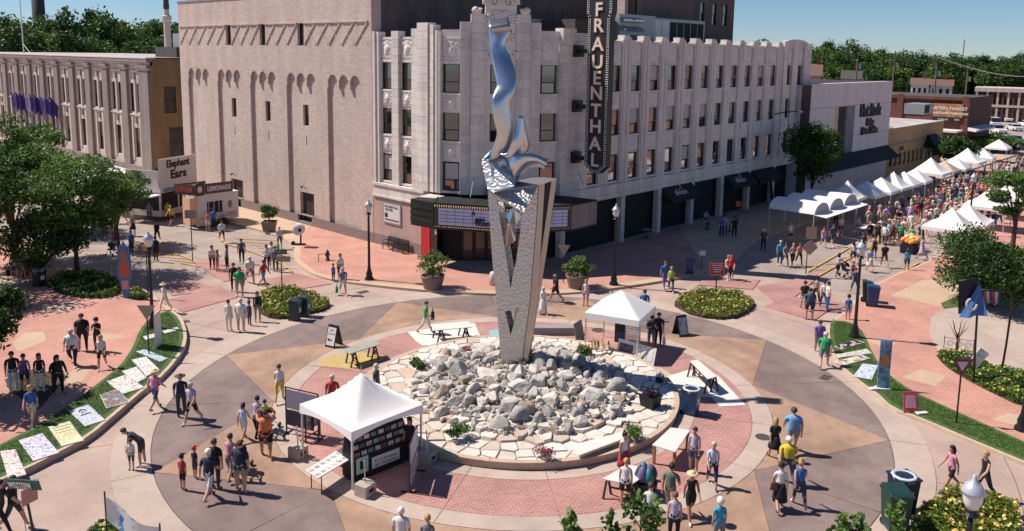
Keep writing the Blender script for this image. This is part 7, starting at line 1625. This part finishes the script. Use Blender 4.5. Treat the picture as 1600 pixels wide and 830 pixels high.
# photo x, photo y of the feet, height, facing (0 away, 90 right, 180 to the viewer), pose, body, top, sleeve, bottom, leg, hair+colour, skin, label [, skirt] [, z]
PEO = [
(114,571,1.78,165,'walk','b','W',1,'N',1,'shortg','p','man in white shirt and dark trousers walking on the left red paving',None,.12),
(130,548,1.82,165,'stand','b','K',1,'K',1,'capK','p','man all in black with a cap behind the white-shirted man',None,.12),
(153,548,1.65,170,'phone','f','K',1,'D',1,'curlyk','p','woman in dark top with folded arms on the left red paving',None,.12),
(160,576,1.64,160,'walk2','f','W',1,'K',0,'longy','p','woman in white tee and black shorts on the left red paving',None,.12),
(22,612,1.75,150,'stand','m','K',1,'I',1,'shortb','t','man in dark shirt at the left of the group under the maple',None,.12),
(40,612,1.66,150,'easy','f','V',0,'K',0,'shortk','t','woman in purple vest in the group under the maple',None,.12),
(64,612,1.68,160,'stand','f','K',1,'W',1,'longb','t','woman in black top and white trousers under the maple',None,.12),
(92,616,1.70,120,'hip','b','K',2,'K',1,'longk','t','broad person in loose black clothes under the maple',None,.12),
(51,664,1.66,170,'walk','f','B',1,'C',0,'shorty','p','person in bright blue top and tan shorts in the maple shade',None,.12),
(23,826,1.76,80,'walk','m','K',1,'D',0,'shortb','p','man in black cut off behind the green street sign',None,0),
(3,832,1.72,80,'walk2','m','D',1,'K',1,'shortk','p','person in black half out of the photo at the bottom left',None,0),
(206,734,1.12,175,'stand','c','W',1,'K',0,'shortb','p','small child in white tee and black shorts held by the hand',None,0),
(223,727,1.70,262,'stoop','f','D',1,'D',0,'shortb','p','adult in dark dress bending down to the small child',None,0),
(243,640,1.74,20,'walk','m','P',1,'J',0,'hath','p','man in pink shirt and straw hat at the edge of the left verge',None,0),
(284,652,1.78,345,'stand','m','N',1,'D',1,'hatb','p','man in navy overalls and brown hat walking away on the mauve slab',None,0),
(301,661,1.72,200,'walk2','m','F',1,'K',0,'shortg','p','man in white and lilac shirt with black shorts next to the man in overalls',None,0),
(286,766,1.25,20,'stand','c','R',1,'K',0,'capK','p','boy in red tee and dark cap at the lower left',None,0),
(305,748,1.15,30,'stand','c','N',1,'D',0,'capR','p','boy in red cap and blue tee at the lower left',None,0),
(327,780,1.76,15,'walk','m','N',1,'W',0,'shortw','p','man in navy polo and white shorts seen from behind',None,0),
(337,764,1.76,10,'stand','m','K',1,'D',1,'shortb','p','man in black tee in front of the man in white shorts',None,0),
(360,750,1.66,10,'push','f','P',1,'E',0,'shortk','p','woman in pink checked shirt pushing a pushchair',None,0),
(377,769,1.80,20,'stand','b','N',1,'H',0,'shortb','p','heavy man in navy polo and khaki shorts from behind',None,0),
(381,688,1.5,10,'walk','f','I',1,'W',0,'ponyk','t','girl with a long ponytail in pale top and white shorts',None,0),
(402,684,1.66,10,'push','f','F',1,'K',1,'shortk','p','woman in patterned top with a pushchair left of the tent',None,0),
(416,714,1.80,350,'raise','b','O',0,'K',0,'shortb','t','man in orange sleeveless shirt carrying a child on his shoulders',None,0),
(437,628,1.66,350,'walk2','f','W',1,'Y',2,'shortb','p','woman in white tee and yellow trousers walking away left of the tent',None,0),
(358,517,1.66,10,'stand','f','Z',2,'Z',1,'shortk','p','elderly person all in cream seen from behind',None,0),
(377,518,1.76,10,'stand','b','W',1,'C',0,'shortg','p','man in white polo and tan shorts next to the person in cream',None,0),
(403,502,1.66,170,'stand','f','K',2,'H',1,'longb','t','woman in dark top and khaki trousers by the left flower bed',None,0),
(390,508,1.3,20,'stand','c','J',1,'D',1,'shortk','t','child in denim blue between the couple and the flower bed',None,0),
(375,463,1.78,170,'easy','b','G',1,'H',0,'shortb','p','man in bright green tee on the left crosswalk',None,0),
(366,455,1.75,170,'stand','m','K',1,'K',1,'shortk','p','man in black just behind the green tee',None,0),
(391,442,1.74,150,'walk','b','W',1,'E',0,'shortg','p','man in white polo and grey shorts on the left street',None,0),
(412,448,1.74,110,'walk2','m','R',1,'S',0,'shortk','t','man in red tee and checked shorts by the left flower bed',None,0),
(332,421,1.64,165,'stand','f','W',0,'K',1,'longk','p','woman in white vest and dark leggings at the left of three talkers',None,0),
(340,424,1.45,90,'phone','f','M',0,'O',0,'longb','p','girl in brown top between two women in the left street',None,0),
(355,421,1.68,270,'stand','f','E',0,'K',1,'longb','p','woman in grey vest and black leggings facing the other talkers',None,0),
(378,411,1.70,170,'stand','m','J',1,'K',1,'shortk','t','man in slate tee standing in the left street',None,0),
(417,420,1.64,180,'phone','f','W',1,'K',1,'longk','p','woman with folded arms and white tee near the green street sign',None,0),
(425,418,1.76,180,'stand','m','W',1,'J',0,'shortb','p','man in white shirt and dark shorts beside the green street sign',None,0),
(431,424,1.70,170,'stand','m','E',1,'D',1,'shortb','p','man in grey hidden behind the green street sign',None,0),
(437,388,1.70,160,'walk','m','F',1,'D',0,'shortg','p','person in pale blue shirt carrying a green bag along the kerb',None,0),
(347,378,1.72,150,'walk','m','I',1,'K',0,'shortk','p','man in pale blue shirt and black shorts near the lemonade trailer',None,0),
(325,361,1.60,0,'stand','f','X',0,'W',0,'shortb','p','person in coral vest at the lemonade counter',None,0),
(334,360,1.80,0,'stand','m','B',1,'N',1,'shortk','p','person in blue ordering at the lemonade counter',None,0),
(258,487,1.70,200,'walk2','f','W',1,'Z',1,'hatC' if 0 else 'hath','p','woman in hat and loose white clothes stepping off the left kerb',None,0),
(268,352,1.72,200,'walk','m','Y',1,'K',0,'shorty','p','person in yellow tee beside the fried dough trailer',None,0),
(263,345,1.70,180,'stand','m','L',1,'R',1,'shortk','p','person in lime top against the fried dough trailer',None,0),
(234,347,1.74,160,'walk','m','E',1,'D',1,'shortb','p','man in grey walking past the fried dough awning',None,0),
(181,349,1.74,170,'walk','m','L',1,'K',0,'shortb','p','person in bright lime tee in the left street',None,0),
(191,347,1.76,10,'walk2','b','K',1,'C',0,'shortk','p','man in black tee and tan shorts next to the lime tee',None,0),
(208,368,1.70,150,'walk','f','E',0,'K',0,'longy','p','woman in grey top and dark skirt striding in the left street','short',0),
(246,378,1.66,170,'walk2','f','K',1,'K',0,'shortk','t','woman in black and white walking towards the crossing',None,0),
(244,408,1.76,10,'stand','m','N',1,'K',0,'shortk','d','man in navy tee in the tree shade behind the notice post',None,0),
(206,398,1.74,20,'stand','m','B',1,'N',1,'shortk','p','person in blue half hidden behind the painted totem',None,0),
(182,393,1.72,170,'stand','m','M',1,'D',0,'shortk','d','man in maroon tee in the shade left of the painted totem',None,0),
(164,372,1.70,150,'easy','m','D',1,'J',1,'shortk','d','man in charcoal tee under the locust trees',None,0),
(178,362,1.70,170,'stand','f','K',1,'K',1,'capw' if 0 else 'capn','p','woman in black with a cap in the left street shade',None,0),
(148,360,1.68,190,'stand','f','F',1,'J',1,'longb','p','woman in pale patterned top under the locust trees',None,0),
(114,378,1.72,180,'stand','m','E',1,'J',1,'shortg','p','man in grey standing in the deep shade of the locust',None,0),
(140,352,1.68,150,'stand','m','M',1,'K',1,'shortk','d','man in maroon farther back under the locust trees',None,0),
(130,340,1.70,10,'walk','f','T',1,'J',0,'longk','p','woman in teal farther up the shaded left street',None,0),
(521,440,1.15,20,'stand','c','B',1,'N',1,'shortb','p','small child in blue by the corner kerb',None,.0),
(536,460,1.74,160,'walk','m','E',1,'W',0,'shortg','p','man in grey shirt and white shorts with a green bag by the corner kerb',None,0),
(532,436,1.66,170,'stand','f','W',1,'K',1,'longb','p','woman in white behind the grey-shirted man on the corner',None,.12),
(665,521,1.78,95,'walk','m','G',1,'W',0,'shortb','p','man in green tee and white shorts with a round black bag',None,0),
(848,491,1.62,160,'walk','f','W',2,'W',0,'shortg','p','woman in long white dress just right of the sculpture','long',0),
(868,472,1.80,260,'walk2','b','K',1,'K',0,'baldk','t','man in black tee and shorts right of the sculpture',None,.0),
(915,478,1.58,190,'stand','f','W',0,'P',0,'longy','p','blond girl in white and pink near the small tent',None,0),
(1048,456,1.66,190,'walk','f','L',1,'D',1,'shorty','p','woman in yellow-green top at the edge of the theatre shade',None,0),
(1038,449,1.74,170,'walk2','m','B',1,'V',1,'shortr','p','person in blue and purple beside the yellow-green top',None,0),
(1006,500,1.72,10,'stand','m','B',1,'K',1,'shortk','p','man in blue shirt behind the small tent roof',None,0),
(1017,546,1.74,180,'phone','m','D',1,'E',0,'shortk','t','man in dark tee looking at prints under the small tent',None,0),
(1028,541,1.74,200,'stand','m','K',1,'K',1,'shortk','t','person in black with a white bag at the small tent',None,0),
(1136,436,1.66,170,'walk','f','W',1,'J',1,'shorty','p','blond person in white beyond the red information sign',None,0),
(1141,438,1.74,200,'walk2','m','R',1,'K',0,'capR','p','man in red shirt beyond the red information sign',None,0),
(1264,499,1.78,5,'stand','b','J',1,'K',0,'shortk','p','man in slate tee and black shorts at the front of the market crosswalk',None,0),
(1256,484,1.76,10,'walk','m','K',1,'W',0,'shortk','p','man in black tee left on the market crosswalk',None,0),
(1274,474,1.70,40,'walk2','f','H',0,'K',1,'bunk','t','woman in olive top and black leggings on the market crosswalk',None,0),
(1286,482,1.72,10,'walk','f','W',1,'J',1,'shortk','p','woman in white beside the yellow shirt on the market crosswalk',None,0),
(1292,486,1.74,90,'stand','m','Z',1,'B',1,'shortk','t','person in pale yellow shirt and blue jeans on the market crosswalk',None,0),
(1324,502,1.5,20,'stand','c','B',1,'H',0,'capK','p','boy in blue tee and khaki shorts by the tip of the right verge',None,.0),
(1335,458,1.66,0,'walk','f','J',1,'J',2,'shortb','p','woman in blue top and denim capris walking into the market',None,0),
(1308,433,1.68,60,'push','f','F',0,'K',0,'longk','t','woman in lilac vest with a pushchair on the yellow hatching',None,0),
(1332,434,1.1,10,'stand','c','R',1,'N',0,'shortb','p','small child in red on the yellow hatching',None,0),
(1332,412,1.66,20,'walk','f','W',0,'K',0,'longk','p','woman in white top and black shorts walking into the market',None,0),
(1342,413,1.76,10,'walk2','b','V',1,'J',0,'shortk','t','man in purple tee and denim shorts walking into the market',None,0),
(1347,400,1.76,0,'stand','m','D',1,'K',1,'capw' if 0 else 'capn','p','man in dark shirt and cap ahead of the purple tee',None,0),
(1358,424,1.70,10,'walk','f','S',1,'Z',0,'shorty','p','woman in light blue top and white skirt in the market street','mid',0),
(1365,405,1.66,180,'stand','f','N',0,'K',0,'bunb','p','woman in navy vest coming out of the market',None,0),
(1381,417,1.76,5,'walk','m','K',1,'M',0,'shortk','t','man in black tee and maroon shorts in the market street',None,0),
(1416,424,1.62,5,'stand','f','T',1,'N',0,'longb','p','woman in teal top and navy shorts by the stuffed toys',None,0),
(1440,405,1.70,330,'walk','f','F',1,'F',0,'shortb','p','woman in pale lilac dress at the edge of the crowd','mid',0),
(1218,414,1.76,170,'stand','m','T',1,'J',1,'capw' if 0 else 'shortg','p','man in teal tee at the left of four walkers out of the shade',None,0),
(1226,416,1.70,175,'walk','f','E',1,'J',1,'shortb','p','woman in grey and blue jeans second of four walkers out of the shade',None,0),
(1238,415,1.66,180,'walk2','f','H',0,'K',2,'longy','p','woman in khaki top third of four walkers out of the shade',None,0),
(1248,414,1.66,180,'walk','f','X',0,'K',1,'longb','p','woman in coral vest and black leggings last of four walkers',None,0),
(1234,380,1.68,185,'stand','f','Z',0,'K',0,'longy','p','blond woman in cream vest at the edge of the theatre shade',None,0),
(1286,386,1.66,190,'walk','f','P',1,'S',0,'shortb','p','woman in pink top and blue shorts before the barrel stalls',None,0),
(1300,384,1.76,170,'walk2','m','J',1,'D',0,'shortb','p','man in blue tee before the barrel stalls',None,0),
(1313,369,1.70,200,'stand','f','Z',1,'D',0,'shorty','p','person in cream tee under the edge of the barrel stalls',None,0),
(1340,364,1.72,200,'sit','f','C',1,'D',0,'longy','p','blond woman seated at a stall table in the market',None,0),
(1357,352,1.74,190,'stand','m','R',1,'C',0,'shortg','p','man in red tee at the end of the barrel stalls',None,0),
(1375,372,1.74,5,'walk','m','W',1,'K',0,'shortk','p','man in white tee and black shorts entering the market',None,0),
(1387,380,1.76,5,'stand','b','I',1,'N',0,'shortb','p','man in pale blue shirt and navy shorts entering the market',None,0),
(1279,552,1.74,10,'walk','m','V',1,'E',0,'shortb','t','man in purple tee ahead of the green shirt by the right verge',None,0),
(1287,574,1.76,20,'walk2','b','G',1,'E',0,'shortg','p','man in bright green tee and grey shorts by the right verge',None,0),
(1209,719,1.66,5,'walk','f','K',1,'K',0,'longy','p','blond woman in black with a striped skirt on the right','short',0),
(1237,708,1.80,5,'walk2','b','S',1,'H',0,'shortb','p','man in blue shirt and khaki shorts on the right',None,0),
(1229,757,1.76,5,'walk','b','Y',1,'J',1,'shortw','p','white-haired man in yellow tee on the right',None,0),
(1217,797,1.66,5,'walk2','f','W',1,'K',0,'shortk','p','woman in white blouse and black skirt with shoulder bag','mid',0),
(1248,793,1.68,5,'walk','f','B',0,'D',2,'buny','p','woman in royal blue vest and grey capris on the right',None,0),
(1484,766,1.66,265,'walk','f','P',0,'K',0,'longk','t','woman in pink patterned vest and black shorts at the far right',None,0),
(1536,778,1.70,260,'walk2','f','K',0,'D',1,'shorty','p','woman in black vest behind the near lamp globe',None,0),
(974,744,1.62,150,'stand','f','W',0,'R',0,'bunk','t','woman in white vest and red skirt at the planter edge','mid',0),
(976,792,1.66,20,'stand','f','W',0,'K',0,'shorty','p','woman in white vest and black shorts at the low folding table',None,0),
(1046,803,1.74,25,'walk','m','U',1,'H',0,'capU' if 0 else 'capK','t','man in olive shirt and cap in front of the cream table',None,0),
(1078,812,1.70,170,'walk2','f','K',0,'K',0,'hath','t','woman in black with straw hat at the right of the shoppers',None,0),
(1083,738,1.68,210,'stand','f','F',1,'J',0,'shortb','t','woman in patterned top leaning at the cream table',None,0),
(1112,760,1.66,190,'walk','f','I',1,'N',2,'shortg','p','woman in pale blue striped top and navy capris at the stall',None,0),
(1014,832,1.66,20,'walk','f','W',2,'J',0,'shortb','p','woman in white shirt behind the leafy sapling',None,0),
(1052,848,1.62,10,'stand','f','F',1,'K',1,'shortr','p','woman in grey tee with crossed straps at the bottom edge',None,0),
(1122,858,1.62,350,'stand','f','T',1,'E',1,'curlyw','p','white-haired woman in turquoise at the bottom edge',None,0),
(627,880,1.70,10,'stand','m','W',1,'D',1,'shortw','p','white-haired person whose head shows at the bottom edge',None,0),
(668,890,1.66,10,'stand','f','E',1,'D',1,'shorty','p','blond person whose head shows right of the white-haired one',None,0),
(520,650,1.72,170,'stand','m','R',1,'D',1,'shortg','p','man in red polo behind the left slope of the peaked tent',None,0),
(588,632,1.76,100,'stand','m','D',1,'K',1,'shortg','p','grey-haired man in dark shirt behind the peaked tent',None,0),
(640,722,1.70,200,'stand','f','K',1,'K',1,'longk','t','dark-haired seller in black in the shade of the peaked tent',None,0),
(606,716,1.70,180,'stand','m','N',1,'K',1,'shortk','p','seller in navy behind the print racks in the peaked tent',None,0),
(22,428,1.68,150,'sit','f','F',1,'Z',0,'longb','t','woman in pale top on the shaded bench',None,.12),
(32,432,1.70,150,'sit','m','H',1,'C',0,'shortk','t','man in khaki on the middle of the shaded bench',None,.12),
(44,438,1.68,150,'sit','f','K',0,'X',0,'shortk','t','woman in black vest with coral shorts on the shaded bench',None,.12),
(958,372,1.70,150,'sit','m','W',1,'B',0,'shortk','t','person in white sitting at the foot of the office column',None,.12),
(969,372,1.72,170,'sit','m','S',1,'K',1,'shortk','t','person in blue sitting next to the office column',None,.12),
(1132,368,1.70,170,'stand','f','F',1,'N',1,'shortk','p','woman in lilac top deep in the theatre shade',None,.12),
(1127,372,1.74,170,'stand','m','B',1,'K',1,'shortb','p','man in blue deep in the theatre shade',None,.12),
(1102,352,1.70,170,'sit','f','F',1,'K',1,'longk','p','woman at an outdoor bar table in the shade',None,.12),
(1192,392,1.70,185,'stand','m','D',1,'K',1,'shortw','p','white-haired man at the shadow edge by the curb',None,0),
(1147,372,1.74,10,'stand','m','K',1,'K',1,'capK','t','person in black deep in the theatre shade near the orange sign',None,.12),
]
CHILD = None
for r in PEO:
    px, py, h, face, pose, body, top, sl_, bot, leg, hair, skin, label, skirt, z = r
    loc = G(px, py, z)
    if pose == 'sit': loc = loc+Vector((0, 0, .02))
    person(loc, h, face, pose, body, top, sl_, bot, leg, hair, skin, label, None, skirt)
b = G(416, 714); person(b+Vector((0,0,1.38)), 1.0, 350, 'sit', 'c', 'L', 1, 'N', 0, 'capn', 'p', 'small child in lime top riding on a man\'s shoulders')
# market crowd
cr = random.Random(21); tops = 'WWWWKNBSTGYROPVEDHCMFIXZJWEKR'; spots = []
def free(x, y, d=.55):
    if any((x-a)**2+(y-b)**2 < d*d for a, b in spots): return False
    spots.append((x, y)); return True
crowd = []; tries = 0
while len(crowd) < 128 and tries < 9000:
    tries += 1; x = 69+44*cr.random()**1.1; y = cr.uniform(20.4, 26.9)
    if x < 76 and y > 24.5: continue
    if free(x, y): crowd.append((x, y))
while len(crowd) < 148 and tries < 14000:
    tries += 1; x = cr.uniform(72, 130); y = cr.choice((cr.uniform(27.5, 29.8), cr.uniform(17.5, 20.0)))
    if free(x, y, .8): crowd.append((x, y))
while len(crowd) < 160 and tries < 20000:
    tries += 1; x = cr.uniform(130, 165); y = cr.uniform(18, 37)
    if free(x, y, 1.): crowd.append((x, y))
for i, (x, y) in enumerate(crowd):
    body = cr.choice('mfmfbfc' if i % 9 == 0 else 'mfmfb'); tp = cr.choice(tops); bt_ = cr.choice('KNJDHCEW'); lg = cr.choice((0, 0, 1, 2)); hr = cr.choice(('shortk', 'shortb', 'longy', 'longb', 'shortg', 'capK', 'capn', 'ponyk', 'hath', 'shorty', 'capR')); kind = hr[:-1]
    where = 'in market crowd' if x < 95 and 20.3 < y < 27 else 'farther back in crowd' if x < 131 and 20.3 < y < 27 else 'by market tents' if x < 131 else 'beyond market tents'
    lab_ = 'person in %s top and %s %s%s %s' % (CNAME[tp], CNAME[bt_], ('shorts', 'trousers', 'capris')[lg], {'cap': ' and cap', 'hat': ' and straw hat', 'long': ' with long hair', 'pony': ' with ponytail'}.get(kind, ''), where)
    person((x, y, -.055), cr.uniform(1.2, 1.35) if body == 'c' else cr.uniform(1.58, 1.84), cr.choice((cr.uniform(-30, 60), cr.uniform(150, 230))), cr.choice(('stand', 'walk', 'walk2', 'easy', 'phone', 'hip', 'carry')), body, tp, cr.choice((0, 1, 1, 1, 2)), bt_, lg, hr, cr.choice('ppptto'), lab_, 'market crowd')
# the farthest part of the crowd, heads only a pixel or two wide, reads as one mass
g = MB(); pal = [sm('p'), cm('W'), cm('K'), cm('J'), cm('R'), cm('S'), cm('E'), cm('O'), cm('H'), cm('P'), hm('k'), hm('y')]
k = 0; tries = 0
while k < 250 and tries < 9000:
    tries += 1; x, y = cr.uniform(84, 148), cr.uniform(19.8, 27.2)
    if not free(x, y, .45): continue
    k += 1; pose = cr.choice(('stand', 'walk', 'easy')); v, f, labels, low, _ = base_body(pose, cr.choice('mf')); a = cr.uniform(0, 6.28); tp, bt2, hh = cr.randrange(1, 10), cr.choice((2, 3, 6, 8)), cr.choice((10, 11, 10)); s_ = cr.uniform(.92, 1.07)
    n0 = len(g.v); g.v += [(x+s_*(p.x*cos(a)-p.y*sin(a)), y+s_*(p.x*sin(a)+p.y*cos(a)), s_*(p.z-low)-.055) for p in v]; zt_h = max(p.z for p in v)-.1
    for q, (l, t) in zip(f, labels): g.f.append(tuple(i+n0 for i in q)); g.m.append(tp if l in ('torso', 'uarm') or (l == 'hip' and t > .5) else bt2 if l in ('hip', 'thigh', 'foot') else hh if l == 'head' and v[q[0]].z > zt_h else 0)
tag(g.build('crowd', pal, smooth=True), 'farthest dense crowd of market visitors between the tents', 'crowd', kind='stuff')
# ------------------------------------------------------------------ things people have with them
M_push = mat('pushchair_fabric', '#23262c', .8, .1, 8)
def pushchair(px, py, face, label, off=.75):
    b = G(px, py); D = VH*cos(radians(face))+VR*sin(radians(face)); t = thing('pushchair', label, 'pushchair', b+D*off, heading(face))
    MB().hexa([(-.2,-.15,.38),(.2,-.15,.38),(.2,.2,.42),(-.2,.2,.42),(-.2,-.18,.45),(.2,-.18,.45),(.2,.2,.5),(-.2,.2,.5)]).build('seat', M_push, t); MB().hexa([(-.2,-.2,.42),(.2,-.2,.42),(.2,-.14,.42),(-.2,-.14,.42),(-.2,-.34,.92),(.2,-.34,.92),(.2,-.28,.92),(-.2,-.28,.92)]).build('backrest', M_push, t)
    g = MB(); n = 6
    for i in range(n+1):
        a = .2+1.5*i/n
        for x in (-.22, .22): g.v.append((x, -.28+.36*sin(a)*1.0, .72+.34*cos(a)))
    g.f = [(2*i, 2*i+1, 2*i+3, 2*i+2) for i in range(n)]; g.m = [0]*n; g.build('hood', M_push, t)
    for s in (-1, 1): MB().tube([(s*.22,.35,.12),(s*.22,-.2,.6),(s*.22,-.48,1.0)], .015, 5).build('side_frame', M_metal, t); MB().tube([(s*.22,-.35,.12),(s*.22,.0,.45)], .015, 5).build('strut', M_metal, t)
    MB().tube([(-.22,-.48,1.0),(.22,-.48,1.0)], .018, 5).build('handle', M_black, t)
    for x in (-.24, .24):
        for y in (.35, -.35): MB().tube([(x-.02,y,.11),(x+.02,y,.11)], .11, 10).build('wheel', M_black, t)
pushchair(360, 750, 10, 'black pushchair ahead of the woman in pink'); pushchair(402, 684, 20, 'black pushchair left of the peaked tent'); pushchair(1308, 433, 70, 'dark pushchair on the yellow hatching in the market street'); pushchair(182, 395, 180, 'dark pushchair in the tree shade of the left street')
def bag(px, py, z, label, m, s=(.32,.2,.4), name='shoulder_bag', dd=0.):
    p = AT(px, py-0, G(px, py)) ; b = G(px, py)+Vector((0,0,z))-VH*dd; t = thing(name, label, 'bag', b, YAW); x, y, h = s
    MB().prism([(-x/2,-y/2),(x/2,-y/2),(x/2,y/2),(-x/2,y/2)], 0, h, top=[(-x*.4,-y*.35),(x*.4,-y*.35),(x*.4,y*.35),(-x*.4,y*.35)]).build('body', m, t, bevel=.03); MB().tube([(-x*.35,0,h),(-x*.2,0,h+.2),(x*.2,0,h+.2),(x*.35,0,h)], .014, 5).build('strap', m, t)
bag(436, 392, .15, 'bright green shopping bag by the kerb walker', cm('G'), (.3,.15,.4), 'shopping_bag', .2); bag(527, 460, .15, 'green shopping bag of the man in grey on the corner', cm('G'), (.3,.15,.4), 'shopping_bag', .1); bag(1206, 797, .75, 'brown shoulder bag of the woman in the white blouse', mat('brown_leather', '#6b4230', .6), (.12,.28,.28), dd=.05); bag(676, 521, .8, 'round black bag carried by the man in green', M_push, (.4,.2,.42), dd=0); bag(1037, 546, .3, 'white carrier bag at the small tent', M_white, (.3,.15,.35), 'shopping_bag')
um = thing('umbrella_bundle', 'bundle of purple and teal umbrellas at the end of the low table', 'umbrellas', G(1008, 775)); MB().lathe([(.34,0),(.42,.55)], n=12).build('crate', M_kbin, um)
for k in range(6): a = k*1.05; MB().lathe([(.02,.0),(.16,.1),(.2,.3),(.12,.5),(.02,.62)], (.2*cos(a), .2*sin(a), .5+.06*(k % 2)), 8).build('folded_umbrella', mat('umbrella_%d' % (k % 3), ['#6a5a82', '#2a7f86', '#2c3145'][k % 3], .6), um, smooth=True)
# outdoor bar tables in the shade
for k, (a, b, l) in enumerate(((1105, 358, 'round bar table in the theatre shade under the first awning'), (1140, 362, 'round bar table in the theatre shade under the second awning'), (1010, 372, 'small round table near the office column'))):
    t = thing('bar_table', l, 'table', G(a, b, .12)); MB().lathe([(.45,.72),(.45,.75)], n=16).build('table_top', M_metal, t); MB().lathe([(.28,0),(.05,.05),(.04,.72)], n=10).build('stem', M_black, t)
ss = thing('small_white_sign', 'small white sign on a stand in the theatre shade', 'sign', G(1096, 424, .0), YAW-pi/2); MB().box(-.02,.02,-.02,.02,0,1.3).build('post', M_black, ss); rect(ss, .45, 1.15, 1.5, M_white)
bin_(1078, 430, 'blue bin in the theatre shade beside the small white sign', M_blue, 1.0, .55)
ty = thing('toy_stall', 'heap of orange stuffed toys on a stall in front of the crowd', 'stall', G(1424, 392)); MB().box(-1.2,1.2,-.5,.5,0,.7).build('table', M_drape, ty)
for k in range(26): MB().lathe([(.04,0),(.2,.08),(.22,.2),(.12,.34),(.03,.36)], (cr.uniform(-1.1,1.1), cr.uniform(-.45,.45), .7+cr.uniform(0,.18)), 7).build('stuffed_toy', mat('toy_%d' % (k % 3), ['#d99a4a', '#c97a3f', '#e0c08a'][k % 3], .9), ty, smooth=True)
st3 = thing('stall_table', 'white stall table in front of the seated blond woman in the market', 'table', G(1352, 366)); MB().box(-1.3,1.3,-.4,.4,.7,.74).build('table_top', M_ttop, st3)
for x in (-1.2, 1.2):
    for y in (-.35, .35): MB().tube([(x,y,0),(x,y,.7)], .02, 5).build('leg', M_metal, st3)
